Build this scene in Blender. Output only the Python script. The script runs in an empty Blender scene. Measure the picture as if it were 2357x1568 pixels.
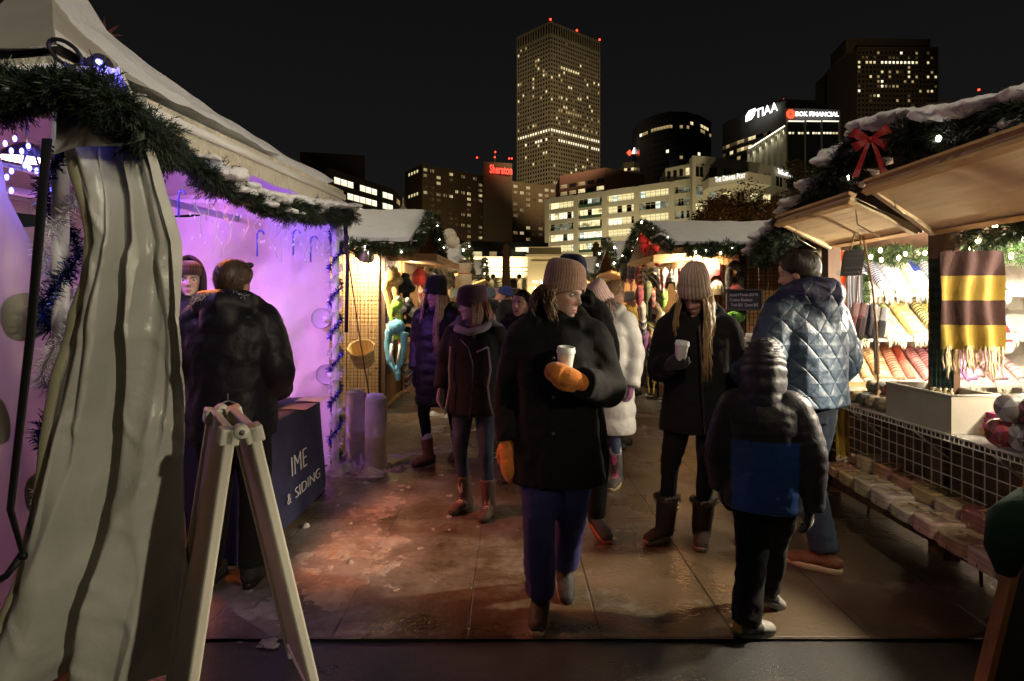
import bpy, math, random
import numpy as np
from mathutils import Vector, Matrix, Euler, noise
random.seed(7)
R = random.Random(11)
PI = math.pi
S = bpy.context.scene
COL = S.collection
F, HX, HY, CAMH = 1300.0, 1178.5, 700.0, 1.5

def V(*a): return Vector(a)
def P(x, y, Y):                       # photo position (2357 wide) + depth in metres -> point in the place
    return Vector(((x-HX)/F*Y, Y, CAMH-(y-HY)/F*Y))
def G(x, y):                          # photo position of a spot on the ground
    Y = CAMH*F/(y-HY); return Vector(((x-HX)/F*Y, Y, 0))

# ------------------------------------------------------------------ materials
MATS = {}
def mat(name, color=None, rough=.8, metal=0, bump=None, var=0, vscale=6, emit=None, estr=0, spec=.5, trans=0, coat=0, sheen=0, alpha=1, translu=0):
    if name in MATS: return MATS[name]
    m = bpy.data.materials.new(name); m.use_nodes = True
    nt = m.node_tree; N = nt.nodes; L = nt.links
    b = N['Principled BSDF']
    b.inputs['Roughness'].default_value = rough; b.inputs['Metallic'].default_value = metal
    b.inputs['Specular IOR Level'].default_value = spec
    b.inputs['Transmission Weight'].default_value = trans
    b.inputs['Coat Weight'].default_value = coat
    b.inputs['Sheen Weight'].default_value = sheen
    b.inputs['Alpha'].default_value = alpha
    tc = N.new('ShaderNodeTexCoord')
    if color is None:
        a = N.new('ShaderNodeAttribute'); a.attribute_name = 'Col'; out = a.outputs['Color']
    else:
        c = N.new('ShaderNodeRGB'); c.outputs[0].default_value = (*color, 1); out = c.outputs[0]
    if var:
        n = N.new('ShaderNodeTexNoise'); n.inputs['Scale'].default_value = vscale; n.inputs['Detail'].default_value = 5
        L.new(tc.outputs['Object'], n.inputs['Vector'])
        mr = N.new('ShaderNodeMapRange'); mr.inputs[1].default_value = .25; mr.inputs[2].default_value = .75
        mr.inputs[3].default_value = 1-var; mr.inputs[4].default_value = 1+var
        L.new(n.outputs['Fac'], mr.inputs[0])
        mx = N.new('ShaderNodeMix'); mx.data_type = 'RGBA'; mx.blend_type = 'MULTIPLY'; mx.inputs[0].default_value = 1
        L.new(out, mx.inputs[6]); L.new(mr.outputs[0], mx.inputs[7]); out = mx.outputs[2]
    L.new(out, b.inputs['Base Color'])
    if bump:
        n = N.new('ShaderNodeTexNoise'); n.inputs['Scale'].default_value = bump[0]; n.inputs['Detail'].default_value = 4
        L.new(tc.outputs['Object'], n.inputs['Vector'])
        bp = N.new('ShaderNodeBump'); bp.inputs['Strength'].default_value = bump[1]; bp.inputs['Distance'].default_value = bump[2] if len(bump) > 2 else .02
        L.new(n.outputs['Fac'], bp.inputs['Height']); L.new(bp.outputs[0], b.inputs['Normal'])
    if emit:
        b.inputs['Emission Color'].default_value = (*emit, 1); b.inputs['Emission Strength'].default_value = estr
    if translu:
        t = N.new('ShaderNodeBsdfTranslucent'); L.new(out, t.inputs['Color'])
        mx = N.new('ShaderNodeMixShader'); mx.inputs[0].default_value = translu
        L.new(b.outputs[0], mx.inputs[1]); L.new(t.outputs[0], mx.inputs[2])
        L.new(mx.outputs[0], N['Material Output'].inputs[0])
    MATS[name] = m
    return m

def wood_mat(name, c1, c2, scale=1.0, axis='X', plank=None, rough=.7):
    """grain stretched along axis, knots, optional board joints across another axis"""
    m = bpy.data.materials.new(name); m.use_nodes = True
    nt = m.node_tree; N = nt.nodes; L = nt.links; b = N['Principled BSDF']; b.inputs['Roughness'].default_value = rough
    tc = N.new('ShaderNodeTexCoord'); mp = N.new('ShaderNodeMapping')
    s = {'X': (1.2, 14, 14), 'Y': (14, 1.2, 14), 'Z': (14, 14, 1.2)}[axis]
    mp.inputs['Scale'].default_value = [q*scale for q in s]
    L.new(tc.outputs['Object'], mp.inputs[0])
    n = N.new('ShaderNodeTexNoise'); n.inputs['Scale'].default_value = 2.2; n.inputs['Detail'].default_value = 6; n.inputs['Distortion'].default_value = .6
    L.new(mp.outputs[0], n.inputs['Vector'])
    r = N.new('ShaderNodeValToRGB'); r.color_ramp.elements[0].position = .3; r.color_ramp.elements[1].position = .72
    r.color_ramp.elements[0].color = (*c2, 1); r.color_ramp.elements[1].color = (*c1, 1)
    L.new(n.outputs['Fac'], r.inputs[0]); out = r.outputs[0]
    k = N.new('ShaderNodeTexVoronoi'); k.inputs['Scale'].default_value = 5.5*scale
    L.new(tc.outputs['Object'], k.inputs['Vector'])
    kr = N.new('ShaderNodeMapRange'); kr.inputs[1].default_value = .08; kr.inputs[2].default_value = .17; kr.inputs[3].default_value = .35; kr.inputs[4].default_value = 1
    L.new(k.outputs['Distance'], kr.inputs[0])
    mx = N.new('ShaderNodeMix'); mx.data_type = 'RGBA'; mx.blend_type = 'MULTIPLY'; mx.inputs[0].default_value = .8
    L.new(out, mx.inputs[6]); L.new(kr.outputs[0], mx.inputs[7]); out = mx.outputs[2]
    bp = N.new('ShaderNodeBump'); bp.inputs['Strength'].default_value = .25; bp.inputs['Distance'].default_value = .01
    L.new(n.outputs['Fac'], bp.inputs['Height']); L.new(bp.outputs[0], b.inputs['Normal'])
    L.new(out, b.inputs['Base Color']); MATS[name] = m
    return m

def glow(name, color, strength, noise_scale=None, lo=.2, aspect=(1, 1, 1)):
    """something that gives off light; a lit room shows uneven inside"""
    if name in MATS: return MATS[name]
    m = bpy.data.materials.new(name); m.use_nodes = True
    nt = m.node_tree; N = nt.nodes; L = nt.links
    b = N['Principled BSDF']; b.inputs['Base Color'].default_value = (.02, .02, .02, 1); b.inputs['Roughness'].default_value = .3
    b.inputs['Emission Color'].default_value = (*color, 1); b.inputs['Emission Strength'].default_value = strength
    if noise_scale:
        tc = N.new('ShaderNodeTexCoord'); mp = N.new('ShaderNodeMapping'); mp.inputs['Scale'].default_value = aspect
        n = N.new('ShaderNodeTexNoise'); n.inputs['Scale'].default_value = noise_scale; n.inputs['Detail'].default_value = 3
        L.new(tc.outputs['Object'], mp.inputs[0]); L.new(mp.outputs[0], n.inputs['Vector'])
        mr = N.new('ShaderNodeMapRange'); mr.inputs[1].default_value = .38; mr.inputs[2].default_value = .62
        mr.inputs[3].default_value = lo*strength; mr.inputs[4].default_value = strength
        L.new(n.outputs['Fac'], mr.inputs[0]); L.new(mr.outputs[0], b.inputs['Emission Strength'])
    MATS[name] = m
    return m

M_CLOTH = mat('woven cloth', None, .85, bump=(30, .35, .012), var=.15, vscale=9, sheen=.02, spec=.2)
M_NYLON = mat('quilted nylon', None, .5, bump=(28, .4, .012), var=.1, vscale=12, spec=.3)
M_KNIT = mat('knitted wool', None, .95, bump=(160, .5, .006), var=.18, vscale=60, sheen=.3)
M_FUR = mat('fur', None, .9, var=.3, vscale=40, sheen=.3)
M_SKIN = mat('skin', None, .5, bump=(90, .08, .004), var=.06, vscale=30, spec=.4)
M_HAIR = mat('hair', None, .45, var=.25, vscale=50, spec=.5)
M_LEATHER = mat('leather', None, .72, bump=(60, .25, .006), var=.2, vscale=14)
M_PLASTIC = mat('moulded plastic', None, .38, var=.08, vscale=5, bump=(40, .05, .005))
M_PAINT = mat('paint', None, .6, var=.12, vscale=5)
M_NEEDLE = mat('evergreen needles', None, .55, var=.3, vscale=18)
M_SNOW = mat('snow', (.78, .79, .82), .75, bump=(38, .55, .02), var=.06, vscale=7)
M_METAL = mat('bare metal', None, .28, metal=1, var=.1)
M_BLACK = mat('black strap', (.008, .008, .009), .6)
M_WIRE = mat('dark wire', (.02, .016, .012), .45, metal=.6)
M_TIN = mat('foil tinsel', None, .18, metal=.85)
M_WIREW = mat('white coated wire', (.62, .6, .55), .4)
M_ROPE = mat('jute rope', (.3, .19, .09), .95, bump=(200, .5, .004), var=.3, vscale=60)
M_PAPER = mat('paper', None, .8, var=.05)
W_PLANK = wood_mat('pine planks', (.52, .33, .15), (.38, .22, .09), 1, 'Z')
W_PALE = wood_mat('pale plywood', (.72, .58, .38), (.6, .46, .27), .8, 'Y')
W_DARK = wood_mat('dark stained timber', (.10, .05, .025), (.05, .024, .012), 1, 'Z')
W_BEAM = wood_mat('honey timber', (.5, .3, .13), (.36, .2, .08), 1, 'Y')
W_DARKY = wood_mat('brown stained boards', (.13, .06, .028), (.075, .035, .016), 1, 'Y')

# ------------------------------------------------------------------ mesh builder
class MB:
    def __init__(s): s.v = []; s.f = []; s.c = []
    def add(s, vs, fs, col=(.5, .5, .5)):
        o = len(s.v); s.v += [tuple(p) for p in vs]
        for f in fs: s.f.append(tuple(i+o for i in f)); s.c.append(col)
        return s
    def box(s, lo, hi, col=(.5, .5, .5), rz=0, piv=None):
        x0, y0, z0 = lo; x1, y1, z1 = hi
        vs = [V(x, y, z) for z in (z0, z1) for x, y in ((x0, y0), (x1, y0), (x1, y1), (x0, y1))]
        if rz:
            c = Vector(piv) if piv else (Vector(lo)+Vector(hi))/2; m = Matrix.Rotation(rz, 3, 'Z')
            vs = [c+m@(p-c) for p in vs]
        return s.add(vs, [(3, 2, 1, 0), (4, 5, 6, 7), (0, 1, 5, 4), (1, 2, 6, 5), (2, 3, 7, 6), (3, 0, 4, 7)], col)
    def beam(s, a, b, w, h, col=(.5, .5, .5), up=None):
        a = Vector(a); b = Vector(b); d = (b-a).normalized(); up = Vector(up) if up else (V(0, 0, 1) if abs(d.z) < .9 else V(0, 1, 0))
        sd = d.cross(up).normalized(); u = sd.cross(d)
        vs = [p+sd*i*w/2+u*j*h/2 for p in (a, b) for i, j in ((-1, -1), (1, -1), (1, 1), (-1, 1))]
        return s.add(vs, [(0, 1, 2, 3), (7, 6, 5, 4), (0, 4, 5, 1), (1, 5, 6, 2), (2, 6, 7, 3), (3, 7, 4, 0)], col)
    def quad(s, a, b, c, d, col=(.5, .5, .5)): return s.add([a, b, c, d], [(0, 1, 2, 3)], col)
    def grid(s, fn, nu, nv, col=(.5, .5, .5), wrap=False, cf=None):
        n = nu if wrap else nu+1
        vs = [fn(i/nu, j/nv) for j in range(nv+1) for i in range(n)]
        o = len(s.v); s.v += [tuple(p) for p in vs]
        for j in range(nv):
            for i in range(nu):
                k = (i+1) % n if wrap else i+1
                s.f.append((o+j*n+i, o+j*n+k, o+(j+1)*n+k, o+(j+1)*n+i)); s.c.append(cf((i+.5)/nu, (j+.5)/nv) if cf else col)
        return s
    def tube(s, pts, rad, seg=8, col=(.5, .5, .5), flat=None, cf=None, ref=None):
        """rad: number or list; flat: (ratio, vector) squashes the section along vector"""
        pts = [Vector(p) for p in pts]; n = len(pts)
        rr = rad if hasattr(rad, '__len__') else [rad]*n
        o = len(s.v); prev = Vector(ref) if ref else None
        for i, p in enumerate(pts):
            d = (pts[min(i+1, n-1)]-pts[max(i-1, 0)])
            d = d.normalized() if d.length > 1e-9 else V(0, 0, 1)
            if prev is None: prev = V(1, 0, 0) if abs(d.x) < .8 else V(0, 1, 0)
            a = (prev-d*prev.dot(d)); a = a.normalized() if a.length > 1e-6 else d.orthogonal().normalized()
            b = d.cross(a); prev = a
            for k in range(seg):
                t = 2*PI*k/seg; q = a*math.cos(t)+b*math.sin(t)
                if flat: q = q-Vector(flat[1])*q.dot(Vector(flat[1]))*(1-flat[0])
                s.v.append(tuple(p+q*rr[i]))
        for i in range(n-1):
            for k in range(seg):
                k2 = (k+1) % seg
                s.f.append((o+i*seg+k, o+i*seg+k2, o+(i+1)*seg+k2, o+(i+1)*seg+k)); s.c.append(cf(i/(n-1)) if cf else col)
        s.f.append(tuple(o+k for k in reversed(range(seg)))); s.c.append(cf(0) if cf else col)
        s.f.append(tuple(o+(n-1)*seg+k for k in range(seg))); s.c.append(cf(1) if cf else col)
        return s
    def ball(s, c, r, seg=14, rings=8, col=(.5, .5, .5), m=None, cf=None):
        c = Vector(c); r = r if hasattr(r, '__len__') else (r, r, r)
        def fn(u, v):
            a = 2*PI*u; t = PI*v
            p = V(r[0]*math.sin(t)*math.cos(a), r[1]*math.sin(t)*math.sin(a), -r[2]*math.cos(t))
            return c+(m@p if m else p)
        return s.grid(fn, seg, rings, col, True, cf)
    def lathe(s, prof, c, seg=20, col=(.5, .5, .5), m=None, cf=None):
        c = Vector(c); n = len(prof)-1
        def fn(u, v):
            r, z = prof[round(v*n)]; p = V(r*math.cos(2*PI*u), r*math.sin(2*PI*u), z)
            return c+(m@p if m else p)
        return s.grid(fn, seg, n, col, True, cf)
    def xf(s, m, start=0):
        for i in range(start, len(s.v)): s.v[i] = tuple(m@Vector(s.v[i]))
        return s
    def mesh(s, name, smooth=True, colattr=True):
        me = bpy.data.meshes.new(name); me.from_pydata(s.v, [], s.f); me.update()
        if smooth: me.polygons.foreach_set('use_smooth', [True]*len(s.f))
        if colattr and s.f:
            tot = np.array([len(f) for f in s.f]); c = np.ones((len(s.f), 4), np.float32); c[:, :3] = np.array(s.c, np.float32)
            at = me.color_attributes.new('Col', 'FLOAT_COLOR', 'CORNER'); at.data.foreach_set('color', np.repeat(c, tot, 0).ravel())
        return me

ROOTM = {}
def root_of(o):
    while o.parent: o = o.parent
    return o
def put(name, me, mats, parent=None):
    o = bpy.data.objects.new(name, me); COL.objects.link(o)
    for m in (mats if isinstance(mats, (list, tuple)) else [mats]):
        if len(me.materials) < (len(mats) if isinstance(mats, (list, tuple)) else 1): me.materials.append(m)
    if parent: o.parent = parent
    return o
def tag(o, label=None, cat=None, group=None, kind=None):
    if label: o['label'] = label
    if cat: o['category'] = cat
    if group: o['group'] = group
    if kind: o['kind'] = kind
    return o
def thing(name, label, cat, loc=(0, 0, 0), rz=0, group=None):
    o = bpy.data.objects.new(name, None); COL.objects.link(o); o.location = loc; o.rotation_euler = (0, 0, rz)
    o.empty_display_size = .1
    ROOTM[o.name] = (Matrix.Translation(Vector(loc))@Matrix.Rotation(rz, 4, 'Z')).inverted()
    return tag(o, label, cat, group)
def part(name, mb, m, parent, smooth=True, local=False, label=None, kind=None):
    r = root_of(parent)
    if not local and r.name in ROOTM:
        M = ROOTM[r.name]; mb.v = [tuple(M@Vector(p)) for p in mb.v]
    o = put(name, mb.mesh(name, smooth), m, parent)
    return tag(o, label, kind=kind)
def solo(name, mb, m, label, cat, group=None, smooth=True):
    a = np.array(mb.v); c = Vector(((a[:, 0].min()+a[:, 0].max())/2, (a[:, 1].min()+a[:, 1].max())/2, a[:, 2].min()))
    mb.v = [tuple(Vector(p)-c) for p in mb.v]
    o = put(name, mb.mesh(name, smooth), m); o.location = c; ROOTM[o.name] = Matrix.Translation(-c)
    return tag(o, label, cat, group)
def setting(name, mb, m, smooth=False, kind='structure'):
    return tag(put(name, mb.mesh(name, smooth), m), kind=kind)
def copy_tree(o, parent=None):
    c = o.copy(); COL.objects.link(c)
    if parent: c.parent = parent
    for ch in list(o.children): copy_tree(ch, c)
    return c

def remesh(mb, voxel, smooth_it=3, wr=(0, 8), cf=None, name='cloth'):
    """fuse overlapping closed shapes into ONE continuous skin"""
    me = mb.mesh('tmp', True, False); ob = bpy.data.objects.new('tmp', me); COL.objects.link(ob)
    md = ob.modifiers.new('r', 'REMESH'); md.mode = 'VOXEL'; md.voxel_size = voxel; md.use_smooth_shade = True
    if smooth_it:
        sm = ob.modifiers.new('s', 'SMOOTH'); sm.factor = .5; sm.iterations = smooth_it
    dg = bpy.context.evaluated_depsgraph_get()
    out = bpy.data.meshes.new_from_object(ob.evaluated_get(dg)); out.name = name
    bpy.data.objects.remove(ob); bpy.data.meshes.remove(me)
    n = len(out.vertices); co = np.zeros(n*3, np.float32); out.vertices.foreach_get('co', co); co = co.reshape(-1, 3)
    if wr[0]:
        for i in range(n):
            p = Vector(co[i]); f = wr[1]; a = V(p.x*f, p.y*f, p.z*f*.45); q = noise.noise_vector(a)+.45*noise.noise_vector(p*f*2.3); rg = .9*(.35-abs(noise.noise(V(p.x*f*1.6+p.z*f*.8, p.y*f*1.6, p.z*f*1.5)))); d = V(p.x, p.y, 0); d = d.normalized() if d.length > .02 else d; co[i] += np.array(q+d*rg)*wr[0]
        out.vertices.foreach_set('co', co.ravel()); out.update()
    if cf:
        cv = np.ones((n, 4), np.float32)
        if callable(cf):
            for i in range(n): cv[i, :3] = cf(Vector(co[i]))
        else: cv[:, :3] = cf
        li = np.zeros(len(out.loops), np.int32); out.loops.foreach_get('vertex_index', li)
        at = out.color_attributes.new('Col', 'FLOAT_COLOR', 'CORNER'); at.data.foreach_set('color', cv[li].ravel())
    out.polygons.foreach_set('use_smooth', [True]*len(out.polygons))
    return out

def text_mesh(s, size, extr=.01, offset=0, small_caps=False, align='LEFT'):
    cu = bpy.data.curves.new('t', 'FONT'); cu.body = s; cu.size = size; cu.extrude = extr; cu.offset = offset; cu.align_x = align
    cu.resolution_u = 3
    if small_caps:
        cu.small_caps_scale = .78
        for i, ch in enumerate(s):
            if ch.islower(): cu.body_format[i].use_small_caps = True
    ob = bpy.data.objects.new('t', cu); COL.objects.link(ob)
    dg = bpy.context.evaluated_depsgraph_get()
    me = bpy.data.meshes.new_from_object(ob.evaluated_get(dg)); bpy.data.objects.remove(ob)
    return me
def lettering(name, s, size, origin, right, up, m, parent, extr=.01, offset=0, small_caps=False, width=None):
    me = text_mesh(s, size, extr, offset, small_caps)
    right = Vector(right).normalized(); up = Vector(up).normalized(); nn = right.cross(up)
    if width:
        w = max(v.co.x for v in me.vertices)-min(v.co.x for v in me.vertices); me.transform(Matrix.Diagonal((width/w, 1, 1, 1)))
    M = Matrix((right, up, nn)).transposed().to_4x4(); M.translation = Vector(origin)
    r = root_of(parent); M = ROOTM.get(r.name, Matrix())@M
    me.transform(M); me.materials.clear(); me.name = name
    o = put(name, me, m, parent)
    return o
def spot(name, loc, target, power, color, angle=90, blend=.5, size=.05):
    l = bpy.data.lights.new(name, 'SPOT'); l.energy = power; l.color = color; l.spot_size = math.radians(angle); l.spot_blend = blend; l.shadow_soft_size = size
    o = bpy.data.objects.new(name, l); COL.objects.link(o); o.location = loc
    o.rotation_euler = (Vector(target)-Vector(loc)).to_track_quat('-Z', 'Y').to_euler()
    return o
def lamp(name, loc, power, color, size=.05):
    l = bpy.data.lights.new(name, 'POINT'); l.energy = power; l.color = color; l.shadow_soft_size = size
    o = bpy.data.objects.new(name, l); COL.objects.link(o); o.location = loc
    return o
def lerp(a, b, t): return a+(b-a)*t
def interp(tab, x):
    for (x0, y0), (x1, y1) in zip(tab, tab[1:]):
        if x <= x1: return y0+(y1-y0)*max(0, (x-x0))/(x1-x0)
    return tab[-1][1]
def smooth_path(pts, n=6):
    pts = [Vector(p) for p in pts]; out = []
    for i in range(len(pts)-1):
        p0 = pts[max(i-1, 0)]; p1 = pts[i]; p2 = pts[i+1]; p3 = pts[min(i+2, len(pts)-1)]
        for k in range(n):
            t = k/n
            out.append(.5*((2*p1)+(p2-p0)*t+(2*p0-5*p1+4*p2-p3)*t*t+(3*p1-p0-3*p2+p3)*t**3))
    return out+[pts[-1]]
# ------------------------------------------------------------------ people
HF = [(0, .050), (.05, .078), (.12, .084), (.2, .086), (.3, .088), (.4, .091), (.5, .09), (.6, .096), (.7, .096), (.8, .088), (.9, .066), (.97, .034), (1, .004)]
HB = [(0, .004), (.05, .012), (.12, .03), (.2, .05), (.3, .074), (.4, .088), (.5, .097), (.6, .102), (.7, .1), (.8, .09), (.9, .067), (.97, .034), (1, .004)]
HW = [(0, .016), (.05, .036), (.12, .051), (.2, .06), (.3, .067), (.4, .072), (.5, .0755), (.6, .078), (.7, .076), (.8, .068), (.9, .05), (.97, .026), (1, .003)]
HH = .232
def gs(a, s): return math.exp(-(a/s)**2)
def head(mb, M, skin=(.5, .3, .22), brow=(.12, .08, .05), lips=(.42, .13, .12), open_mouth=False, iris=(.06, .08, .1)):
    NU, NV = 76, 62
    def pt(u, v):
        ph = 2*PI*u-.5*math.sin(2*PI*u); t = v
        w = interp(HW, t); c = math.cos(ph); x = w*math.sin(ph)
        y = -interp(HF, t)*c if c > 0 else -interp(HB, t)*c
        if c > 0:
            ax = abs(x)
            na = interp([(.29, 0), (.325, .014), (.355, .024), (.38, .023), (.46, .013), (.54, .006), (.6, .001), (1, 0)], t)
            nw = interp([(.3, .016), (.36, .0145), (.42, .0105), (.6, .009)], t)
            y -= na*gs(x, nw)
            y += .013*gs(ax-.032, .0165)*gs(t-.5, .05)
            y -= .0045*gs(ax-.03, .024)*gs(t-.575, .03)
            y -= .0065*gs(x, .021)*(gs(t-.212, .018)+.95*gs(t-.165, .019))-.0035*gs(x, .022)*gs(t-.188, .008)
            y += .004*gs(x, .03)*gs(t-.115, .028)
            y -= .008*gs(x, .02)*gs(t-.055, .05)
            y -= .004*gs(ax-.042, .02)*gs(t-.37, .07)
            if open_mouth: y += .014*gs(x, .016)*gs(t-.185, .02)
        return M@V(x, y, t*HH)
    def cf(u, v):
        ph = 2*PI*u-.5*math.sin(2*PI*u); c = math.cos(ph); x = abs(interp(HW, v)*math.sin(ph))
        if c > 0:
            if open_mouth and x < .015 and .172 < v < .2: return (.55, .5, .46) if v > .186 else (.06, .015, .015)
            if x < .023*(1-abs(v-.188)/.06) and .15 < v < .226: return lips
            if .012 < x < .05 and abs(v-(.578-.5*max(0, x-.035))) < .013: return brow
            if abs(x-.032) < .016 and abs(v-.525) < .009: return tuple(q*.25 for q in skin)
            k = gs(x-.042, .02)*gs(v-.36, .09)+.7*gs(x, .013)*gs(v-.35, .05)
            return (skin[0]*(1+.06*k), skin[1]*(1-.22*k), skin[2]*(1-.18*k))
        return skin
    mb.grid(pt, NU, NV, skin, True, cf)
    for sx in (-1, 1):
        e = M@V(sx*.0315, -.0705, .5*HH); r = M.to_3x3()@Matrix.Rotation(PI/2, 3, 'X')
        mb.ball(e, .0118, 16, 14, (.45, .43, .4), r, lambda u, v: (.01, .01, .01) if v > .93 else iris if v > .84 else (.42, .4, .38))
        mb.ball(M@V(sx*.076, .012, .42*HH), (.011, .021, .033), 10, 8, (skin[0], skin[1]*.85, skin[2]*.8), M.to_3x3()@Matrix.Rotation(.25, 3, 'X')@Matrix.Rotation(sx*-.3, 3, 'Z'))
def beanie(M, col, cuff=.05, top=.30, ribs=34, amp=.0022, zf=.142, zb=.07, p=2.2, slouch=(0, .03), cuffcol=None, fat=1.0, mark=None):
    mb = MB()
    def rad(ph): return .089*fat*abs(math.sin(ph))**1.0, (.105 if math.cos(ph) > 0 else .112)*fat
    def pt(u, v):
        ph = 2*PI*u; c = math.cos(ph); z0 = lerp(zb, zf, (c+1)/2)
        if v < .3:
            k = v/.3; z = z0+k*cuff; e = .012*math.sin(PI*min(1, .12+k*.88))**.5
            g = 1
        else:
            k = (v-.3)/.7; z = z0+cuff+(top-z0-cuff)*math.sin(k*PI/2)**.92; g = max(.004, (1-k**p))**.62; e = .004*(1-k)
        rib = amp*math.cos(ribs*ph)*(1.3 if v < .3 else 1)*min(1, g*1.3)
        rx = .086*fat*g+e+rib; ry = (.104 if c > 0 else .11)*fat*g+e+rib
        kk = max(0, (v-.3)/.7)**1.6
        return M@V(rx*math.sin(ph)+slouch[0]*kk, -ry*c+slouch[1]*kk, z)
    cc = cuffcol or col
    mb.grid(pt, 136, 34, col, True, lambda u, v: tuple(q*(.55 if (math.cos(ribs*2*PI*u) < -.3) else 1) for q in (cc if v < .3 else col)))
    return mb
def pompom(c, r, col, n=900):
    mb = MB()
    mb.ball(c, r*.6, 10, 6, tuple(q*.6 for q in col))
    for i in range(n):
        d = Vector((R.gauss(0, 1), R.gauss(0, 1), R.gauss(0, 1))).normalized(); s = d.orthogonal().normalized()*.003
        q = c+d*r*R.uniform(.8, 1.12); k = R.uniform(.7, 1.2); m = c+d*r*.4
        mb.add([m-s, m+s, q], [(0, 1, 2)], tuple(x*k for x in col))
    return mb
def fur_strip(mb, pts, r, col, n, l=.03):
    pts = smooth_path(pts, 8)
    for i in range(n):
        k = R.random()*(len(pts)-1.001); a = pts[int(k)].lerp(pts[int(k)+1], k % 1)
        d = Vector((R.gauss(0, 1), R.gauss(0, 1), R.gauss(0, 1))).normalized(); s = d.orthogonal().normalized()*.0035
        q = a+d*(r+l*R.uniform(.3, 1))+V(0, 0, -.006); g = R.uniform(.6, 1.25); m = a+d*r*.3
        mb.add([m-s, m+s, q], [(0, 1, 2)], tuple(x*g for x in col))
def long_hair(M, col, length=.4, n=150, az=(55, 305), front=.13, wild=.012, seedz=.6):
    mb = MB(); r3 = M.to_3x3()
    for i in range(n*6):
        a = math.radians(R.uniform(*az)); t = R.uniform(.45, .7)
        x = interp(HW, t)*1.04*math.sin(a); y = -(interp(HF, t) if math.cos(a) > 0 else interp(HB, t))*1.04*math.cos(a)
        p = M@V(x, y, t*HH); out = (r3@V(math.sin(a), -math.cos(a), 0)); out.z = 0
        L = length*R.uniform(.75, 1.05); pts = [p]; c = M@V(0, .01, 0)
        side = 1 if x > 0 else -1; fr = abs(math.sin(a)) > .55 and math.cos(a) > -.55
        wob = R.uniform(-1, 1); ph = R.uniform(0, 6)
        for k in range(1, 8):
            q = k/7; z = p.z-L*q-.02*q
            base = Vector((p.x, p.y, z))+out*(.012+.03*math.sin(min(1, q*1.3)*PI*.7))
            if fr:
                pull = min(1, max(0, (q-.15)*1.5)); base = base.lerp(Vector((c.x, c.y, z))+r3@V(side*(.06+.06*abs(wob)), -front*(1.0-.45*abs(wob)*abs(math.sin(ph))), 0), pull*.72)
            else: base = base+out*.03*q
            base += V(wild*math.sin(ph+5*q)*min(1,q*2), wild*math.cos(ph*1.7+6*q), 0); pts.append(base)
        g = R.uniform(.6, 1.3)
        mb.tube(pts, [.002, .0026, .0028, .0028, .0026, .0023, .0018, .0006], 3, tuple(q*g for q in col))
    return mb
def short_hair(M, col, tf=.72, tb=.2, th=.014, side=.42, spikes=1400, up=.018):
    mb = MB()
    def lim(c): return lerp(tb, tf, ((c+1)/2)**1.0) if c < .35 else lerp(side, tf, min(1, (c-.35)/.4))
    def pt(u, v):
        ph = 2*PI*u; c = math.cos(ph); t0 = interp([(-1, tb), (-.3, tb+.06), (.15, side), (.55, side+.12), (.75, tf), (1, tf+.02)], c); t = lerp(t0, 1, v)
        g = th*min(1, .25+3*v)
        w = interp(HW, t)+g*.8; y = -(interp(HF, t) if c > 0 else interp(HB, t))*c-g*c
        return M@V(w*math.sin(ph), y, t*HH+g*max(0, t-.6)*2.2)
    mb.grid(pt, 56, 18, col, True, lambda u, v: tuple(q*(.7+.6*R.random()) for q in col))
    for i in range(spikes):
        u = R.random(); v = R.random()**.8; p = pt(u, v); q = pt(u, min(1, v+.12)) if v < .9 else p+M.to_3x3()@V(R.gauss(0, .01), -.015, 0)
        n = (p-M@V(0, 0, .5*HH)).normalized(); s = n.cross(V(0.3, .2, 1)).normalized()*.002; g = R.uniform(.5, 1.5)
        e = p.lerp(q, .8)+n*up*R.uniform(.25, .7); mb.add([p-s, p+s, e], [(0, 1, 2)], tuple(x*g for x in col))
    return mb
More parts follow.
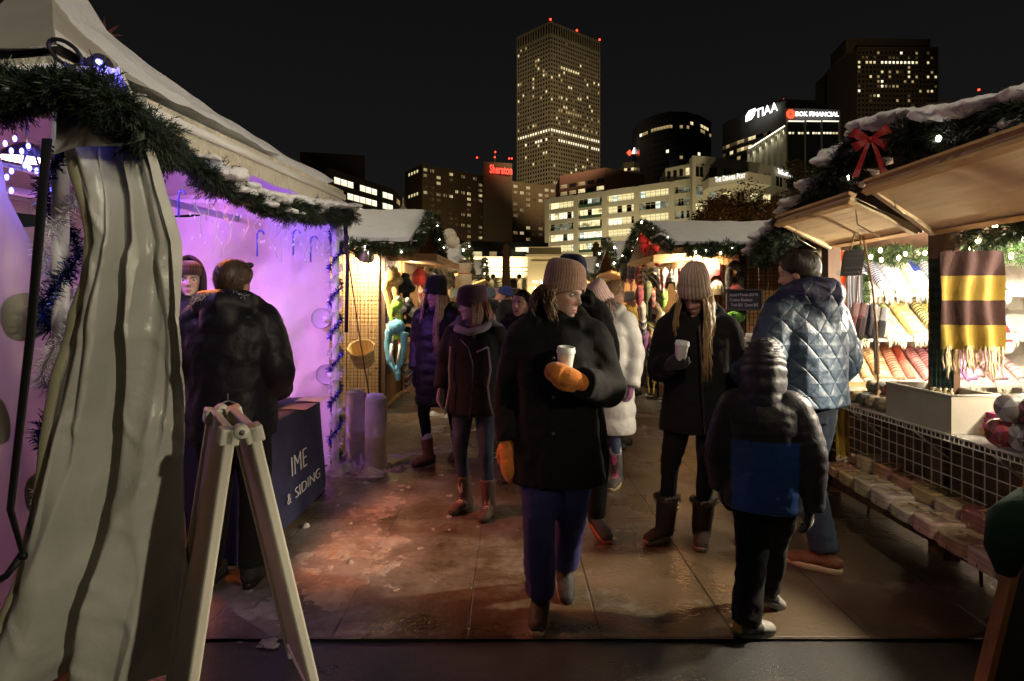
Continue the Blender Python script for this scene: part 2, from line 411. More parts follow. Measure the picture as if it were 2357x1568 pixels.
def glove_mesh(wrist, d, n, hand=1, curl=.5, mitten=False, k=1.0, col=(.01, .01, .01), thick=1.0, thumb=None):
    wrist = Vector(wrist); d = Vector(d).normalized(); n = Vector(n); n = (n-d*n.dot(d)).normalized(); t = d.cross(n)*hand   # t: thumb side
    mb = MB(); U = lambda a, b, c: wrist+(d*a+t*b+n*c)*k
    r0 = [.034, .037, .043, .046, .042, .03]
    mb.tube([U(-.03, 0, 0), U(0, 0, 0), U(.03, 0, .002), U(.06, 0, .004), U(.088, 0, .008), U(.1, 0, .01)], [q*k for q in r0], 14, flat=(.52*thick, n))
    th = thumb if thumb is not None else curl*.7
    if mitten:
        pts = []; p = V(.085, 0, .006); a = 0
        for q in range(6):
            pts.append(U(*p)); a += curl*.42; p = p+V(math.cos(a), 0, math.sin(a))*.022
        mb.tube(pts, [x*k for x in (.046, .047, .046, .042, .034, .016)], 14, flat=(.55*thick, n))
        rt = .019
    else:
        for (b, ln, rr) in ((.031, .068, .0108), (.0105, .078, .0112), (-.0105, .072, .0108), (-.031, .056, .0098)):
            a = .06; p = V(.082, b, .006); pts = [U(*p)]
            for q in (.45, .32, .25):
                a += curl*(.55 if q == .45 else .75)*R.uniform(.9, 1.1); p = p+V(math.cos(a), b*.25, math.sin(a))*ln*q; pts.append(U(*p))
            mb.tube(pts, [rr*k, rr*k, rr*.95*k, rr*.75*k], 8)
            mb.ball(pts[-1], rr*.78*k, 8, 6)
        rt = .0125
    p = V(.018, .03, .004); pts = [U(*p)]; a = .75-th*.35
    for q, z in ((.034, .2), (.028, .5), (.022, .7)):
        p = p+V(math.cos(a), math.sin(a)*.9, z*th)*q; pts.append(U(*p)); a -= .3
    mb.tube(pts, [rt*1.15*k, rt*k, rt*.9*k, rt*.6*k], 8); mb.ball(pts[-1], rt*.65*k, 8, 6)
    return remesh(mb, .0055*k, 2, (0, 0), col, 'glove')

def person(label, x, Y, rz, H=1.7, group=None, head_rot=(0, 0, 0), lean=(0, 0), coat={}, arms={}, legs={}, trousers={}, boots={}, hat=None, hair=None, gloves={}, skin=(.5, .3, .22), face={}, voxel=.014, extra=None, headz=0, z0=0, neckx=(0, 0), worldx=None):
    s = H/1.7
    X = worldx if worldx is not None else (x-HX)/F*Y
    root = thing('person', label, 'person', (X, Y, z0), math.radians(rz), group)
    J = lambda p: V(p[0]*s, p[1]*s, p[2]*s)
    lx, ly = lean
    neck = V((lx+neckx[0])*s, (ly+neckx[1])*s-.012, (1.487+headz)*s)
    M = Matrix.Translation(neck)@Euler([math.radians(q) for q in (head_rot[1], head_rot[2], 0)], 'XYZ').to_matrix().to_4x4()
    M = Matrix.Translation(neck)@Matrix.Rotation(math.radians(head_rot[0]), 4, 'Z')@Matrix.Rotation(math.radians(head_rot[1]), 4, 'X')@Matrix.Rotation(math.radians(head_rot[2]), 4, 'Y')@Matrix.Translation(V(0, -.012, -.02))@Matrix.Scale(s**.6, 4)
    sh = {'L': V(lx+.148, ly+.0, 1.385), 'R': V(lx-.148, ly+.0, 1.385)}
    A = {}
    for k, sx in (('L', 1), ('R', -1)):
        e, w = arms.get(k, (V(sx*.245+lx*.6, .035, 1.1), V(sx*.25+lx*.5, -.05, .86)))
        e = V(lx+(e.x-lx)*.86, e.y, e.z); w = V(lx+(w.x-lx)*.9, w.y, w.z)
        A[k] = (J(sh[k]), J(e), J(w))
    LG = {}
    for k, sx in (('L', 1), ('R', -1)):
        fx, fy, lift, yaw, pitch = legs.get(k, (sx*.1, 0, 0, sx*8, 0))
        hip = J((sx*.088, 0, .9)); ank = J((fx, fy, .085+lift)); mid = (hip+ank)/2; L = (hip-ank).length; full = .83*s
        bend = math.sqrt(max(.0004, (full/2)**2-(L/2)**2)) if L < full else .02
        yw = math.radians(yaw); knee = mid+V(math.sin(yw)*.5*bend, -math.cos(yw)*bend, .02*s)
        LG[k] = (hip, knee, ank, yaw, pitch)
    # ---- the body: one continuous skin, head to feet
    b = MB()
    b.tube([J((0, .005, .84)), J((0, .01, .95)), J((lx*.4, ly*.4+.01, 1.1)), J((lx*.8, ly*.8, 1.27)), J((lx, ly+.005, 1.37)), J((lx, ly+.005, 1.42))], [q*s for q in (.12, .14, .125, .14, .13, .07)], 14, flat=(.72, V(0, 1, 0)))
    b.tube([J((lx, ly+.012, 1.38)), neck+V(0, .012, -.01), M@V(0, .012, .06)], [.058*s, .052*s, .05*s], 12)
    for k in 'LR':
        a = A[k]; b.tube([a[0]+V(-.04*(1 if k == 'L' else -1), 0, 0), a[0], a[1], a[2]], [q*s for q in (.05, .05, .038, .027)], 10)
        b.tube([a[2], a[2]+(a[2]-a[1]).normalized()*.012*s], [.027*s, .024*s], 8)
        l = LG[k]; b.tube([l[0]+V(0, 0, .03), l[0].lerp(l[1], .35), l[1], l[1].lerp(l[2], .35), l[2], l[2]-V(0, 0, .04)], [q*s for q in (.07, .062, .04, .036, .026, .026)], 10)
    body = remesh(b, .022, 2, (0, 0), skin, 'body')
    hb = MB(); head(hb, M, skin, **face)
    hm = hb.mesh('h'); bo = bpy.data.objects.new('b', body); ho = bpy.data.objects.new('h', hm)
    # join the head skin to the body skin: one mesh
    v1 = [tuple(v.co) for v in body.vertices]; f1 = [tuple(p.vertices) for p in body.polygons]
    one = MB(); one.add(v1, f1, skin); o = len(one.v); one.v += hb.v; one.f += [tuple(i+o for i in f) for f in hb.f]; one.c += hb.c
    bpy.data.objects.remove(bo); bpy.data.objects.remove(ho); bpy.data.meshes.remove(body); bpy.data.meshes.remove(hm)
    part('body', one, M_SKIN, root, local=True)
    # ---- trousers
    tr = dict(r=(.1, .088, .066, .062, .05), col=(.01, .011, .014), mat=M_CLOTH, wr=(.006, 14), end=0); tr.update(trousers)
    b = MB(); b.tube([J((0, .005, .8)), J((0, .01, .9)), J((lx*.3, .008, 1.0))], [.13*s, .15*s, .14*s], 14, flat=(.75, V(0, 1, 0)))
    for k in 'LR':
        l = LG[k]; q = l[2]+(l[1]-l[2]).normalized()*tr['end']
        pts = smooth_path([l[0]+V(0, 0, .04*s), l[0].lerp(l[1], .45), l[1], l[1].lerp(q, .4), q], 5)
        rr = [interp([(0, tr['r'][0]), (.25, tr['r'][1]), (.5, tr['r'][2]), (.7, tr['r'][3]), (1, tr['r'][4])], i/(len(pts)-1))*s for i in range(len(pts))]
        b.tube(pts, rr, 14)
    put('trousers', remesh(b, voxel*1.05, 2, tr['wr'], tr['col'], 'trousers'), tr['mat'], root)
    # ---- boots
    bt = dict(shaft=.24, col=(.02, .015, .012), sole=(.012, .011, .01), r=.055, mat=M_LEATHER, fur=None, toe=None, size=1.0, socks=None); bt.update(boots)
    for k in 'LR':
        l = LG[k]; ank = l[2]; Mf = Matrix.Translation(ank)@Matrix.Rotation(math.radians(l[3]), 4, 'Z')@Matrix.Rotation(math.radians(l[4]), 4, 'X')@Matrix.Scale(s*bt['size'], 4)
        b = MB(); sd = (Mf.inverted()@l[1]).normalized(); r = bt['r']
        if bt['shaft'] > .02: b.tube([sd*bt['shaft'], sd*bt['shaft']*.5, V(0, .005, .0), V(0, .01, -.05)], [r*1.05, r*.98, r*.92, r*.85], 16)
        b.tube([V(0, .068, -.05), V(0, .055, -.035), V(0, .02, -.02), V(0, -.05, -.03), V(0, -.11, -.042), V(0, -.155, -.05), V(0, -.178, -.056)], [.022, .04, .048, .048, .047, .04, .022], 16, ref=(1, 0, 0), flat=(.72, V(0, 0, 1)))
        b.xf(Mf)
        inv = Mf.inverted()
        def bc(p, inv=inv):
            q = inv@p
            if bt['toe'] and q.y < -.085: return bt['toe']
            if abs(q.x) < .022 and -.09 < q.y < -.01 and q.z > -.035 and bt.get('lace') and math.sin(q.y*260) > .2: return bt['lace']
            if bt.get('heel') and q.y > .05: return bt['heel']
            return bt['col']
        bo = put('boot', remesh(b, .0075, 2, (.003, 22), bc, 'boot'), bt['mat'], root)
        so = MB(); N = 22
        def fp(i):
            a = 2*PI*i/N; y = -.053-.13*math.cos(a); w = .047*(abs(math.sin(a))**.75)*(1 if y < -.05 else .86); return (w*(1 if math.sin(a) >= 0 else -1), y)
        rim = [fp(i) for i in range(N)]
        vs = [Mf@V(x_*g, y_*g-.053*(1-g), z_) for z_, g in ((-.085, .97), (-.06, 1.03), (-.052, 1.0)) for x_, y_ in rim]
        so.add(vs, [(j*N+i, j*N+(i+1) % N, (j+1)*N+(i+1) % N, (j+1)*N+i) for j in range(2) for i in range(N)]+[tuple(range(N-1, -1, -1)), tuple(range(2*N, 3*N))], bt['sole'])
        part('sole', so, M_PLASTIC, bo, local=True)
        if bt['fur']:
            fb = MB(); c = Mf@(sd*bt['shaft']); fur_strip(fb, [c+(Mf.to_3x3()@V(math.cos(a)*r*1.05, math.sin(a)*r*1.05, 0)) for a in [i*2*PI/10 for i in range(11)]], .016, bt['fur'], 900, .02)
            part('fur_cuff', fb, M_FUR, bo, local=True)
        if bt['socks']:
            fb = MB(); c = Mf@(sd*bt['shaft']); fb.tube([c-V(0, 0, .02), c+V(0, 0, .045)], [r*.98, r*.92], 16, bt['socks']); part('sock', fb, M_KNIT, root, local=True)
    # ---- coat
    ct = dict(hem=.78, col=(.012, .012, .013), mat=M_CLOTH, fat=1.0, puff=None, wr=(.007, 9), flare=1.0, hood=True, collar=1.505, sleeve=(.08, .068, .055), hoodcol=None, hoodr=.055); ct.update(coat)
    b = MB(); f = ct['fat']; hem = ct['hem']
    tab = [(hem-.001, .188*ct['flare'], .15*ct['flare']), (.9, .188, .15), (1.02, .174, .143), (1.15, .178, .146), (1.28, .19, .146), (1.36, .182, .126), (1.405, .145, .108), (1.44, .1, .09), (ct['collar'], .088, .085)]
    if hem > .9: tab = [tab[0]]+[t for t in tab[2:] if t[0] > hem]
    tw = [(z, w) for z, w, d in tab]; td = [(z, d) for z, w, d in tab]; pf = ct['puff']
    n = int((ct['collar']-hem)/.011)
    def tor(u, v):
        z = hem+(ct['collar']-hem)*v; a = 2*PI*u; g = 1.0*f if z < 1.38 else lerp(f, 1, min(1, (z-1.38)/.06)); e = 0
        if pf and z < 1.42: e = pf[1]*abs(math.sin(PI*(z-hem+.022*noise.noise(V(math.cos(a)*1.5, math.sin(a)*1.5, z*3)))/pf[0]))**.6*(.8+.7*noise.noise(V(math.cos(a)*2.5, math.sin(a)*2.5, z*9)))
        k = min(1, max(0, (z-.9)/.5)); c, s_ = math.cos(a), math.sin(a)
        rx = interp(tw, z)*g+e; ry = interp(td, z)*g+e; pw = .86
        return J((lx*k+rx*abs(c)**pw*(1 if c > 0 else -1), ly*k+.005+ry*abs(s_)**pw*(1 if s_ > 0 else -1), z))
    nu = 30; b.grid(tor, nu, n, wrap=True); o = len(b.v)
    b.f.append(tuple(range(nu-1, -1, -1))); b.c.append((0, 0, 0)); b.f.append(tuple(o-nu+i for i in range(nu))); b.c.append((0, 0, 0))
    for k in 'LR':
        a = A[k]; sg = 1 if k == 'L' else -1
        pts = smooth_path([a[0]+V(-.05*sg*s, 0, -.01), a[0]+V(.012*sg*s, 0, -.012), a[0].lerp(a[1], .5)+V(.012*sg, 0, 0), a[1], a[1].lerp(a[2], .5), a[2]], 8)
        tot = 0; rr = []
        for i, p in enumerate(pts):
            if i: tot += (p-pts[i-1]).length
            q = i/(len(pts)-1); r = interp([(0, ct['sleeve'][0]*.9), (.2, ct['sleeve'][0]), (.6, ct['sleeve'][1]), (1, ct['sleeve'][2])], q)*s*(.5+.5*f)
            if pf: r += pf[1]*s*abs(math.sin(PI*tot/(pf[0]*s)))**.6
            rr.append(r)
        b.tube(pts, rr, 16)
    if ct['hood'] == True:
        hr = ct['hoodr']
        b.tube([J((lx+q[0], ly+q[1], q[2])) for q in ((-.085, -.085, 1.43), (-.115, -.02, 1.46), (-.1, .07, 1.475), (0, .125, 1.465), (.1, .07, 1.475), (.115, -.02, 1.46), (.085, -.085, 1.43))], [q*s for q in (.028, hr*.8, hr, hr*1.15, hr, hr*.8, .028)], 14)
        b.ball(J((lx, ly+.14, 1.39)), (.1*s, .05*s, .085*s))
    for fn in ct.get('extra', []): fn(b, J)
    hc = ct['hoodcol']
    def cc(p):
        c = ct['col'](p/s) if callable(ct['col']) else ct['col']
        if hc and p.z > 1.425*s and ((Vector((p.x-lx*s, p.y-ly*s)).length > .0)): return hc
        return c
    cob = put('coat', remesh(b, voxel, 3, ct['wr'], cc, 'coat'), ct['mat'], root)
    # ---- gloves, hat, hair
    for k, g in gloves.items():
        gd = dict(col=(.01, .01, .011), curl=.5, mitten=False, k=1.0, mat=M_KNIT, d=None, n=None, thick=1.0, thumb=None); gd.update(g)
        a = A[k]; d = Vector(gd['d']) if gd['d'] else (a[2]-a[1]); nn = Vector(gd['n']) if gd['n'] else V(-1 if k == 'L' else 1, 0, 0)
        put('mitten' if gd['mitten'] else 'glove', glove_mesh(a[2], d, nn, -1 if k == 'R' else 1, gd['curl'], gd['mitten'], gd['k']*s, gd['col'], gd['thick'], gd['thumb']), gd['mat'], root)
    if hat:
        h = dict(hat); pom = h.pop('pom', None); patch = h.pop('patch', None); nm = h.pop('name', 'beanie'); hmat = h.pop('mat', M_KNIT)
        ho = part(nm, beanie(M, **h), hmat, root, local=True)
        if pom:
            part('pompom', pompom(M@V(pom[0], pom[1], pom[2]), pom[3], pom[4]), M_FUR, ho, local=True)
        if patch:
            pb = MB()
            def pp(u, v):
                ph = math.radians(patch[0]+(u-.5)*patch[1]); z = patch[2]+v*patch[3]; return M@V(.1045*math.sin(ph), -.1225*math.cos(ph), z)
            pb.grid(pp, 6, 4, patch[4]); part('patch', pb, M_LEATHER, ho, local=True)
    if hair:
        hd = dict(hair); kind = hd.pop('kind', 'long')
        part('hair', long_hair(M, **hd) if kind == 'long' else short_hair(M, **hd), M_HAIR, root, local=True)
    if extra: extra(root, J, M, A, LG, cob)
    return root
def cup(label, c, up=(0, 0, 1), k=1.0, lid=(.75, .75, .72)):
    c = Vector(c); up = Vector(up).normalized(); q = V(0, 0, 1).rotation_difference(up).to_matrix()
    t = thing('paper_cup', label, 'cup', c)
    b = MB(); b.lathe([(.001, 0), (.028, 0), (.03, .002), (.039, .1), (.04, .105), (.036, .105)], c, 24, (.72, .7, .66), q); part('cup_wall', b, M_PAPER, t)
    b = MB(); b.lathe([(.0425, .098), (.043, .108), (.041, .112), (.039, .124), (.036, .126), (.034, .12), (.001, .119)], c, 24, lid, q); part('lid', b, M_PLASTIC, t)
    return t
# ------------------------------------------------------------------ who is in the picture
def wl(rz, dx, dy, s=1.0):
    a = -math.radians(rz); return ((math.cos(a)*dx-math.sin(a)*dy)/s, (math.sin(a)*dx+math.cos(a)*dy)/s)
def world(root, p): return ROOTM[root.name].inverted()@Vector(p)
BLACKC = (.008, .008, .009)

# quilted jacket: stitched diamonds
def quilt_mat():
    m = mat('quilted jacket cloth', None, .5, spec=.5); nt = m.node_tree; N = nt.nodes; L = nt.links; b = N['Principled BSDF']
    tc = N.new('ShaderNodeTexCoord'); sx = N.new('ShaderNodeSeparateXYZ'); L.new(tc.outputs['Object'], sx.inputs[0])
    def M(op, a, c=None):
        q = N.new('ShaderNodeMath'); q.operation = op
        for i, w in enumerate((a, c)):
            if w is None: continue
            if isinstance(w, (int, float)): q.inputs[i].default_value = w
            else: L.new(w, q.inputs[i])
        return q.outputs[0]
    xs = M('MULTIPLY', sx.outputs[0], 1.25)
    hs = []
    for op in ('ADD', 'SUBTRACT'):
        f = M('FRACT', M('DIVIDE', M(op, xs, sx.outputs[2]), .135)); d = M('ABSOLUTE', M('SUBTRACT', f, .5)); hs.append(M('POWER', M('MULTIPLY', M('SUBTRACT', .5, d), 2.0), .36))
    h = M('MINIMUM', hs[0], hs[1])
    n = N.new('ShaderNodeTexNoise'); n.inputs['Scale'].default_value = 22; n.inputs['Detail'].default_value = 3; L.new(tc.outputs['Object'], n.inputs['Vector'])
    h2 = M('ADD', h, M('MULTIPLY', n.outputs['Fac'], .75))
    bp = N.new('ShaderNodeBump'); bp.inputs['Strength'].default_value = .55; bp.inputs['Distance'].default_value = .02
    L.new(h2, bp.inputs['Height']); L.new(bp.outputs[0], b.inputs['Normal'])
    return m
M_QUILT = quilt_mat()
M_DENIM = mat('denim', None, .85, bump=(18, .4, .012), var=.2, vscale=7)
M_GLOSSB = mat('glossy puffer nylon', None, .33, bump=(24, .45, .014), var=.1, spec=.5)

# 1 front woman with orange mittens
def ex_front(root, J, M, A, LG, cob):
    b = MB()
    def lap(u, v):
        a = math.radians(186+u*46); r = .132-.022*v+.006*math.sin(u*5); return J((r*math.cos(a)*1.02, r*math.sin(a)*.9, 1.405+.095*v-.035*u+.008*math.sin(u*7)))
    b.grid(lap, 10, 6, (.42, .31, .16)); part('collar_lining', b, M_CLOTH, cob, local=True)
    for z in (1.28, 1.1, .93):
        b = MB(); b.ball(J((-.02, -.2, z)), (.008, .004, .008), 10, 6, (.2, .2, .2)); part('button', b, M_METAL, cob, local=True)
fw = person('woman in long black coat and dusty pink beanie, white cup in her orange mitten', 1283, 2.76, -4, 1.665, head_rot=(56, 8, 4),
    coat=dict(hem=.655, col=BLACKC, fat=1.12, flare=1.12, wr=(.009, 8), sleeve=(.09, .08, .068)),
    arms={'L': (V(.29, -.03, 1.11), V(.115, -.285, 1.18)), 'R': (V(-.28, .05, 1.1), V(-.265, -.02, .855))},
    legs={'R': (-.085, -.06, 0, -4, 0), 'L': (.04, .19, .05, 6, 30)},
    trousers=dict(col=(.035, .035, .14), r=(.105, .1, .083, .077, .072), wr=(.008, 9), end=.03), boots=dict(shaft=.06, col=(.012, .012, .014), sole=(.3, .22, .15), r=.05),
    hat=dict(col=(.46, .27, .19), top=.292, cuff=.062, zf=.15, zb=.06, p=2.3, slouch=(0, .035), amp=.0013, ribs=46, fat=.97),
    hair=dict(col=(.22, .14, .07), length=.13, n=45, az=(80, 280), front=.05),
    gloves={'L': dict(col=(.62, .2, .028), mitten=True, curl=1.2, d=(-.75, -.15, .32), n=(-.35, .95, .0), k=1.05, thick=1.35), 'R': dict(col=(.62, .2, .028), mitten=True, curl=.4, k=1.15, thick=1.5, n=(.5, .9, 0))},
    face=dict(brow=(.2, .13, .08)), skin=(.5, .31, .24), extra=ex_front, voxel=.012)
cup('white paper cup with lid held by the orange mitten', world(fw, (.03, -.225, 1.185)), (.05, -.1, 1))

# 2 blue cap man behind her
person('tall man in black coat and blue beanie half hidden behind the orange mittens', 1312, 3.75, 8, 1.80, head_rot=(10, 5, 0),
    coat=dict(hem=.78, col=(.011, .011, .012), fat=1.18, wr=(.008, 8)), legs={'R': (-.08, .12, .0, -5, 0), 'L': (.15, -.08, .03, 10, 14)},
    arms={'L': (V(.30, .03, 1.12), V(.2, -.1, .92)), 'R': (V(-.28, .05, 1.1), V(-.24, -.05, .86))},
    trousers=dict(col=(.008, .008, .009), r=(.105, .09, .07, .066, .058)), boots=dict(shaft=.2, col=(.018, .016, .015), sole=(.35, .08, .02), r=.058),
    hat=dict(col=(.025, .04, .14), top=.27, cuff=.045, zf=.14), gloves={'L': {}, 'R': {}}, skin=(.48, .29, .21))

# 3 woman in white coat
person('woman in long white puffer coat and pale pink ribbed beanie, head bowed', 1398, 4.75, -28, 1.67, head_rot=(-18, 34, -8),
    coat=dict(hem=.44, col=(.5, .48, .45), mat=M_NYLON, fat=1.1, flare=1.12, puff=(.135, .016), wr=(.002, 10)),
    arms={'L': (V(.27, .03, 1.1), V(.25, -.06, .84)), 'R': (V(-.26, .03, 1.1), V(-.24, -.08, .86))}, legs={'L': (.1, -.05, 0, 0, 0), 'R': (-.09, .1, 0, -5, 0)},
    trousers=dict(col=(.035, .05, .1), r=(.09, .075, .055, .05, .042), mat=M_DENIM), boots=dict(shaft=.2, col=(.06, .05, .05), lace=(.5, .08, .2), sole=(.4, .3, .16), r=.05, socks=(.4, .4, .4)),
    hat=dict(col=(.55, .37, .33), top=.29, cuff=.06, zf=.13, zb=.07, ribs=30), hair=dict(col=(.09, .05, .03), length=.25, n=60),
    gloves={'L': dict(col=(.16, .05, .13), curl=.7), 'R': dict(col=(.16, .05, .13))}, skin=(.5, .3, .23))

# 4 woman with cup on the right
def ex_right(root, J, M, A, LG, cob):
    b = MB(); pts = [J((-.0+.03*t, -.205-.012*math.sin(t*3), 1.4-.66*t)) for t in [i/14 for i in range(15)]]
    b.tube(pts, .0045, 6, (.25, .22, .18)); part('zip', b, M_METAL, cob, local=True)
    b = MB(); fur_strip(b, [J((.12, -.02, 1.44)), J((.14, .09, 1.46)), J((.06, .16, 1.48)), J((-.06, .16, 1.48)), J((-.13, .09, 1.46))], .035, (.16, .13, .07), 1500, .035); part('hood_fur', b, M_FUR, cob, local=True)
rw = person('woman in black knee length parka and pale pink ribbed beanie looking down at her cup', 1604, 3.56, -14, 1.675, head_rot=(-22, 24, 4),
    coat=dict(hem=.72, col=(.0075, .0075, .008), fat=1.15, flare=1.1, wr=(.008, 8), hoodr=.07, sleeve=(.088, .078, .064)),
    arms={'R': (V(-.27, .0, 1.1), V(-.2, -.27, 1.155)), 'L': (V(.3, .06, 1.1), V(.24, -.1, .93))}, legs={'R': (-.2, .0, 0, -42, 0), 'L': (.03, .02, 0, -6, 0)},
    trousers=dict(col=(.009, .009, .01), r=(.1, .086, .062, .056, .045), end=.1), boots=dict(shaft=.2, col=(.05, .035, .026), sole=(.2, .14, .1), r=.066, fur=(.13, .1, .06), mat=M_CLOTH),
    hat=dict(col=(.5, .35, .27), top=.335, cuff=.075, zf=.145, zb=.07, ribs=26, amp=.003, p=2.0, slouch=(0, .02)), hair=dict(col=(.42, .27, .12), length=.44, n=190, az=(48, 312), front=.16),
    gloves={'R': dict(curl=1.2, d=(.55, -.2, .35), n=(.5, .7, 0)), 'L': {}}, skin=(.48, .28, .22), extra=ex_right, voxel=.0125)
cup('white paper cup with lid in a black glove at the right hand woman', world(rw, (-.115, -.275, 1.16)), (.1, -.1, 1))

# 5 woman in black beanie with long blonde hair
def ex_blonde(root, J, M, A, LG, cob):
    b = MB(); fur_strip(b, [J((-.13, -.07, 1.42)), J((-.16, .04, 1.46)), J((0, .15, 1.49)), J((.15, .05, 1.46))], .03, (.32, .26, .26), 1300, .035); part('hood_fur', b, M_FUR, cob, local=True)
person('woman in long dark puffer coat and black beanie with long blonde hair', 1008, 5.3, -18, 1.70, head_rot=(-16, 4, 3),
    coat=dict(hem=.56, col=(.010, .007, .012), mat=M_NYLON, fat=1.08, flare=1.05, puff=(.1, .012), wr=(.005, 12)),
    arms={'R': (V(-.26, .03, 1.1), V(-.235, -.05, .88)), 'L': (V(.26, .03, 1.1), V(.24, -.08, .88))}, legs={'R': (-.09, -.02, 0, -25, 0), 'L': (.1, .25, .02, -5, 15)},
    trousers=dict(col=(.008, .008, .011), r=(.095, .08, .058, .052, .044), end=.1), boots=dict(shaft=.17, col=(.17, .075, .03), sole=(.05, .03, .02), r=.055, socks=(.5, .45, .48)),
    hat=dict(col=(.008, .008, .009), top=.31, cuff=.06, zf=.135, zb=.06, patch=(-20, 26, .15, .032, (.3, .27, .3))), hair=dict(col=(.52, .36, .2), length=.52, n=210, az=(45, 315), front=.15),
    gloves={'R': dict(mitten=True, col=(.01, .009, .012)), 'L': dict(mitten=True, col=(.01, .009, .012))}, skin=(.5, .32, .26), face=dict(brow=(.16, .1, .06)), extra=ex_blonde)

# 6 woman in maroon beanie
def ex_maroon(root, J, M, A, LG, cob):
    b = MB(); b.tube([J((-.12, -.05, 1.41)), J((-.1, -.13, 1.405)), J((0, -.165, 1.38)), J((.1, -.13, 1.41)), J((.13, -.03, 1.44)), J((.09, .09, 1.48)), J((0, .12, 1.49)), J((-.1, .08, 1.47)), J((-.12, -.05, 1.41))], .034, 12, (.2, .18, .2), flat=(.8, V(0, 0, 1)))
    part('hood_lining', b, M_CLOTH, cob, local=True)
    for xs in (-1, 1):
        b = MB(); b.tube([J((xs*q[0], q[1], q[2])) for q in ((.15, -.15, 1.27), (.165, -.14, 1.1), (.15, -.165, .98), (.17, -.17, .85), (.19, -.16, .76))], .007, 6, (.2, .19, .2)); part('piping', b, M_CLOTH, cob, local=True)
    b = MB(); b.tube([J((.07, -.185, 1.235)), J((.15, -.165, 1.275))], .006, 6, (.22, .2, .22)); part('pocket_zip', b, M_CLOTH, cob, local=True)
    b = MB(); b.tube([J((-.06, -.185, 1.33)), J((.01, -.205, 1.27)), J((.045, -.205, 1.15)), J((.04, -.195, .95)), J((.02, -.21, .74))], .004, 6, (.12, .11, .12)); part('zip', b, M_METAL, cob, local=True)
person('woman in black ski jacket and dark maroon beanie in profile', 1094, 4.14, -14, 1.60, head_rot=(-56, 3, 0),
    coat=dict(hem=.745, col=(.008, .007, .009), fat=1.12, flare=1.06, wr=(.006, 10), hoodcol=(.1, .085, .105)),
    arms={'R': (V(-.3, .03, 1.13), V(-.29, -.06, .93)), 'L': (V(.26, .05, 1.12), V(.25, -.02, .9))}, legs={'R': (-.07, -.03, 0, -20, 0), 'L': (.14, -.1, .0, 0, 0)},
    trousers=dict(col=(.016, .026, .055), r=(.095, .083, .06, .054, .046), mat=M_DENIM, end=.08), boots=dict(shaft=.19, col=(.075, .04, .035), lace=(.45, .4, .35), sole=(.03, .025, .02), r=.056),
    hat=dict(col=(.055, .008, .025), top=.275, cuff=.07, zf=.13, zb=.03, amp=.0012, fat=1.04, p=2.6), hair=dict(col=(.2, .07, .03), length=.3, n=110, az=(75, 285), front=.07),
    gloves={'R': dict(col=(.13, .1, .12), k=1.1), 'L': {}}, skin=(.52, .33, .28), extra=ex_maroon, voxel=.0125)

# 7 smiling girl behind
person('smiling dark haired girl peeking out between the maroon beanie and the front woman', 1200, 4.85, -8, 1.61, head_rot=(-24, -4, 6),
    coat=dict(hem=.8, col=(.012, .012, .013), fat=1.05), trousers=dict(col=(.01, .01, .012)), hair=dict(kind='short', col=(.025, .014, .009), tf=.76, tb=.1, th=.012, side=.5, up=.006),
    skin=(.48, .28, .22), face=dict(brow=(.03, .02, .015), open_mouth=True), gloves={'L': {}, 'R': {}})

# 8 man with his back to us at the purple tent
def ex_back(root, J, M, A, LG, cob):
    b = MB(); fur_strip(b, [J((.13, -.05, 1.45)), J((.155, .05, 1.47)), J((.12, .13, 1.5)), J((0, .16, 1.52)), J((-.12, .11, 1.51))], .016, (.6, .56, .58), 900, .022); part('hood_fleece', b, M_FUR, cob, local=True)
    b = MB()
    for dx, dz in ((-.05, -.02), (.0, .035), (.05, -.02)): b.beam(J((-.07, .226, 1.0)), J((-.07+dx, .228, 1.0+dz)), .003, .007, (.3, .3, .32))
    part('reflective_mark', b, M_PLASTIC, cob, local=True)
    b = MB()
    for xs in (-1, 1): b.ball(M@V(xs*.036, -.075, .222), (.03, .006, .018), 14, 8, (.01, .01, .012), M.to_3x3()); b.tube([M@V(xs*.066, -.07, .225), M@V(xs*.084, .03, .2)], .003, 6, (.01, .01, .012))
    b.tube([M@V(-.012, -.08, .226), M@V(.012, -.08, .226)], .003, 6, (.01, .01, .012)); part('sunglasses', b, M_PLASTIC, root, local=True)
person('broad man with short brown hair and dark hooded jacket, back turned, at the purple tent', 532, 3.04, 186, 1.73, head_rot=(-14, 2, 0),
    coat=dict(hem=.78, col=(.010, .010, .017), fat=1.2, wr=(.011, 7), hoodr=.07, sleeve=(.095, .088, .07), mat=M_NYLON),
    arms={'R': (V(-.27, .02, 1.12), V(-.18, -.25, .98)), 'L': (V(.25, .0, 1.12), V(.16, -.26, 1.0))}, legs={'L': (.11, 0, 0, 0, 0), 'R': (-.11, .02, 0, 0, 0)},
    trousers=dict(col=(.008, .008, .009), r=(.12, .1, .08, .075, .066)), boots=dict(shaft=.1, col=(.012, .012, .012), r=.06),
    hair=dict(kind='short', col=(.07, .04, .022), tf=.74, tb=.2, th=.016, side=.5), gloves={'L': {}, 'R': {}}, extra=ex_back, skin=(.48, .27, .2), voxel=.0145)

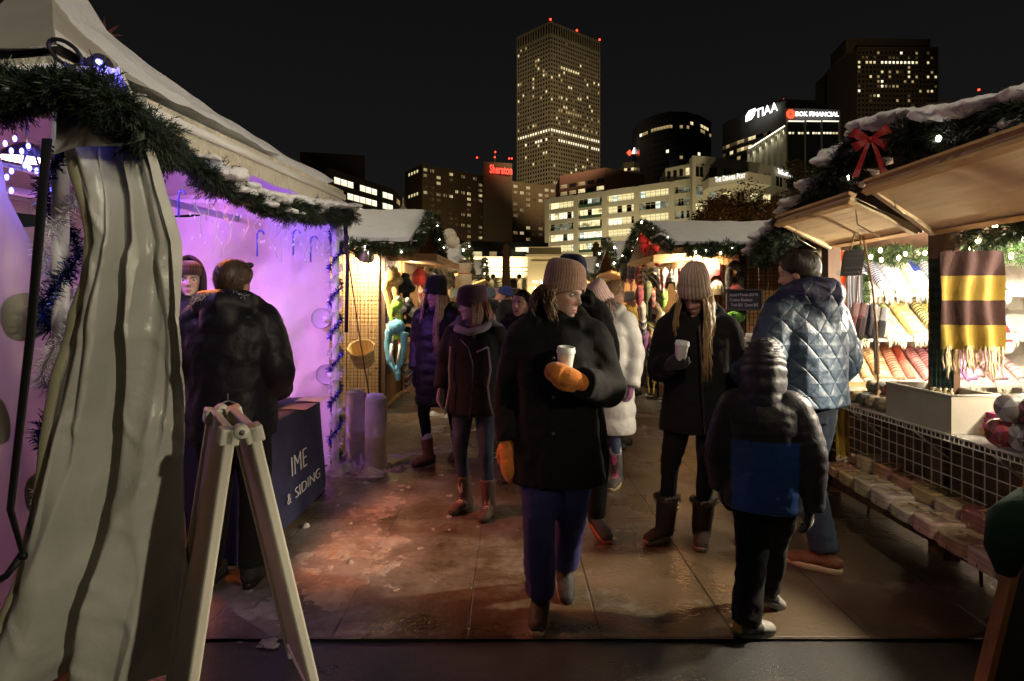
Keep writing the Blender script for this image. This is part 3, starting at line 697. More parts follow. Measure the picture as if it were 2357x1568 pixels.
# 9 hooded vendor in the tent
def hood_up(M, col, ribs=0, amp=.006, open_deg=62, zlo=-.06, fat=1.0, m=M_CLOTH, parent=None, name='hood'):
    b = MB(); o = math.radians(open_deg)
    def pt(u, v, g=0):
        ph = lerp(o, 2*PI-o, u); t = PI*(.0+v*.68); c = math.cos(ph); rr = math.sin(t)**.8 if t < PI/2 else 1-.12*((t-PI/2)/(PI*.2))**2
        z = .1+.172*math.cos(t) if t < PI/2 else lerp(.1, zlo, (t-PI/2)/(PI*.18))
        e = (amp*abs(math.sin((ribs*v+.35*noise.noise(V(math.cos(ph)*1.5, math.sin(ph)*1.5, v*4)))*PI))**.6*(.8+.6*noise.noise(V(math.cos(ph)*2.5, math.sin(ph)*2.5, v*9))) if ribs else 0)-g
        rx = (.105*rr+e)*fat; ry = ((.118 if c > 0 else .135)*rr+e)*fat
        return M@V(rx*math.sin(ph), -ry*c+.005, z+e*.5)
    b.grid(pt, 44, 60, col); b.grid(lambda u, v: pt(1-u, v, .014), 44, 40, tuple(q*.8 for q in col))
    b.tube([pt(0, i/20, .007) for i in range(21)], .014, 8, col); b.tube([pt(1, i/20, .007) for i in range(21)], .014, 8, col)
    return part(name, b, m, parent, local=True)
def ex_vendor(root, J, M, A, LG, cob): hood_up(M, (.035, .02, .024), parent=cob, open_deg=55, fat=1.02)
person('vendor in a dark hood and brown cap facing out of the purple tent', 436, 4.0, 22, 1.80, head_rot=(6, 4, 0),
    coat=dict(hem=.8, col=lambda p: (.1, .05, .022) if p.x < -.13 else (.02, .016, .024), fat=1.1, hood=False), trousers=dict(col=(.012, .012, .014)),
    hat=dict(col=(.05, .022, .018), top=.245, cuff=.05, zf=.15, zb=.1, amp=.001), gloves={'L': {}, 'R': {}}, extra=ex_vendor, skin=(.5, .33, .27))

# 10 child
def ex_kid(root, J, M, A, LG, cob): hood_up(M@Matrix.Scale(1.04, 4), (.021, .02, .027), ribs=9, amp=.010, open_deg=48, parent=cob, m=M_NYLON, zlo=-.09)
KR, KS = 158, 1.28/1.7
kl = wl(KR, -.085, -.015, KS); kr = wl(KR, .1, .2, KS)
person('child in a hooded black and blue puffer jacket seen from behind', 1757, 2.57, KR, 1.28, head_rot=(-10, 8, 0),
    coat=dict(hem=.775, col=lambda p: (.022, .075, .29) if p.z < 1.19+.012*noise.noise(p*9) and abs(p.x) < .185+.014*noise.noise(V(1, p.y*4, p.z*7)) and p.z > .7 else (.021, .02, .027), mat=M_NYLON, fat=1.13, flare=1.02, puff=(.062, .011), wr=(.005, 13), hood=False, sleeve=(.088, .076, .064), collar=1.52),
    arms={'L': (V(.29, .05, 1.08), V(.265, -.02, .86)), 'R': (V(-.3, .03, 1.08), V(-.285, -.04, .78))}, legs={'L': (*kl, 0, -58, 0), 'R': (*kr, .05, -50, 25)},
    trousers=dict(col=(.009, .009, .01), r=(.12, .105, .09, .088, .086), wr=(.012, 13)), boots=dict(shaft=.12, col=(.014, .014, .014), toe=(.22, .22, .2), heel=(.3, .19, .02), lace=(.4, .4, .4), sole=(.02, .02, .02), r=.062, size=1.05),
    gloves={'L': dict(col=(.008, .008, .008), k=1.1), 'R': dict(col=(.008, .008, .008), k=1.1)}, extra=ex_kid, skin=(.5, .31, .24), headz=.0, voxel=.0115)

# 11 man in the blue quilted jacket
MR = 204; ml = wl(MR, -.1, .24); mr_ = wl(MR, .11, 0)
person('man with short dark hair in blue diamond quilted jacket and jeans, back turned', 1852, 3.18, MR, 1.80, head_rot=(20, 6, 0),
    coat=dict(hem=.885, col=(.028, .05, .082), mat=M_QUILT, fat=1.2, wr=(.006, 10), hoodcol=(.013, .016, .05), hoodr=.08, sleeve=(.094, .084, .068)),
    arms={'R': (V(-.32, .02, 1.1), V(-.24, -.16, .92)), 'L': (V(.31, -.02, 1.12), V(.2, -.26, 1.02))}, legs={'L': (*ml, 0, 5, 0), 'R': (*mr_, 0, 28, 0)},
    trousers=dict(col=(.018, .028, .05), r=(.115, .1, .08, .077, .072), mat=M_DENIM, wr=(.009, 12), end=.02), boots=dict(shaft=.04, col=(.16, .06, .025), sole=(.55, .4, .24), r=.05, size=1.05),
    hair=dict(kind='short', col=(.022, .014, .009), tf=.74, tb=.22, th=.017, side=.5), gloves={'L': dict(col=(.4, .24, .17), mat=M_SKIN), 'R': dict(col=(.4, .24, .17), mat=M_SKIN)}, skin=(.46, .28, .21), voxel=.012)

# people further back
person('short haired blond shopper with scarf in profile, behind the white puffer coat', 1409, 6.0, 62, 1.73, head_rot=(10, 0, 0), coat=dict(hem=.7, col=(.1, .075, .05), fat=1.1), hair=dict(kind='short', col=(.36, .22, .1), tf=.78, tb=.12, th=.03, side=.36), gloves={'L': {}, 'R': {}}, voxel=.02)
GRP = 'market crowd in the background'
def crowd(label, x, Y, rz, H, col, hatcol=None, haircol=None, yaw=0, trous=(.012, .012, .016), hood=False, hem=.75, top=.27, extra=None):
    person(label, x, Y, rz, H, GRP, head_rot=(yaw, 0, 0), coat=dict(hem=hem, col=col, fat=1.12, hood=hood), trousers=dict(col=trous), boots=dict(col=(.015, .012, .01)),
           hat=dict(col=hatcol, top=top) if hatcol else None, hair=haircol, gloves={'L': {}, 'R': {}}, voxel=.026, extra=extra)
crowd('shopper in dark grey coat and slate blue hood, leftmost of the far crowd', 1127, 9.2, 170, 1.76, (.03, .035, .04), (.12, .15, .2), hood=True, top=.25)
crowd('shopper with salmon pink hat near the glowing orange stall', 1148, 9.9, 150, 1.74, (.035, .03, .02), (.5, .22, .2))
crowd('shopper in bright blue cap and black jacket in the far crowd', 1166, 8.9, 250, 1.78, (.012, .012, .014), (.03, .05, .24), top=.24)
crowd('shopper in red coat with blonde hair and black hat', 1187, 9.3, 165, 1.76, (.42, .03, .012), (.01, .01, .01), dict(col=(.4, .26, .1), length=.42, n=60, az=(70, 290)), top=.24)
crowd('shopper in dark coat and dark cap by the coloured lights', 1239, 10.6, 180, 1.78, (.015, .014, .014), (.02, .02, .02), top=.25)
crowd('shopper in dark maroon knit hat by the coloured lights', 1258, 10.2, 175, 1.76, (.02, .012, .012), (.14, .02, .02))
crowd('bareheaded shopper with brown hair by the coloured lights', 1226, 12.5, 10, 1.72, (.05, .03, .02), None, dict(kind='short', col=(.1, .05, .03), tf=.76, tb=.15, side=.45, spikes=200))
crowd('shopper in pale mint hat at the corner of the planked stall', 1046, 9.9, 95, 1.74, (.05, .05, .05), (.45, .52, .42))
crowd('shopper in yellow scarf and jacket behind the hanging hats', 1449, 9.4, 60, 1.68, (.5, .34, .06), (.35, .3, .26))
crowd('shopper in black trousers and boots behind the hanging hats', 1487, 10.2, 100, 1.75, (.014, .014, .016), (.02, .02, .022))
crowd('shopper in grey coat deep in the aisle between stalls', 1107, 12.0, 175, 1.77, (.05, .045, .04), (.03, .03, .04))
crowd('shopper in brown coat deep in the aisle between stalls', 1210, 13.5, 175, 1.77, (.09, .05, .03), (.2, .08, .05))
# ------------------------------------------------------------------ greenery
def garland(name, label, path, rad, n, needle=(.045, .006), group=None, snow=None, bulbs=0, bulbm=None, cat='garland', col=(.010, .024, .011), droop=.4, sprig=1.0, per=16, parent_thing=None, bulb_r=.012, voxel=.014):
    path = smooth_path(path, 8); acc = [0]
    for a, b in zip(path, path[1:]): acc.append(acc[-1]+(b-a).length)
    def at(t):
        L = t*acc[-1]
        for i in range(len(path)-1):
            if acc[i+1] >= L or i == len(path)-2:
                k = (L-acc[i])/max(1e-6, acc[i+1]-acc[i]); return path[i].lerp(path[i+1], k), (path[i+1]-path[i]).normalized()
    c = at(.5)[0]
    t = parent_thing or thing(name, label, cat, (c.x, c.y, c.z), 0, group)
    mb = MB(); rr = lambda: rad if not hasattr(rad, '__len__') else None
    def radius(k): return rad if not hasattr(rad, '__len__') else lerp(rad[0], rad[1], k)
    for i in range(n):
        k = R.random(); p, d = at(k); r0 = radius(k)*(.75+.5*noise.noise(p*5))
        a = R.uniform(0, 2*PI); o = d.orthogonal().normalized(); o = Matrix.Rotation(a, 3, d)@o
        base = p+o*r0*R.uniform(.05, .5); dr = (o+d*R.uniform(-.9, .9)+V(0, 0, -droop*R.random())).normalized(); ln = r0*R.uniform(.55, 1.05)*sprig
        g = R.uniform(.5, 1.5); cc = (col[0]*g*R.uniform(.8, 1.3), col[1]*g, col[2]*g*R.uniform(.7, 1.1))
        s1 = dr.orthogonal().normalized(); s2 = dr.cross(s1)
        for q in range(per):
            f = (q+1)/per; m = base+dr*ln*f; th = q*2.4; w = (s1*math.cos(th)+s2*math.sin(th)); nd = (w*.8+dr*.75).normalized(); sd = nd.cross(dr).normalized()*needle[1]*.5
            tip = m+nd*needle[0]*(1.1-.35*f); mb.add([m-sd, m+sd, tip+sd*.4, tip-sd*.4], [(0, 1, 2, 3)], cc)
    part('needles', mb, M_NEEDLE, t, smooth=False)
    if snow:
        sb = MB()
        for i in range(snow[0]):
            k = R.uniform(*(snow[2] if len(snow) > 2 else (0, 1))); p, d = at(k); r0 = radius(k); s = r0*R.uniform(.22, .6)*snow[1]
            q = p+V(R.uniform(-.5, .5)*r0, R.uniform(-.5, .5)*r0, 0); off = ((q-p)-d*(q-p).dot(d)).length/r0; q.z = p.z+r0*(R.uniform(.62, .78)*math.sqrt(max(.05, 1-off*off)) if R.random() < .8 else R.uniform(-.2, .6))
            sb.ball(q, (s*R.uniform(.8, 1.6), s*R.uniform(.8, 1.6), s*.34), 10, 6)
        r = root_of(t); Mi = ROOTM[r.name]; sb.v = [tuple(Mi@Vector(p)) for p in sb.v]
        tag(put('snow', remesh(sb, voxel, 2, (.009, 24), None, 'snow'), M_SNOW, t), kind='stuff')
    if bulbs:
        bm = MB(); bm.ball((0, 0, 0), (bulb_r, bulb_r, bulb_r*1.4), 8, 6); me = bm.mesh('bulb')
        for i in range(bulbs):
            k = (i+R.uniform(.2, .8))/bulbs; p, d = at(k); r0 = radius(k); a = R.uniform(-2.4, -.6)
            q = p+V(R.uniform(-.6, .3)*r0, -.75*r0*R.uniform(.5, 1.1), R.uniform(-.6, .5)*r0) if abs(d.x) > .5 else p+V(R.choice((-1, 1))*.7*r0*R.uniform(.4, 1), -.7*r0*R.uniform(.3, 1), R.uniform(-.5, .6)*r0)
            o = put('bulb', me, bulbm or M_BULB, t); o.location = ROOTM[root_of(t).name]@q
    return t
M_BULB = glow('warm fairy bulb', (1, .78, .42), 28)
M_BULBW = glow('white fairy bulb', (1, .9, .7), 26)
M_BULBB = glow('blue fairy bulb', (.12, .12, 1), 14)
M_BULBV = glow('violet fairy bulb', (.6, .35, 1), 5)
M_BULBD = glow('faint violet fairy bulb', (.7, .45, 1), 1.2)

# ------------------------------------------------------------------ ground
def ground_mat(name, c, rough, kind):
    m = bpy.data.materials.new(name); m.use_nodes = True; nt = m.node_tree; N = nt.nodes; L = nt.links; b = N['Principled BSDF']
    tc = N.new('ShaderNodeTexCoord'); 
    def nz(s, d=5, dist=0):
        n = N.new('ShaderNodeTexNoise'); n.inputs['Scale'].default_value = s; n.inputs['Detail'].default_value = d; n.inputs['Distortion'].default_value = dist
        L.new(tc.outputs['Object'], n.inputs['Vector']); return n.outputs['Fac']
    def mr(x, a, bb, c_, d_):
        q = N.new('ShaderNodeMapRange'); q.inputs[1].default_value = a; q.inputs[2].default_value = bb; q.inputs[3].default_value = c_; q.inputs[4].default_value = d_; L.new(x, q.inputs[0]); return q.outputs[0]
    def mul(a, bb, f=1):
        q = N.new('ShaderNodeMix'); q.data_type = 'RGBA'; q.blend_type = 'MULTIPLY'; q.inputs[0].default_value = f; L.new(a, q.inputs[6]); L.new(bb, q.inputs[7]); return q.outputs[2]
    def math_(op, a, bb=None):
        q = N.new('ShaderNodeMath'); q.operation = op
        for i, w in enumerate((a, bb)):
            if w is None: continue
            if isinstance(w, (int, float)): q.inputs[i].default_value = w
            else: L.new(w, q.inputs[i])
        return q.outputs[0]
    rgb = N.new('ShaderNodeRGB'); rgb.outputs[0].default_value = (*c, 1); out = rgb.outputs[0]
    big = nz(.9, 6, .4); fine = nz(46, 4); spk = nz(160, 2)
    out = mul(out, mr(big, .3, .7, .72, 1.25)); out = mul(out, mr(fine, .3, .7, .86, 1.12)); h = fine
    if kind == 'slab':
        # thin trodden slush lying on the slabs in patches
        dirt = nz(3.2, 9, .8); fine2 = nz(24, 6)
        tot = None
        for (px, py, rx, ry, a_) in ((-.95, 3.25, .55, .95, 1.0), (-1.05, 4.3, .6, .7, .8), (-.2, 3.6, .9, 1.3, .33), (-.6, 5.6, 1.2, .7, .5), (.9, 6.6, 1.5, .5, .35), (-1.3, 2.8, .7, .5, .9)):
            mp = N.new('ShaderNodeMapping'); mp.vector_type = 'POINT'; mp.inputs['Location'].default_value = (-px/rx, -py/ry, 0); mp.inputs['Scale'].default_value = (1/rx, 1/ry, 0); L.new(tc.outputs['Object'], mp.inputs[0])
            ln = N.new('ShaderNodeVectorMath'); ln.operation = 'LENGTH'; L.new(mp.outputs[0], ln.inputs[0]); g_ = mr(ln.outputs['Value'], 0, 1.25, a_, 0)
            tot = g_ if tot is None else math_('MAXIMUM', tot, g_)
        sm = mr(math_('ADD', math_('ADD', tot, math_('MULTIPLY', dirt, 1.5)), math_('MULTIPLY', fine2, .7)), 1.22, 2.2, 0, .9)
        sx = N.new('ShaderNodeSeparateXYZ'); L.new(tc.outputs['Object'], sx.inputs[0])
        js = []
        wob = math_('MULTIPLY', math_('SUBTRACT', nz(2.2, 3), .5), .016)
        for o, off, per in ((0, .205, .607), (1, -2.54+.0, 1.4)):
            f = math_('FRACT', math_('DIVIDE', math_('ADD', math_('ADD', sx.outputs[o], off+6*per), wob), per)); d = math_('MULTIPLY', math_('SUBTRACT', .5, math_('ABSOLUTE', math_('SUBTRACT', f, .5))), per); js.append(d)
        j = math_('MINIMUM', js[0], js[1]); jm = mr(j, .002, .0075, .22, 1); out = mul(out, jm); h = math_('ADD', math_('MULTIPLY', jm, 1.5), fine)
        mxs = N.new('ShaderNodeMix'); mxs.data_type = 'RGBA'; L.new(sm, mxs.inputs[0]); L.new(out, mxs.inputs[6]); mxs.inputs[7].default_value = (.3, .285, .27, 1); out = mxs.outputs[2]; h = math_('ADD', h, math_('MULTIPLY', sm, 1.2))
        wet = mr(big, .42, .6, rough-.12, rough+.22)
        L.new(math_('ADD', wet, math_('MULTIPLY', fine, .08)), b.inputs['Roughness'])
    elif kind == 'brick':
        br = N.new('ShaderNodeTexBrick'); br.inputs['Scale'].default_value = 4.2; br.inputs['Mortar Size'].default_value = .03
        br.inputs['Color1'].default_value = (*c, 1); br.inputs['Color2'].default_value = tuple(q*.65 for q in c)+(1,); br.inputs['Mortar'].default_value = (.05, .04, .03, 1)
        L.new(tc.outputs['Object'], br.inputs['Vector']); out = mul(br.outputs['Color'], mr(big, .3, .7, .7, 1.2)); b.inputs['Roughness'].default_value = rough; h = br.outputs['Fac']
    else:
        out = mul(out, mr(spk, .35, .7, .6, 1.7)); h = spk
        L.new(mr(big, .4, .62, rough-.3, rough+.1), b.inputs['Roughness'])
    bp = N.new('ShaderNodeBump'); bp.inputs['Strength'].default_value = .45; bp.inputs['Distance'].default_value = .008
    L.new(h, bp.inputs['Height']); L.new(bp.outputs[0], b.inputs['Normal']); L.new(out, b.inputs['Base Color'])
    return m
def sheet(name, x0, y0, x1, y1, z, m):
    b = MB(); b.quad((x0, y0, z), (x1, y0, z), (x1, y1, z), (x0, y1, z)); return setting(name, b, m)
G_ASPH = ground_mat('asphalt', (.026, .026, .027), .55, 'asphalt')
sheet('ground', -1500, -60, 1500, 1600, -.012, G_ASPH)
sheet('pavement', -9, 2.53, 9, 7.75, 0, ground_mat('concrete slabs', (.068, .047, .027), .33, 'slab'))
sheet('path', -9, 9.6, 9, 34, 0, ground_mat('brick paving', (.24, .12, .06), .5, 'brick'))
sheet('road', -30, 7.75, 30, 9.6, -.004, ground_mat('wet asphalt', (.045, .043, .042), .45, 'asphalt'))

# trodden slush and frozen snow by the tent
def snow_field(name, spec, res, seed):
    """spec: list of (x, y, rx, ry, height) mounds; real relief that breaks through the paving"""
    x0 = min(s[0]-s[2]*1.5 for s in spec); x1 = max(s[0]+s[2]*1.5 for s in spec); y0 = min(s[1]-s[3]*1.5 for s in spec); y1 = max(s[1]+s[3]*1.5 for s in spec)
    nx = int((x1-x0)/res); ny = int((y1-y0)/res); mb = MB(); idx = {}
    def hgt(x, y):
        m = 0
        for a, b, rx, ry, h in spec:
            q = ((x-a)/rx)**2+((y-b)/ry)**2; m = max(m, h*max(0, 1-q))
        p = V(x*6, y*6, seed); n1 = noise.fractal(p, .8, 2.1, 5); n2 = noise.noise(V(x*38, y*38, seed)); n3 = abs(noise.noise(V(x*17, y*17, seed+4)))
        return m*(.45+.9*n1+.22*n2-.55*n3)-.0045
    hs = {}
    for j in range(ny+1):
        for i in range(nx+1):
            x = x0+i*res; y = y0+j*res; hs[i, j] = hgt(x, y)
    for j in range(ny):
        for i in range(nx):
            ks = [(i, j), (i+1, j), (i+1, j+1), (i, j+1)]
            if max(hs[k] for k in ks) > 0:
                f = []
                for k in ks:
                    if k not in idx: idx[k] = len(mb.v); mb.v.append((x0+k[0]*res, y0+k[1]*res, hs[k]))
                    f.append(idx[k])
                mb.f.append(tuple(f)); mb.c.append((1, 1, 1))
    return setting(name, mb, mat('trodden snow', (.3, .28, .265), .7, bump=(70, .6, .012), var=.35, vscale=14), True, 'stuff')
snow_field('snow', [(-.98, 4.2, .3, .4, .015), (-.95, 3.4, .42, .5, .018), (-.92, 3.0, .4, .3, .016), (-1.15, 2.8, .3, .2, .014), (-1.06, 2.56, .2, .12, .014)], .008, 3)
snow_field('snow', [(-1.47, 5.05, .22, .2, .13), (-1.26, 4.98, .16, .12, .09), (-1.12, 5.16, .18, .13, .09), (-.95, 5.3, .22, .1, .05), (-1.5, 5.35, .2, .2, .16), (-1.02, 5.6, .25, .1, .03), (-1.1, 7.65, .2, .08, .08), (-.8, 7.5, .16, .06, .06)], .012, 9)
rs = random.Random(5)
snow_field('snow', [(rs.gauss(-.75, .45), rs.gauss(3.6, .9), q, q*rs.uniform(.6, 1.3), q*.9) for q in [rs.uniform(.012, .032) for _ in range(80)]], .007, 21)
snow_field('snow', [(-.7, 6.7, .8, .4, .012), (-.5, 5.9, .6, .3, .008)], .013, 15)

# ------------------------------------------------------------------ the tent on the left
TN, TF = V(-1.905, 2.37, 0), V(-1.55, 5.2, 0)
td = (TF-TN).normalized(); tl = V(-td.y, td.x, 0)
TNL, TFL = TN+tl*3.0, TF+tl*3.0
EAVE = 2.54
tent = thing('market_tent', 'white peaked market tent with snowy roof and purple light inside', 'tent', (TN+TFL)/2)
PEAK = V((TN.x+TFL.x)/2-.02, (TN.y+TFL.y)/2, 4.35)
ZT = [(0, EAVE), (.25, 2.74), (.5, 3.0), (.7, 3.24), (.85, 3.46), (.95, 3.8), (1, 4.35)]
def roof_pt(a, b, u, s, off=0):
    e = a.lerp(b, u); sag = .10*math.sin(PI*u)*math.sin(PI*min(1, s*1.1))
    p = e.lerp(V(PEAK.x, PEAK.y, 0), s); return V(p.x, p.y, interp(ZT, s)-sag+off)
M_VINYL = mat('tent vinyl', (.62, .6, .56), .4, bump=(3.2, .5, .07), var=.12, vscale=2.2, translu=.2)
M_ROOFV = mat('roof vinyl', (.5, .48, .41), .45, bump=(9, .25, .02), var=.12, vscale=2.5)
M_VINYLC = mat('curtain vinyl', (.52, .52, .47),  .33, bump=(9, .35, .03), var=.16, vscale=2.6, spec=.6)
M_SHEER = mat('sheer side panel', (.62, .56, .55), .55, bump=(9, .3, .02), var=.1, vscale=3, translu=.5)
M_CRINK = mat('icy crinkled vinyl', (.6, .57, .46), .22, bump=(38, .9, .03), var=.15, vscale=9, spec=.6)
rb = MB()
for a, b in ((TN, TF), (TF, TFL), (TFL, TNL), (TNL, TN)): rb.grid(lambda u, v, a=a, b=b: roof_pt(a, b, u, v), 26, 30)
roof = part('roof', rb, M_ROOFV, tent)
vb = MB()
for a, b in ((TN, TF), (TF, TFL), (TFL, TNL), (TNL, TN)): vb.grid(lambda u, v, a=a, b=b: a.lerp(b, u)+(tl*-1 if False else V(0, 0, 0))+V(0, 0, EAVE-.19*v+.006*math.sin(u*40)*v), 40, 3)
part('valance', vb, M_CRINK, tent)
# snow lying on the roof: a real layer with a ragged edge
def roof_snow(a, b, fn, thick):
    sb = MB(); nu, nv = 90, 80; g = {}
    for j in range(nv+1):
        for i in range(nu+1):
            u, s = i/nu, j/nv*.93; p = roof_pt(a, b, u, s); m = fn(u, s, p); g[i, j] = p+V(0, 0, thick*m*(1+.35*noise.noise(p*6)) if m > 0 else -.02)
    for j in range(nv):
        for i in range(nu):
            ks = [(i, j), (i+1, j), (i+1, j+1), (i, j+1)]
            if any(fn(k[0]/nu, k[1]/nv*.93, roof_pt(a, b, k[0]/nu, k[1]/nv*.93)) > 0 for k in ks): sb.add([g[k] for k in ks], [(0, 1, 2, 3)])
    return sb
def m1(u, s, p):
    n = .5*noise.noise(p*4)+.25*noise.noise(p*13); w = (1-s)           # distance to the two hips, to the eave
    dF = (1-u)*w*2.85; dN = u*w*2.85
    k = max(.34-dF+.1*n, (.5-dN+.16*n) if s < .45 else -1, (.10+.3*max(0, .55-u)-s+.05*n) if u < .62 else -1)
    return min(1, max(-1, k*7))
part('snow', roof_snow(TN, TF, m1, .055), M_SNOW, tent)
def m2(u, s, p):
    n = .5*noise.noise(p*4)+.25*noise.noise(p*13); return min(1, max(-1, (.22-s+.16*n)*7))
part('snow', roof_snow(TNL, TN, m2, .045), M_SNOW, tent)
# frame, walls
for c in (TN, TF, TNL, TFL):
    b = MB(); q = c+(tl*.05)+(td*(.06 if c in (TN, TNL) else -.06)); b.tube([q, q+V(0, 0, EAVE-.02)], .032, 14, (.72, .72, .74)); b.box(q-V(.09, .09, 0), q+V(.09, .09, .012), (.3, .3, .3)); part('pole', b, M_PLASTIC, tent)
b = MB()
for a_, b_ in ((TN, TF), (TF, TFL), (TFL, TNL), (TNL, TN)): b.beam(a_+V(0, 0, EAVE-.06), b_+V(0, 0, EAVE-.06), .045, .045, (.75, .75, .74))
for k in (.35, .6): b.beam(TF.lerp(TFL, k)+V(0, 0, 2.3), TN.lerp(TNL, k)+V(0, 0, 2.3), .04, .05, (.7, .7, .7))
part('frame', b, M_PLASTIC, tent)
def wall_sheet(a, b, top, amp=.03, pleat=5, seed=0):
    w = MB(); nrm = (b-a).cross(V(0, 0, 1)).normalized()
    def fn(u, v):
        p = a.lerp(b, u); z = top-(top-.02)*v-(.10*abs(math.sin(PI*3*u))*(1-v)**6)
        d = amp*(math.sin(u*PI*2*pleat+1.5*noise.noise(V(u*3, v*2, seed)))*(.35+.65*v)+1.6*noise.noise(V(u*7+v*3, v*4-u*5, seed))+.7*noise.noise(V(u*19-v*8, v*9, seed+3)))
        return p+nrm*d+V(0, 0, z)
    w.grid(fn, 120, 70); return w
part('wall', wall_sheet(TF+td*-.02+tl*.12, TFL-td*.02, 2.42, .028, 4, 1), M_VINYL, tent, label='back wall of the tent glowing purple and pink')
part('wall', wall_sheet(TFL-tl*.03, TNL-tl*.03, 2.3, .02, 5, 5), M_VINYL, tent)
for u0, z0 in ((.06, 1.37), (.045, .86)):                               # clear vinyl discs where the wall ties to the pole
    c = TF.lerp(TFL, u0)-td*.075+V(0, 0, z0); d = MB(); d.lathe([(.001, 0), (.088, 0), (.095, .004), (.088, .008)], c, 28, (.5, .45, .52), Matrix.Rotation(PI/2, 3, 'X')); d.box(c+V(.02, -.03, -.03), c+V(.075, -.015, .02), (.8, .75, .8)); part('tie_disc', d, M_PLASTIC, tent)
# gathered side curtain at the near corner
CL = [(2.42, -1.68), (2.1, -1.69), (1.9, -1.655), (1.74, -1.65), (1.36, -1.735), (1.08, -1.79), (.7, -1.835), (.44, -1.86), (.25, -1.93), (.02, -2.04)]
CR = [(2.42, -1.5), (2.1, -1.41), (1.74, -1.3), (1.36, -1.262), (1.08, -1.245), (.7, -1.235), (.44, -1.235), (.02, -1.22)]
CL = CL[::-1]; CR = CR[::-1]
RIDGE = [(.16, .06, .06, .03), (.36, .17, .11, .06), (.50, .35, .085, -.085), (.60, .46, .07, .065), (.72, .80, .13, -.04), (.84, .66, .08, .03), (.97, .985, .04, .05), (.25, .30, .04, -.02)]
def curtain(u, v):
    z = 2.42-2.4*v; a = interp(CL, z); b = interp(CR, z); wid = (b-a); d = 0
    for ut, ub, w, am in RIDGE:
        c = lerp(ut, ub, v)+.018*math.sin(v*7+ut*30)+.06*noise.noise(V(v*2.6, ut*9, 1)); q = abs(u-c)/(w*(.85+.6*v)); d += am*(.45+.75*v)*math.exp(-q**1.6)
    n = noise.noise(V(u*2.5, v*4, 2)); cr = abs(noise.noise(V(u*2.2+v*2.4, v*2.6-u*1.5, 6))); c2 = abs(noise.noise(V(u*5-v*5, v*7, 16)))
    y = 2.2-1.5*d*min(1.15, wid/.45+.15)+.07*n-.12*(.2-min(.2, cr))*(.3+v)-.06*(.16-min(.16, c2))
    x = lerp(a, b, u)+.012*noise.noise(V(u*6, v*5, 9))
    return V(x, y+.05*(u-.5)**2-.16*max(0, v-.75)*(1-u), z)
cb = MB(); cb.grid(curtain, 190, 120)
cur = part('curtain', cb, M_VINYLC, tent, label='gathered cream vinyl curtain at the near corner of the tent')
b = MB(); b.tube([curtain(.0, v)+V(-.004, -.012, 0) for v in [i/40 for i in range(41)]], .021, 8, (.42, .4, .27), flat=(.35, V(0, 1, 0))); part('hem', b, M_PAINT, cur)
# flap that folds over its top
def flap(u, v):
    x = lerp(-1.72, -1.36, u); z = 2.30-(.24-.05*u)*v; return V(x-.03*(1-v)*u, 2.13-.03*v+.02*math.sin(u*8+v*2), z)
b = MB(); b.grid(flap, 40, 16); part('flap', b, M_VINYLC, cur)
# sheer panel hanging at the left edge of the tent front, with printed dots
SR = [(0.0, -1.88), (.45, -1.95), (.9, -2.0), (1.25, -2.04), (1.5, -2.1), (1.8, -2.26), (2.0, -2.36), (2.35, -2.42)]
def sheer(u, v):
    z = 2.34-2.32*v; b = interp(SR, z); a = -3.5; x = lerp(a, b, u); return V(x, 2.62+.1*(1-u)*.6+.03*math.sin(u*26+2*math.sin(v*3))+.02*noise.noise(V(u*5, v*5, 8)), z)
b = MB(); b.grid(sheer, 90, 60); sp = part('side_panel', b, M_SHEER, tent, label='sheer hanging panel with big printed dots')
def near_uv(x, z):
    v = (2.34-z)/2.32; bb = interp(SR, z); return (x+3.5)/(bb+3.5), v
for x, z, r in ((-2.26, 1.44, .1), (-2.15, .62, .1), (-2.42, .95, .1), (-2.47, 1.75, .09)):
    u, v = near_uv(x, z); c = sheer(u, v); d = MB()
    d.grid(lambda s, t, x=x, z=z, r=r: (lambda q: sheer(*q)+V(0, -.006, 0))(near_uv(x+r*t*math.cos(2*PI*s), z+r*1.12*t*math.sin(2*PI*s))), 28, 5, (.32, .3, .24)); part('printed_dot', d, M_PAINT, sp)
# strap and ratchet
b = MB(); b.tube([V(-1.745, 2.12, 2.12), V(-1.78, 2.09, 1.4), V(-1.83, 2.06, .75), P(52, 1275, 2.02)], [.02, .019, .015, .01], 8, flat=(.25, V(0, 1, 0)), ref=(1, 0, 0)); b.tube([P(52, 1275, 2.02), P(15, 1325, 2.0), P(-60, 1370, 2.0)], [.016, .012, .01], 8, flat=(.4, V(0, 1, 0))); b.ball(P(52, 1280, 2.02), (.02, .012, .016), 8, 6)
part('strap', b, M_BLACK, tent, label='black strap down the near corner')
b = MB(); b.tube([P(795, 520, 5.12), P(800, 600, 5.12), P(797, 765, 5.12)], [.02, .018, .018], 6, flat=(.25, V(0, 1, 0)), ref=(1, 0, 0)); b.ball(P(797, 548, 5.1), (.025, .01, .04), 8, 6); part('strap', b, M_BLACK, tent, label='black strap hanging from the far corner')
b = MB(); b.tube([P(797, 560, 5.1), P(825, 760, 5.14), P(850, 912, 5.18)], .006, 6); part('guy_rope', b, mat('brown rope', (.08, .04, .025), .9), tent)
b = MB(); b.tube([P(150+38*math.cos(t), 122+26*math.sin(t)+18*math.cos(t), 2.2) for t in [i*2*PI/24 for i in range(25)]], .008, 8); part('strap_loop', b, M_BLACK, tent)

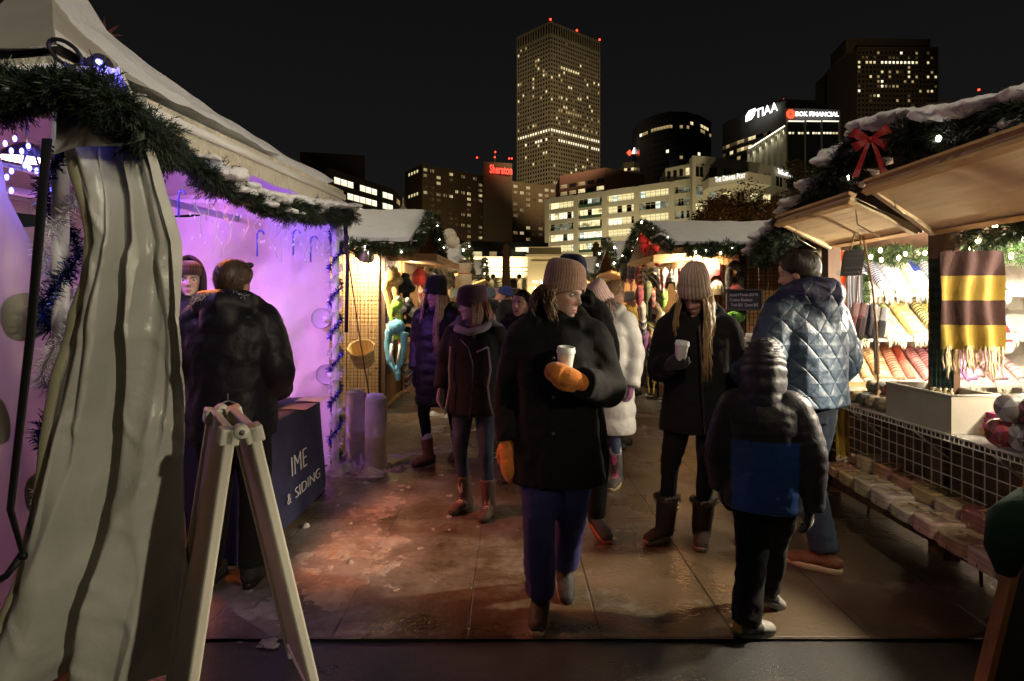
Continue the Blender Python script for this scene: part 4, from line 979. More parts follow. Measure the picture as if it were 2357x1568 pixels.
garland('evergreen_garland', 'thick evergreen garland with clumps of snow along the eave of the purple tent', [P(215, 215, 2.02), P(285, 255, 2.03), P(350, 325, 2.35), TN.lerp(TF, .22)+V(.06, 0, 2.285), TN.lerp(TF, .35)+V(.06, 0, 2.22), TN.lerp(TF, .5)+V(.06, 0, 2.165), TN.lerp(TF, .8)+V(.06, 0, 2.25), TF+V(.05, .05, 2.33)], (.118, .11), 3000, (.030, .0046), snow=(120, 1.2, (.4, 1)), per=20, droop=.9)
garland('evergreen_garland', 'dark evergreen garland along the near end of the purple tent', [P(245, 215, 2.03), P(150, 205, 2.05), P(60, 215, 2.12), P(-60, 215, 2.3), P(-300, 225, 2.4)], (.125, .12), 1900, (.032, .0048), per=20, snow=(3, .6, (.15, .3)))

# tinsel wound on the poles
def tinsel(label, base, h, turns, r, n, col, alt=None, group='tinsel round the tent poles', zb=.1, th=.042):
    t = thing('tinsel_garland', label, 'tinsel', base, 0, group); mb = MB(); fb = MB()
    for i in range(n):
        k = R.random(); two = alt and R.random() < .5; a = 2*PI*turns*k+(PI if two else 0); c = base+V(math.cos(a)*r, math.sin(a)*r, zb+h*k)
        d = Vector((R.gauss(0, 1), R.gauss(0, 1), R.gauss(0, 1))).normalized(); s = d.orthogonal().normalized(); s = Matrix.Rotation(R.uniform(0, 6), 3, d)@s*(.0022 if not two else .0016)
        ln = th*R.uniform(.6, 1.15); g = R.uniform(.5, 1.6); e = c+d*ln
        (fb if two else mb).add([c-s, c+s, e+s*.7, e-s*.7], [(0, 1, 2, 3)], tuple(min(1, q*g) for q in (alt if two else col)))
    part('foil_strands', mb, M_TIN, t, smooth=False)
    if fb.f: part('white_strands', fb, M_PAPER, t, smooth=False)
    return t
pf = TF+tl*.05-td*.06
tinsel('blue and white tinsel wound round the far right tent pole', V(pf.x, pf.y, 0), 2.25, 7.2, .05, 6500, (.06, .05, .5), (.75, .72, .78))
pn = TN+tl*.05+td*.06
tinsel('dark blue tinsel with white tufts round the near tent pole', V(pn.x, pn.y, 0), 2.1, 4.0, .06, 8000, (.02, .035, .2), (.6, .58, .62), th=.055)

# string lights, icicles and cane ornaments under the eave
il = thing('icicle_lights', 'white wire icicle light string hanging under the tent eave', 'string lights', TN.lerp(TF, .6)+V(0, 0, 2.1)); b = MB()
for i in range(34):
    k = .3+.68*i/33; p = TN.lerp(TF, k)+tl*.07+V(0, 0, 2.2); L = R.uniform(.08, .42)*(.4+.8*R.random()); pts = [p+V(R.uniform(-.03, .03), R.uniform(-.04, .04), -L*q/5) for q in range(6)]; b.tube(pts, .0028, 4, (.7, .68, .72))
    q = TN.lerp(TF, k+.02)+tl*.07+V(0, 0, 2.2+.03*math.sin(i)); b.tube([p, (p+q)/2-V(0, 0, .03), q], .0028, 4, (.7, .68, .72))
part('wire', b, M_PLASTIC, il); bb = MB(); bb.ball((0, 0, 0), (.005, .005, .01), 6, 4); bme = bb.mesh('bulb')
for i in range(50):
    o = put('bulb', bme, M_BULBD, il); o.location = ROOTM[il.name]@(TN.lerp(TF, .3+.68*R.random())+tl*(.07+R.uniform(-.03, .03))+V(0, 0, 2.2-R.uniform(.02, .34)))
for x, y, Y in ((411, 470, 4.3), (592, 562, 4.9), (675, 560, 5.0), (715, 575, 5.05)):
    b = MB(); c = P(x, y, Y); s = Y/1300*22
    b.tube([c-V(0, 0, s*1.3), c, c+V(0, 0, s)]+[c+V(.35*s*(1-math.cos(a)), 0, s+.4*s*math.sin(a)) for a in (.6, 1.2, 1.9, 2.5, 3.1)], .008, 8, (.08, .16, .55)); solo('cane_ornament', b, M_PLASTIC, {411: 'blue candy cane ornament nearest the curtain', 592: 'blue candy cane ornament left of the middle of the purple wall', 675: 'blue candy cane ornament right of the middle of the purple wall', 715: 'blue candy cane ornament closest to the far tent pole'}[x], 'ornament', 'candy canes in the tent')
bs = thing('blue_light_string', 'tangle of glowing blue bulbs under the near eave of the tent', 'string lights', V(-2.2, 2.6, 1.9)); b = MB(); pts = [P(20+i*14, 370+30*math.sin(i*1.3)+12*math.cos(i*2.7), 2.75) for i in range(12)]
b.tube(pts, .006, 5, (.5, .48, .6)); part('wire', b, M_PLASTIC, bs)
bb = MB(); bb.ball((0, 0, 0), (.009, .009, .016), 8, 6); bme = bb.mesh('bulb')
for i in range(26):
    o = put('bulb', bme, M_BULBB if R.random() < .6 else M_BULBV, bs); o.location = ROOTM[bs.name]@P(R.uniform(10, 190), R.uniform(310, 440), 2.75)
# hanging lamps inside the tent
def pendant(label, c, s, m, group=None):
    t = thing('pendant_lamp', label, 'lamp', c, 0, group); b = MB(); b.lathe([(.02, .1), (.05, .09), (.15, .0), (.145, .0), (.05, .08), (.02, .09)], c, 24, (.05, .05, .05)); b.tube([c+V(0, 0, .1), c+V(0, 0, .5)], .006, 6, (.05, .05, .05)); part('shade', b, M_PLASTIC, t)
    b = MB(); b.lathe([(.001, .012), (.13, .012), (.12, .02), (.001, .02)], c, 20); part('bulb', b, m, t); return t
M_HEAT = glow('hot lamp', (1, .62, .5), 20)
pendant('bright pinkish hanging lamp under the tent roof at the left edge', V(-2.62, 3.05, 2.27), 1, M_HEAT)
pendant('small glowing lamp deeper in the tent behind the strap', V(-2.9, 4.0, 2.2), 1, M_HEAT)
# small blue spot on the tent corner
b = MB(); t = thing('spot_light', 'small spot lamp with blue glow on the snowy tent corner', 'lamp', P(215, 160, 2.3)); b.tube([P(195, 165, 2.32), P(235, 150, 2.26)], [.035, .045], 14, (.03, .03, .05)); part('housing', b, M_PLASTIC, t); b = MB(); b.ball(P(225, 143, 2.25), (.02, .012, .012), 10, 6); part('bulb', b, M_BULBB, t)
# star tree topper seen over the roof
b = MB(); c = P(240, 82, 4.6)
for i in range(8):
    a = i*PI/4; b.add([c+V(math.cos(a), .2*math.sin(2*a), math.sin(a))*.16, c+V(math.cos(a+PI/2), 0, math.sin(a+PI/2))*.022, c-V(0, .03, 0), c-V(math.cos(a+PI/2), 0, math.sin(a+PI/2))*.022, c+V(0, .03, 0)], [(0, 1, 2), (0, 2, 3), (0, 3, 4), (0, 4, 1)], (.12, .035, .025))
b.tube([c, c-V(0, 0, .9)], .012, 6, (.06, .03, .02)); solo('star_ornament', b, M_PAINT, 'dark red star ornament on a stick behind the tent roof', 'ornament')

# ------------------------------------------------------------------ table, sign, weights
tb = thing('cloth_table', 'folding table under a fitted navy cloth with pale lettering', 'table', (-1.8, 3.95, 0))
fx = -1.52
def cloth(u, v):
    a = 2*PI*u; k = .1; hx, hy = .26, .62; c, s = math.cos(a), math.sin(a); px = hx*abs(c)**.22*(1 if c > 0 else -1); py = hy*abs(s)**.16*(1 if s > 0 else -1)
    if v < .12: q = v/.12; return V(-1.78+px*q, 3.93+py*q, .752)
    q = (v-.12)/.88; z = .752-.74*q; fl = 1+.06*q+.03*q*math.sin(a*9+1); e = .012*math.sin(PI*min(1, q*12))
    return V(-1.78+px*fl+.012*q*noise.noise(V(a*2, q*2, 1)), 3.93+py*fl*(1+.05*q), z)
b = MB(); b.grid(cloth, 150, 40, (.012, .014, .05), True); tc_ = part('tablecloth', b, mat('navy cloth', None, .75, bump=(10, .3, .02), var=.12), tb)
lettering('lettering', 'IME', .2, (fx+.034, 3.8, .33), (0, 1, 0), (-.05, 0, 1), mat('pale print', (.5, .48, .5), .7), tc_, .002, -.004)
lettering('lettering', '&', .105, (fx+.042, 3.72, .17), (0, 1, 0), (-.05, 0, 1), MATS['pale print'], tc_, .002, -.002)
lettering('lettering', 'SIDING', .105, (fx+.042, 3.85, .17), (0, 1, 0), (-.05, 0, 1), MATS['pale print'], tc_, .002, -.002, width=.49)
for o_, n_ in ((-.1, 'sheet of paper near the front of the navy table'), (.22, 'sheet of paper at the far end of the navy table')):
    b = MB(); b.grid(lambda u, v: V(-1.66+.2*u, 4.08+o_+.26*v, .757+.004*math.sin(u*4+v*3)), 6, 6, (.5, .5, .54) if o_ > 0 else (.1, .1, .11)); b.grid(lambda u, v: V(-1.66+.2*u, 4.08+o_+.26*(1-v), .7555+.004*math.sin(u*4+(1-v)*3)), 6, 6, (.5, .5, .54)); solo('paper_sheet', b, M_PAPER, n_, 'paper', 'papers on the table')
b = MB(); c = V(-1.86, 4.12, .755)
b.add([c+V(x*.1, y*.1, 0) for x, y in ((-1, -1), (1, -1), (1, 1), (-1, 1))]+[c+V(x*.19, y*.19, .1+.03*(x+y)) for x, y in ((-1, -1), (1, -1), (1, 1), (-1, 1))]+[c+V(x*.18, y*.18, .1+.03*(x+y)) for x, y in ((-1, -1), (1, -1), (1, 1), (-1, 1))], [(3, 2, 1, 0), (0, 1, 5, 4), (1, 2, 6, 5), (2, 3, 7, 6), (3, 0, 4, 7), (0, 4, 8), (8, 9, 1, 0), (9, 10, 2, 1), (10, 11, 3, 2), (11, 8, 0, 3)], (.1, .45, .05)); solo('bowl', b, M_PLASTIC, 'square lime green bowl on the navy table', 'bowl', smooth=False)
b = MB()
for i in range(14): b.ball(V(-1.86+R.uniform(-.12, .12), 3.38+R.uniform(-.1, .1), .78+R.uniform(0, .12)), .035, 8, 6, R.choice([(.4, .05, .02), (.3, .15, .02), (.3, .02, .1), (.4, .3, .25)]))
solo('gift_basket', b, M_PLASTIC, 'heap of shiny red sweets at the near end of the navy table', 'sweets')

# plastic folding pavement sign (seen from its edge)
sg = thing('sidewalk_sign', 'white plastic folding sidewalk sign seen edge on', 'sidewalk sign', (-1.0, 2.05, 0))
na, fa = P(556, 985, 1.86), P(508, 930, 2.27); wd = (fa-na); wd.z = 0; wdn = wd.normalized(); ot = V(wdn.y, -wdn.x, 0)
HS = 1.09
def leaf(side, spread, top_off):
    def at(w, t, d): # w along width 0..1, t down 0..1, d thickness
        a = V(na.x, na.y, HS).lerp(V(fa.x, fa.y, HS), w); p = a+ot*side*(top_off+spread*t)+V(0, 0, -HS*t); nrm = (ot*side*HS+V(0, 0, spread)).normalized(); return p+nrm*d
    b = MB(); c1 = (.5, .48, .4)
    def bar(w0, w1, t0, t1, d0=-.017, d1=.017):
        vs = [at(w, t, d) for d in (d0, d1) for w, t in ((w0, t0), (w1, t0), (w1, t1), (w0, t1))]; b.add(vs, [(3, 2, 1, 0), (4, 5, 6, 7), (0, 1, 5, 4), (1, 2, 6, 5), (2, 3, 7, 6), (3, 0, 4, 7)], c1)
    bar(0, .075, 0.0, 1); bar(.925, 1, 0.0, 1); bar(.075, .925, .0, .012, -.014, .014); bar(.075, .925, .93, .95, -.014, .014)
    for w0, w1 in ((.0, .16), (.84, 1.0)): bar(w0, w1, .0, .05, -.03, .03)
    lf = part('leaf', b, M_PLASTIC, sg, smooth=False)
    bv = lf.modifiers.new('b', 'BEVEL'); bv.width = .007; bv.segments = 2
    b = MB(); vs = [at(w, t, d) for d in (-.006, .006) for w, t in ((.075, .012), (.925, .012), (.925, .93), (.075, .93))]; b.add(vs, [(3, 2, 1, 0), (4, 5, 6, 7), (0, 1, 5, 4), (1, 2, 6, 5), (2, 3, 7, 6), (3, 0, 4, 7)], (.46, .42, .36) if side < 0 else (.5, .44, .34)); part('face', b, M_PAPER, lf, smooth=False)
    b = MB()
    for t in (.32, .6): b.ball(at(.02, t, .023*1), .009, 8, 6, (.2, .18, .15))
    return at
leaf(1, .235, .035); leaf(-1, .15, .03)
for w in (.04, .96):
    b = MB(); c = V(na.x, na.y, HS-.012).lerp(V(fa.x, fa.y, HS-.012), w); b.tube([c-wdn*.028, c-wdn*.022, c+wdn*.022, c+wdn*.028], [.019, .024, .024, .019], 18, (.5, .48, .4)); b.tube([c-wdn*.031, c-wdn*.0285], .009, 10, (.1, .1, .1)); part('hinge', b, M_PLASTIC, sg)

for x, y, h, lab in ((820, 1062, .66, 'white weathered tent weight post, left of the pair, purple tinted'), (866, 1078, .655, 'white weathered tent weight post, right of the pair, pinkish')):
    g = G(x, y); t = thing('weight_post', lab, 'post', g, 0, 'concrete tent weights'); b = MB(); b.lathe([(.001, 0), (.095, 0), (.1, .01), (.1, .3), (.102, .305), (.1, .31), (.098, h-.02), (.09, h), (.001, h)], g, 24, (.55, .5, .47)); part('column', b, mat('weathered concrete', None, .8, bump=(22, .5, .02), var=.3, vscale=7), t)
    b = MB()
    for i in range(5): b.ball(g+V(R.uniform(-.06, .06), R.uniform(-.06, .06), h+.005), (.045, .045, .022), 8, 6)
    Mi = ROOTM[t.name]; b.v = [tuple(Mi@Vector(p)) for p in b.v]; put('snow', remesh(b, .012, 2, (.006, 20), None, 'snow'), M_SNOW, t)
# ------------------------------------------------------------------ timber market stalls
def roof_pair(t, x0, x1, y0, yr, y1, ze, zr, thick=.05, snow=.09, ridge=True, m=None, ze2=None):
    ze2 = ze if ze2 is None else ze2
    b = MB()
    for (ya, za, yb, zb) in ((y0, ze, yr, zr), (yr, zr, y1, ze2)):
        b.add([V(x0, ya, za), V(x1, ya, za), V(x1, yb, zb), V(x0, yb, zb), V(x0, ya, za-thick), V(x1, ya, za-thick), V(x1, yb, zb-thick), V(x0, yb, zb-thick)], [(0, 1, 2, 3), (7, 6, 5, 4), (0, 4, 5, 1), (2, 6, 7, 3), (1, 5, 6, 2), (3, 7, 4, 0)])
    part('roof', b, m or W_DARKY, t, smooth=False)
    sb = MB(); n1, n2 = int(max(12, (x1-x0)/.06)), 26
    def top(u, v):
        x = lerp(x0-.02, x1+.02, u); k = v*2
        y, z = (lerp(y0-.05, yr, k), lerp(ze, zr, k)) if k <= 1 else (lerp(yr, y1+.05, k-1), lerp(zr, ze2, k-1))
        ed = min(1, min(u, 1-u)*(x1-x0)/.1, min(v, 1-v)*16); th = snow*(.35+.65*ed**.5)+.025*noise.noise(V(x*2.2, y*2.2, 1))+.012*noise.noise(V(x*7, y*7, 2))
        if ridge: th += -.03*gs(k-1, .12)
        return V(x, y, z+.004+max(.012, th))
    sb.grid(top, n1, n2)
    sb.grid(lambda u, v: top(u, 0).lerp(V(lerp(x0, x1, u), y0-.04, ze-.012-.035*max(0, noise.noise(V(u*14, 1, 3)))), v), n1, 2)
    sb.grid(lambda u, v: top(1, 1-u).lerp(top(1, 1-u)-V(.0, 0, snow*.9+.03), v), 26, 2); sb.grid(lambda u, v: top(0, u).lerp(top(0, u)-V(0, 0, snow*.9+.03), v), 26, 2)
    part('snow', sb, M_SNOW, t)
def board_wall(b, p0, p1, z0, z1, bw=.14, t=.025, gap=.006, top=None):
    d = p1-p0; L = d.length; d = d.normalized(); n = V(d.y, -d.x, 0); k = max(1, round(L/bw)); w = L/k
    for i in range(k):
        a = p0+d*(i*w+gap/2); c = p0+d*((i+1)*w-gap/2); zz = top((i+.5)/k) if top else z1; jit = R.uniform(0, .004)
        vs = [q+n*s+V(0, 0, z) for z in (z0, zz) for q, s in ((a, jit), (c, jit), (c, jit-t), (a, jit-t))]
        b.add(vs, [(3, 2, 1, 0), (4, 5, 6, 7), (0, 1, 5, 4), (1, 2, 6, 5), (2, 3, 7, 6), (3, 0, 4, 7)])
    return b
def wire_panel(label, p0, p1, z0, z1, step=.05, r=.0022, m=None, group='wire grid panels'):
    b = MB(); d = p1-p0; L = d.length; d = d.normalized(); nn = V(d.y, -d.x, 0)
    for i in range(int(L/step)+1): q = p0+d*min(L, i*step); b.beam(q+V(0, 0, z0), q+V(0, 0, z1), r*2, r*2)
    for j in range(int((z1-z0)/step)+1): z = min(z1, z0+j*step); b.beam(p0+nn*r*1.6+V(0, 0, z), p1+nn*r*1.6+V(0, 0, z), r*2, r*2)
    for q in (p0, p1): b.beam(q-nn*r*1.6+V(0, 0, z0), q-nn*r*1.6+V(0, 0, z1), r*5, r*5)
    return solo('wire_grid_panel', b, m or M_WIRE, label, 'wire grid', group, smooth=False)
def clamp_lamp(label, c, target, power, snowcap=False, r=.11, ang=120):
    t = thing('clamp_lamp', label, 'lamp', c, 0, 'clamp lamps on the stalls'); d = (Vector(target)-c).normalized(); q = V(0, 0, -1).rotation_difference(d).to_matrix()
    b = MB(); prof = []
    for i in range(17):
        k = i/16; prof.append((.03+(r-.03)*k**.7+.0018*math.sin(i*3.14), .12-.15*k))
    b.lathe(prof, c, 28, (.75, .75, .76), q); b.lathe([(a-.002, z) for a, z in prof[::-1]], c, 28, (.85, .85, .85), q); b.lathe([(.001, .2), (.028, .2), (.03, .11), (.025, .105)], c, 16, (.1, .1, .1), q); part('reflector', b, M_METAL, t)
    b = MB(); b.ball(c+q@V(0, 0, .03), (.028, .028, .036), 12, 8); part('bulb', b, glow('lamp bulb', (1, .86, .62), 40), t)
    if snowcap:
        b = MB(); b.ball(c+V(.01, 0, .1), (.075, .06, .035), 12, 6); b.ball(c+V(.05, 0, .085), (.05, .05, .03), 12, 6); Mi = ROOTM[t.name]; b.v = [tuple(Mi@Vector(p)) for p in b.v]; put('snow', remesh(b, .012, 2, (.006, 18), None, 'snow'), M_SNOW, t)
    spot('clamp lamp light', c+d*.06, c+d, power, (1, .8, .52), ang, .6, .04); return t
# ---- hats and other things that hang on the stalls
HATPAL = [(.3, .02, .02), (.55, .5, .42), (.03, .03, .035), (.12, .16, .05), (.4, .2, .05), (.06, .05, .2), (.5, .38, .2), (.18, .04, .1), (.1, .22, .2), (.42, .08, .12), (.2, .12, .06), (.55, .55, .5)]
def knit_hat(label, c, s=1.0, cols=None, flaps=True, strings=True, pom=False, yaw=0, tilt=0, group='knit hats hanging for sale', bands=9, pointed=0, hook=True):
    t = thing('knit_hat', label, 'hat', c, 0, group); cols = cols or R.sample(HATPAL, 3); Mx = Matrix.Translation(c)@Matrix.Rotation(yaw, 4, 'Z')@Matrix.Rotation(tilt, 4, 'X')@Matrix.Scale(s, 4); nb = bands
    b = MB()
    def fn(u, v):
        a = 2*PI*u; fl = flaps*max(0, (abs(math.sin(a))-.35)/.65)**1.3; z1 = -.20-.11*fl; k = v; z = lerp(0, z1, k); r = .098*math.sin(min(1, (.02+k*(1.9 if not pointed else 1.35)))*PI/2)**(.6+pointed)*(1-.28*max(0, k-.6)*fl); return Mx@V(r*math.cos(a)*.62, r*math.sin(a), z+.003*math.sin(60*k))
    def cf(u, v):
        i = int(v*nb); base = cols[(0, 0, 1, 0, 2, 1, 0, 2, 0, 1, 2, 0)[i % 12] % len(cols)]
        if i % 3 == 1 and math.sin(u*2*PI*12+i) > .2: base = cols[-1]
        return base
    b.grid(fn, 48, 27, cols[0], True, cf); part('crown', b, M_KNIT, t)
    if strings:
        for sy in (-1, 1):
            b = MB(); pts = [Mx@V(.004*math.sin(i*1.3), sy*(.092-.005*i), -.3-.035*i) for i in range(8)]; b.tube(pts, [.008*s+.003*s*(i % 2) for i in range(7)]+[.014*s], 6, cols[1]); part('braid', b, M_KNIT, t)
    if pom: b = MB(); b.ball(Mx@V(0, 0, .025), .035*s, 10, 6, cols[-1]); part('pompom', b, M_KNIT, t)
    if hook: b = MB(); b.tube([Mx@V(0, 0, 0), Mx@V(0, 0, .06)], .0025, 4, (.1, .1, .1)); part('hook', b, M_METAL, t)
    return t

# ================= left stall behind the tent
XA, YA = -1.82, 7.98
st = thing('market_stall', 'planked timber stall with snowy roof just behind the purple tent', 'market stall', (-3.0, 9.3, 0), 0, 'timber market stalls')
b = MB(); board_wall(b, V(-4.6, YA, 0), V(XA-.06, YA, 0), .04, 2.36, .15); part('side_wall', b, W_PLANK, st, smooth=False)
b = MB(); board_wall(b, V(XA, YA+.05, 0), V(XA, 10.6, 0), .09, .82, .15); part('front_boards', b, wood_mat('front boards', (.42, .22, .08), (.28, .13, .045), 1, 'Z'), st, smooth=False)
b = MB(); b.box((XA+.002, YA+.05, .02), (XA+.03, 10.6, .085)); part('skirt', b, W_BEAM, st, smooth=False)
for y in (YA-.03, 9.25, 10.6): b = MB(); b.box((XA-.05, y, 0), (XA+.035, y+.085, 2.3)); part('corner_post', b, W_DARK if y < 8.2 else W_BEAM, st, smooth=False)
b = MB(); b.box((XA-.45, YA+.08, .83), (XA+.09, 10.58, .865)); part('counter', b, W_BEAM, st, smooth=False)
b = MB(); board_wall(b, V(-3.9, 10.7, 0), V(XA, 10.7, 0), 0, 2.3, .2); b.box((-4.0, YA+.1, 0), (-3.96, 10.68, 2.3)); part('back_wall', b, W_PLANK, st, smooth=False)
b = MB(); board_wall(b, V(XA, YA+.06, 0), V(XA, 10.6, 0), 2.02, 2.8, .13, top=lambda k: 2.34+.58*(1-abs(2*k-1))); part('gable', b, W_PLANK, st, smooth=False)
roof_pair(st, -4.8, -1.38, 7.62, 9.25, 10.9, 2.36, 2.99)
b = MB(); aw = ((-1.15, 8.28), (-1.03, 10.55)); b.add([V(XA, 8.3, 2.20), V(aw[0][0], aw[0][1], 2.13), V(aw[1][0], aw[1][1], 2.13), V(XA, 10.55, 2.2), V(XA, 8.3, 2.24), V(aw[0][0], aw[0][1], 2.17), V(aw[1][0], aw[1][1], 2.17), V(XA, 10.55, 2.24)], [(0, 1, 2, 3), (7, 6, 5, 4), (0, 4, 5, 1), (2, 6, 7, 3), (1, 5, 6, 2), (3, 7, 4, 0)])
for (p, q) in (((XA, 8.26), (aw[0][0]+.02, aw[0][1]-.03)), ((aw[0][0]+.03, aw[0][1]), (aw[1][0]+.03, aw[1][1]))):
    for z in (2.155, 2.21): b.beam(V(p[0], p[1], z), V(q[0], q[1], z), .035, .05)
part('awning', b, W_BEAM, st, smooth=False)
wire_panel('black wire grid panel on the pale planks behind the tent pole', V(-2.62, YA-.07, 0), V(-1.86, YA-.07, 0), .25, 2.2)
wire_panel('narrow black wire grid on the dark corner post with animal hats', V(XA+.06, YA-.02, 0), V(XA+.06, YA+.5, 0), .5, 2.2, .06)
clamp_lamp('silver clamp lamp with snow on it shining on the planks behind the tent', P(842, 588, 7.55), P(826, 660, 7.9), 260, True, .125, 150)
garland('evergreen_garland', 'evergreen garland with snow along the eave and gable of the planked stall', [V(-2.9, 7.58, 2.3), V(-2.2, 7.56, 2.27), V(-1.55, 7.58, 2.24), V(-1.33, 7.75, 2.33), V(-1.31, 8.5, 2.66), V(-1.31, 9.25, 2.93), V(-1.31, 10.0, 2.64), V(-1.31, 10.9, 2.28)], .11, 1700, (.055, .010), snow=(46, .8), bulbs=12, bulbm=M_BULBW, per=11, col=(.03, .055, .018))
# bushel basket on the grid
bk = thing('bushel_basket', 'round woven wooden basket hung on the wire grid', 'basket', P(838, 800, 7.68), 0); c = P(838, 818, 7.66); Mb = Matrix.Rotation(.6, 3, 'X')
b = MB(); b.lathe([(.001, 0), (.135, .0), (.15, .12), (.172, .26), (.18, .27), (.176, .275), (.165, .262), (.142, .12), (.128, .012), (.001, .012)], c-V(0, 0, .1), 30, (.78, .62, .3), Mb, lambda u, v: tuple(q*(1 if int(u*30) % 2 else .8) for q in (.6, .43, .18))); part('slats', b, M_PAINT, bk, smooth=False)
for z in (.04, .14, .25): b = MB(); b.lathe([(.137+.045*z/.26+.004, z), (.137+.045*z/.26+.007, z+.012), (.137+.045*z/.26+.004, z+.026)], c-V(0, 0, .1), 30, (.66, .5, .24), Mb); part('hoop', b, M_PAINT, bk)
# animal hats on the corner
def animal_hat(label, x, y, Y, col, col2, ears=True, tails=.25, s=1.0, yaw=.3):
    c = P(x, y, Y); t = thing('plush_hat', label, 'hat', c, 0, 'plush animal hats on the corner post'); Mx = Matrix.Translation(c)@Matrix.Rotation(yaw, 4, 'Z')@Matrix.Scale(s, 4); b = MB()
    b.ball(V(0, 0, 0), (.1, .11, .1), 18, 12, col); b.ball(V(.07, -.03, -.045), (.06, .07, .05), 14, 8, col2)
    if tails:
        for sx in (-1, 1): b.tube([V(-.02+.05*sx, 0, -.05), V(-.03+.06*sx, -.02, -.14), V(.0+.05*sx, -.03, -.14-tails*.5), V(.02+.035*sx, -.03, -.16-tails)], [.05, .038, .034, .042], 10, col)
    me_b = MB(); me_b.v = b.v; me_b.f = b.f; me_b.c = b.c; b.xf(Mx); Mi = ROOTM[t.name]; b.v = [tuple(Mi@Vector(p)) for p in b.v]; cc = Mi@(Mx@V(.07, -.03, -.05))
    put('crown', remesh(b, .014, 2, (.005, 24), lambda p: col2 if (p-cc).length < .075*s else col, 'crown'), M_FUR, t)
    if ears:
        for sx in (-1, 1): e = MB(); e.ball(Mx@V(.02+.02*sx, -.02+.085*sx*.6, .095), (.034*s, .03*s, .036*s), 10, 6, col2); part('ear', e, M_FUR, t)
    return t
animal_hat('tan plush animal hat with floppy ears at the top of the corner post', 903, 638, 7.86, (.5, .3, .08), (.55, .4, .2), True, .3, 1.15)
animal_hat('black plush animal hat beside the tan one', 929, 655, 8.0, (.012, .01, .01), (.02, .018, .016), True, .1, 1.25)
animal_hat('lime green plush hat with cream face and long tails', 915, 703, 7.84, (.32, .52, .05), (.6, .6, .45), True, .32, 1.0)
animal_hat('black and white plush hat with round ears', 937, 708, 7.95, (.02, .02, .02), (.65, .62, .52), True, .05, 1.1)
animal_hat('small dark plush hat low on the corner post', 938, 760, 8.0, (.015, .012, .012), (.2, .18, .14), False, .02, .55)
bh = thing('plush_hat', 'light blue plush hood with long looped scarf arms', 'hat', P(912, 800, 7.8), 0, 'plush animal hats on the corner post'); b = MB(); k = 7.8/1300
def q_(x, y, d=0): return P(x, y, 7.8)+V(0, d, 0)
b.ball(q_(913, 752), (.12, .09, .11), 16, 10); b.tube([q_(896, 760), q_(892, 800), q_(897, 835), q_(910, 852)], [.06, .045, .042, .04], 12); b.tube([q_(931, 765), q_(928, 805), q_(922, 835), q_(912, 852)], [.06, .042, .04, .04], 12); b.tube([q_(912, 845), q_(915, 860), q_(917, 876)], [.05, .045, .03], 12)
Mi = ROOTM[bh.name]; b.v = [tuple(Mi@Vector(p)) for p in b.v]; put('crown', remesh(b, .013, 2, (.006, 20), (.13, .38, .52), 'crown'), M_FUR, bh)
b = MB(); b.tube([q_(902, 790, -.035), q_(901, 815, -.04), q_(907, 838, -.035)], [.018, .02, .016], 8, (.6, .62, .6)); b.tube([q_(922, 790, -.035), q_(920, 815, -.04), q_(915, 838, -.035)], [.018, .02, .016], 8, (.6, .62, .6)); part('lining', b, M_FUR, bh)
for x, y, cs, lb in ((925, 812, ((.3, .03, .02), (.4, .1, .05), (.15, .02, .02)), 'dark red knit hat behind the light blue scarf hood'), (935, 838, ((.5, .38, .08), (.06, .22, .3), (.55, .5, .4)), 'yellow and teal knit hat under the light blue scarf hood'), (938, 858, ((.5, .46, .36), (.05, .05, .12), (.3, .04, .04)), 'cream and navy knit hat at the foot of the corner post'), (900, 735, ((.03, .06, .09), (.02, .03, .05)), 'dark navy knit hat hanging behind the lime green plush hat'), (905, 768, ((.3, .27, .2), (.2, .17, .12)), 'brown grey knit hat just above the light blue scarf hood')):
    knit_hat(lb, P(x, y-12, 8.05), 1.0, [*cs], True, False, hook=False)
for i, (x, y, Y, cs, lb) in enumerate(((965, 635, 8.7, ((.42, .03, .02), (.3, .02, .02)), 'long bright red hat hanging from the left stall awning'), (978, 637, 9.0, ((.5, .38, .2), (.55, .45, .3)), 'tan fleece hat hanging right of the long red hat'), (988, 644, 8.8, ((.55, .5, .42), (.1, .1, .1)), 'cream and black hat with a white tag'), (1002, 636, 8.9, ((.03, .03, .03), (.6, .58, .5), (.03, .03, .03)), 'black and white striped hat under the left awning'), (1013, 638, 9.4, ((.05, .04, .03), (.3, .25, .15)), 'dark brown knit hat right of the striped hat'), (1022, 640, 9.6, ((.12, .1, .08), (.35, .3, .22)), 'grey brown knit hat fourth from the awning end'), (1030, 641, 9.8, ((.2, .14, .08), (.05, .05, .05)), 'brown banded knit hat third from the awning end'), (1037, 642, 10.0, ((.3, .22, .12), (.1, .08, .06)), 'light brown knit hat second from the awning end'), (984, 690, 9.3, ((.4, .04, .03), (.55, .5, .45)), 'red and white knit hat hanging low in the left stall'), (972, 672, 9.6, ((.3, .05, .04), (.5, .4, .3)), 'russet knit hat behind the long red hat'), (994, 668, 9.2, ((.6, .58, .52), (.4, .4, .4)), 'white knit hat below the striped hat'))):
    knit_hat(lb, P(x, y-18, Y), 1.05 if i else 1.3, [*cs], i != 0, i % 3 != 0, yaw=R.uniform(-.5, 1.2), bands=6, group='knit hats under the left awning')
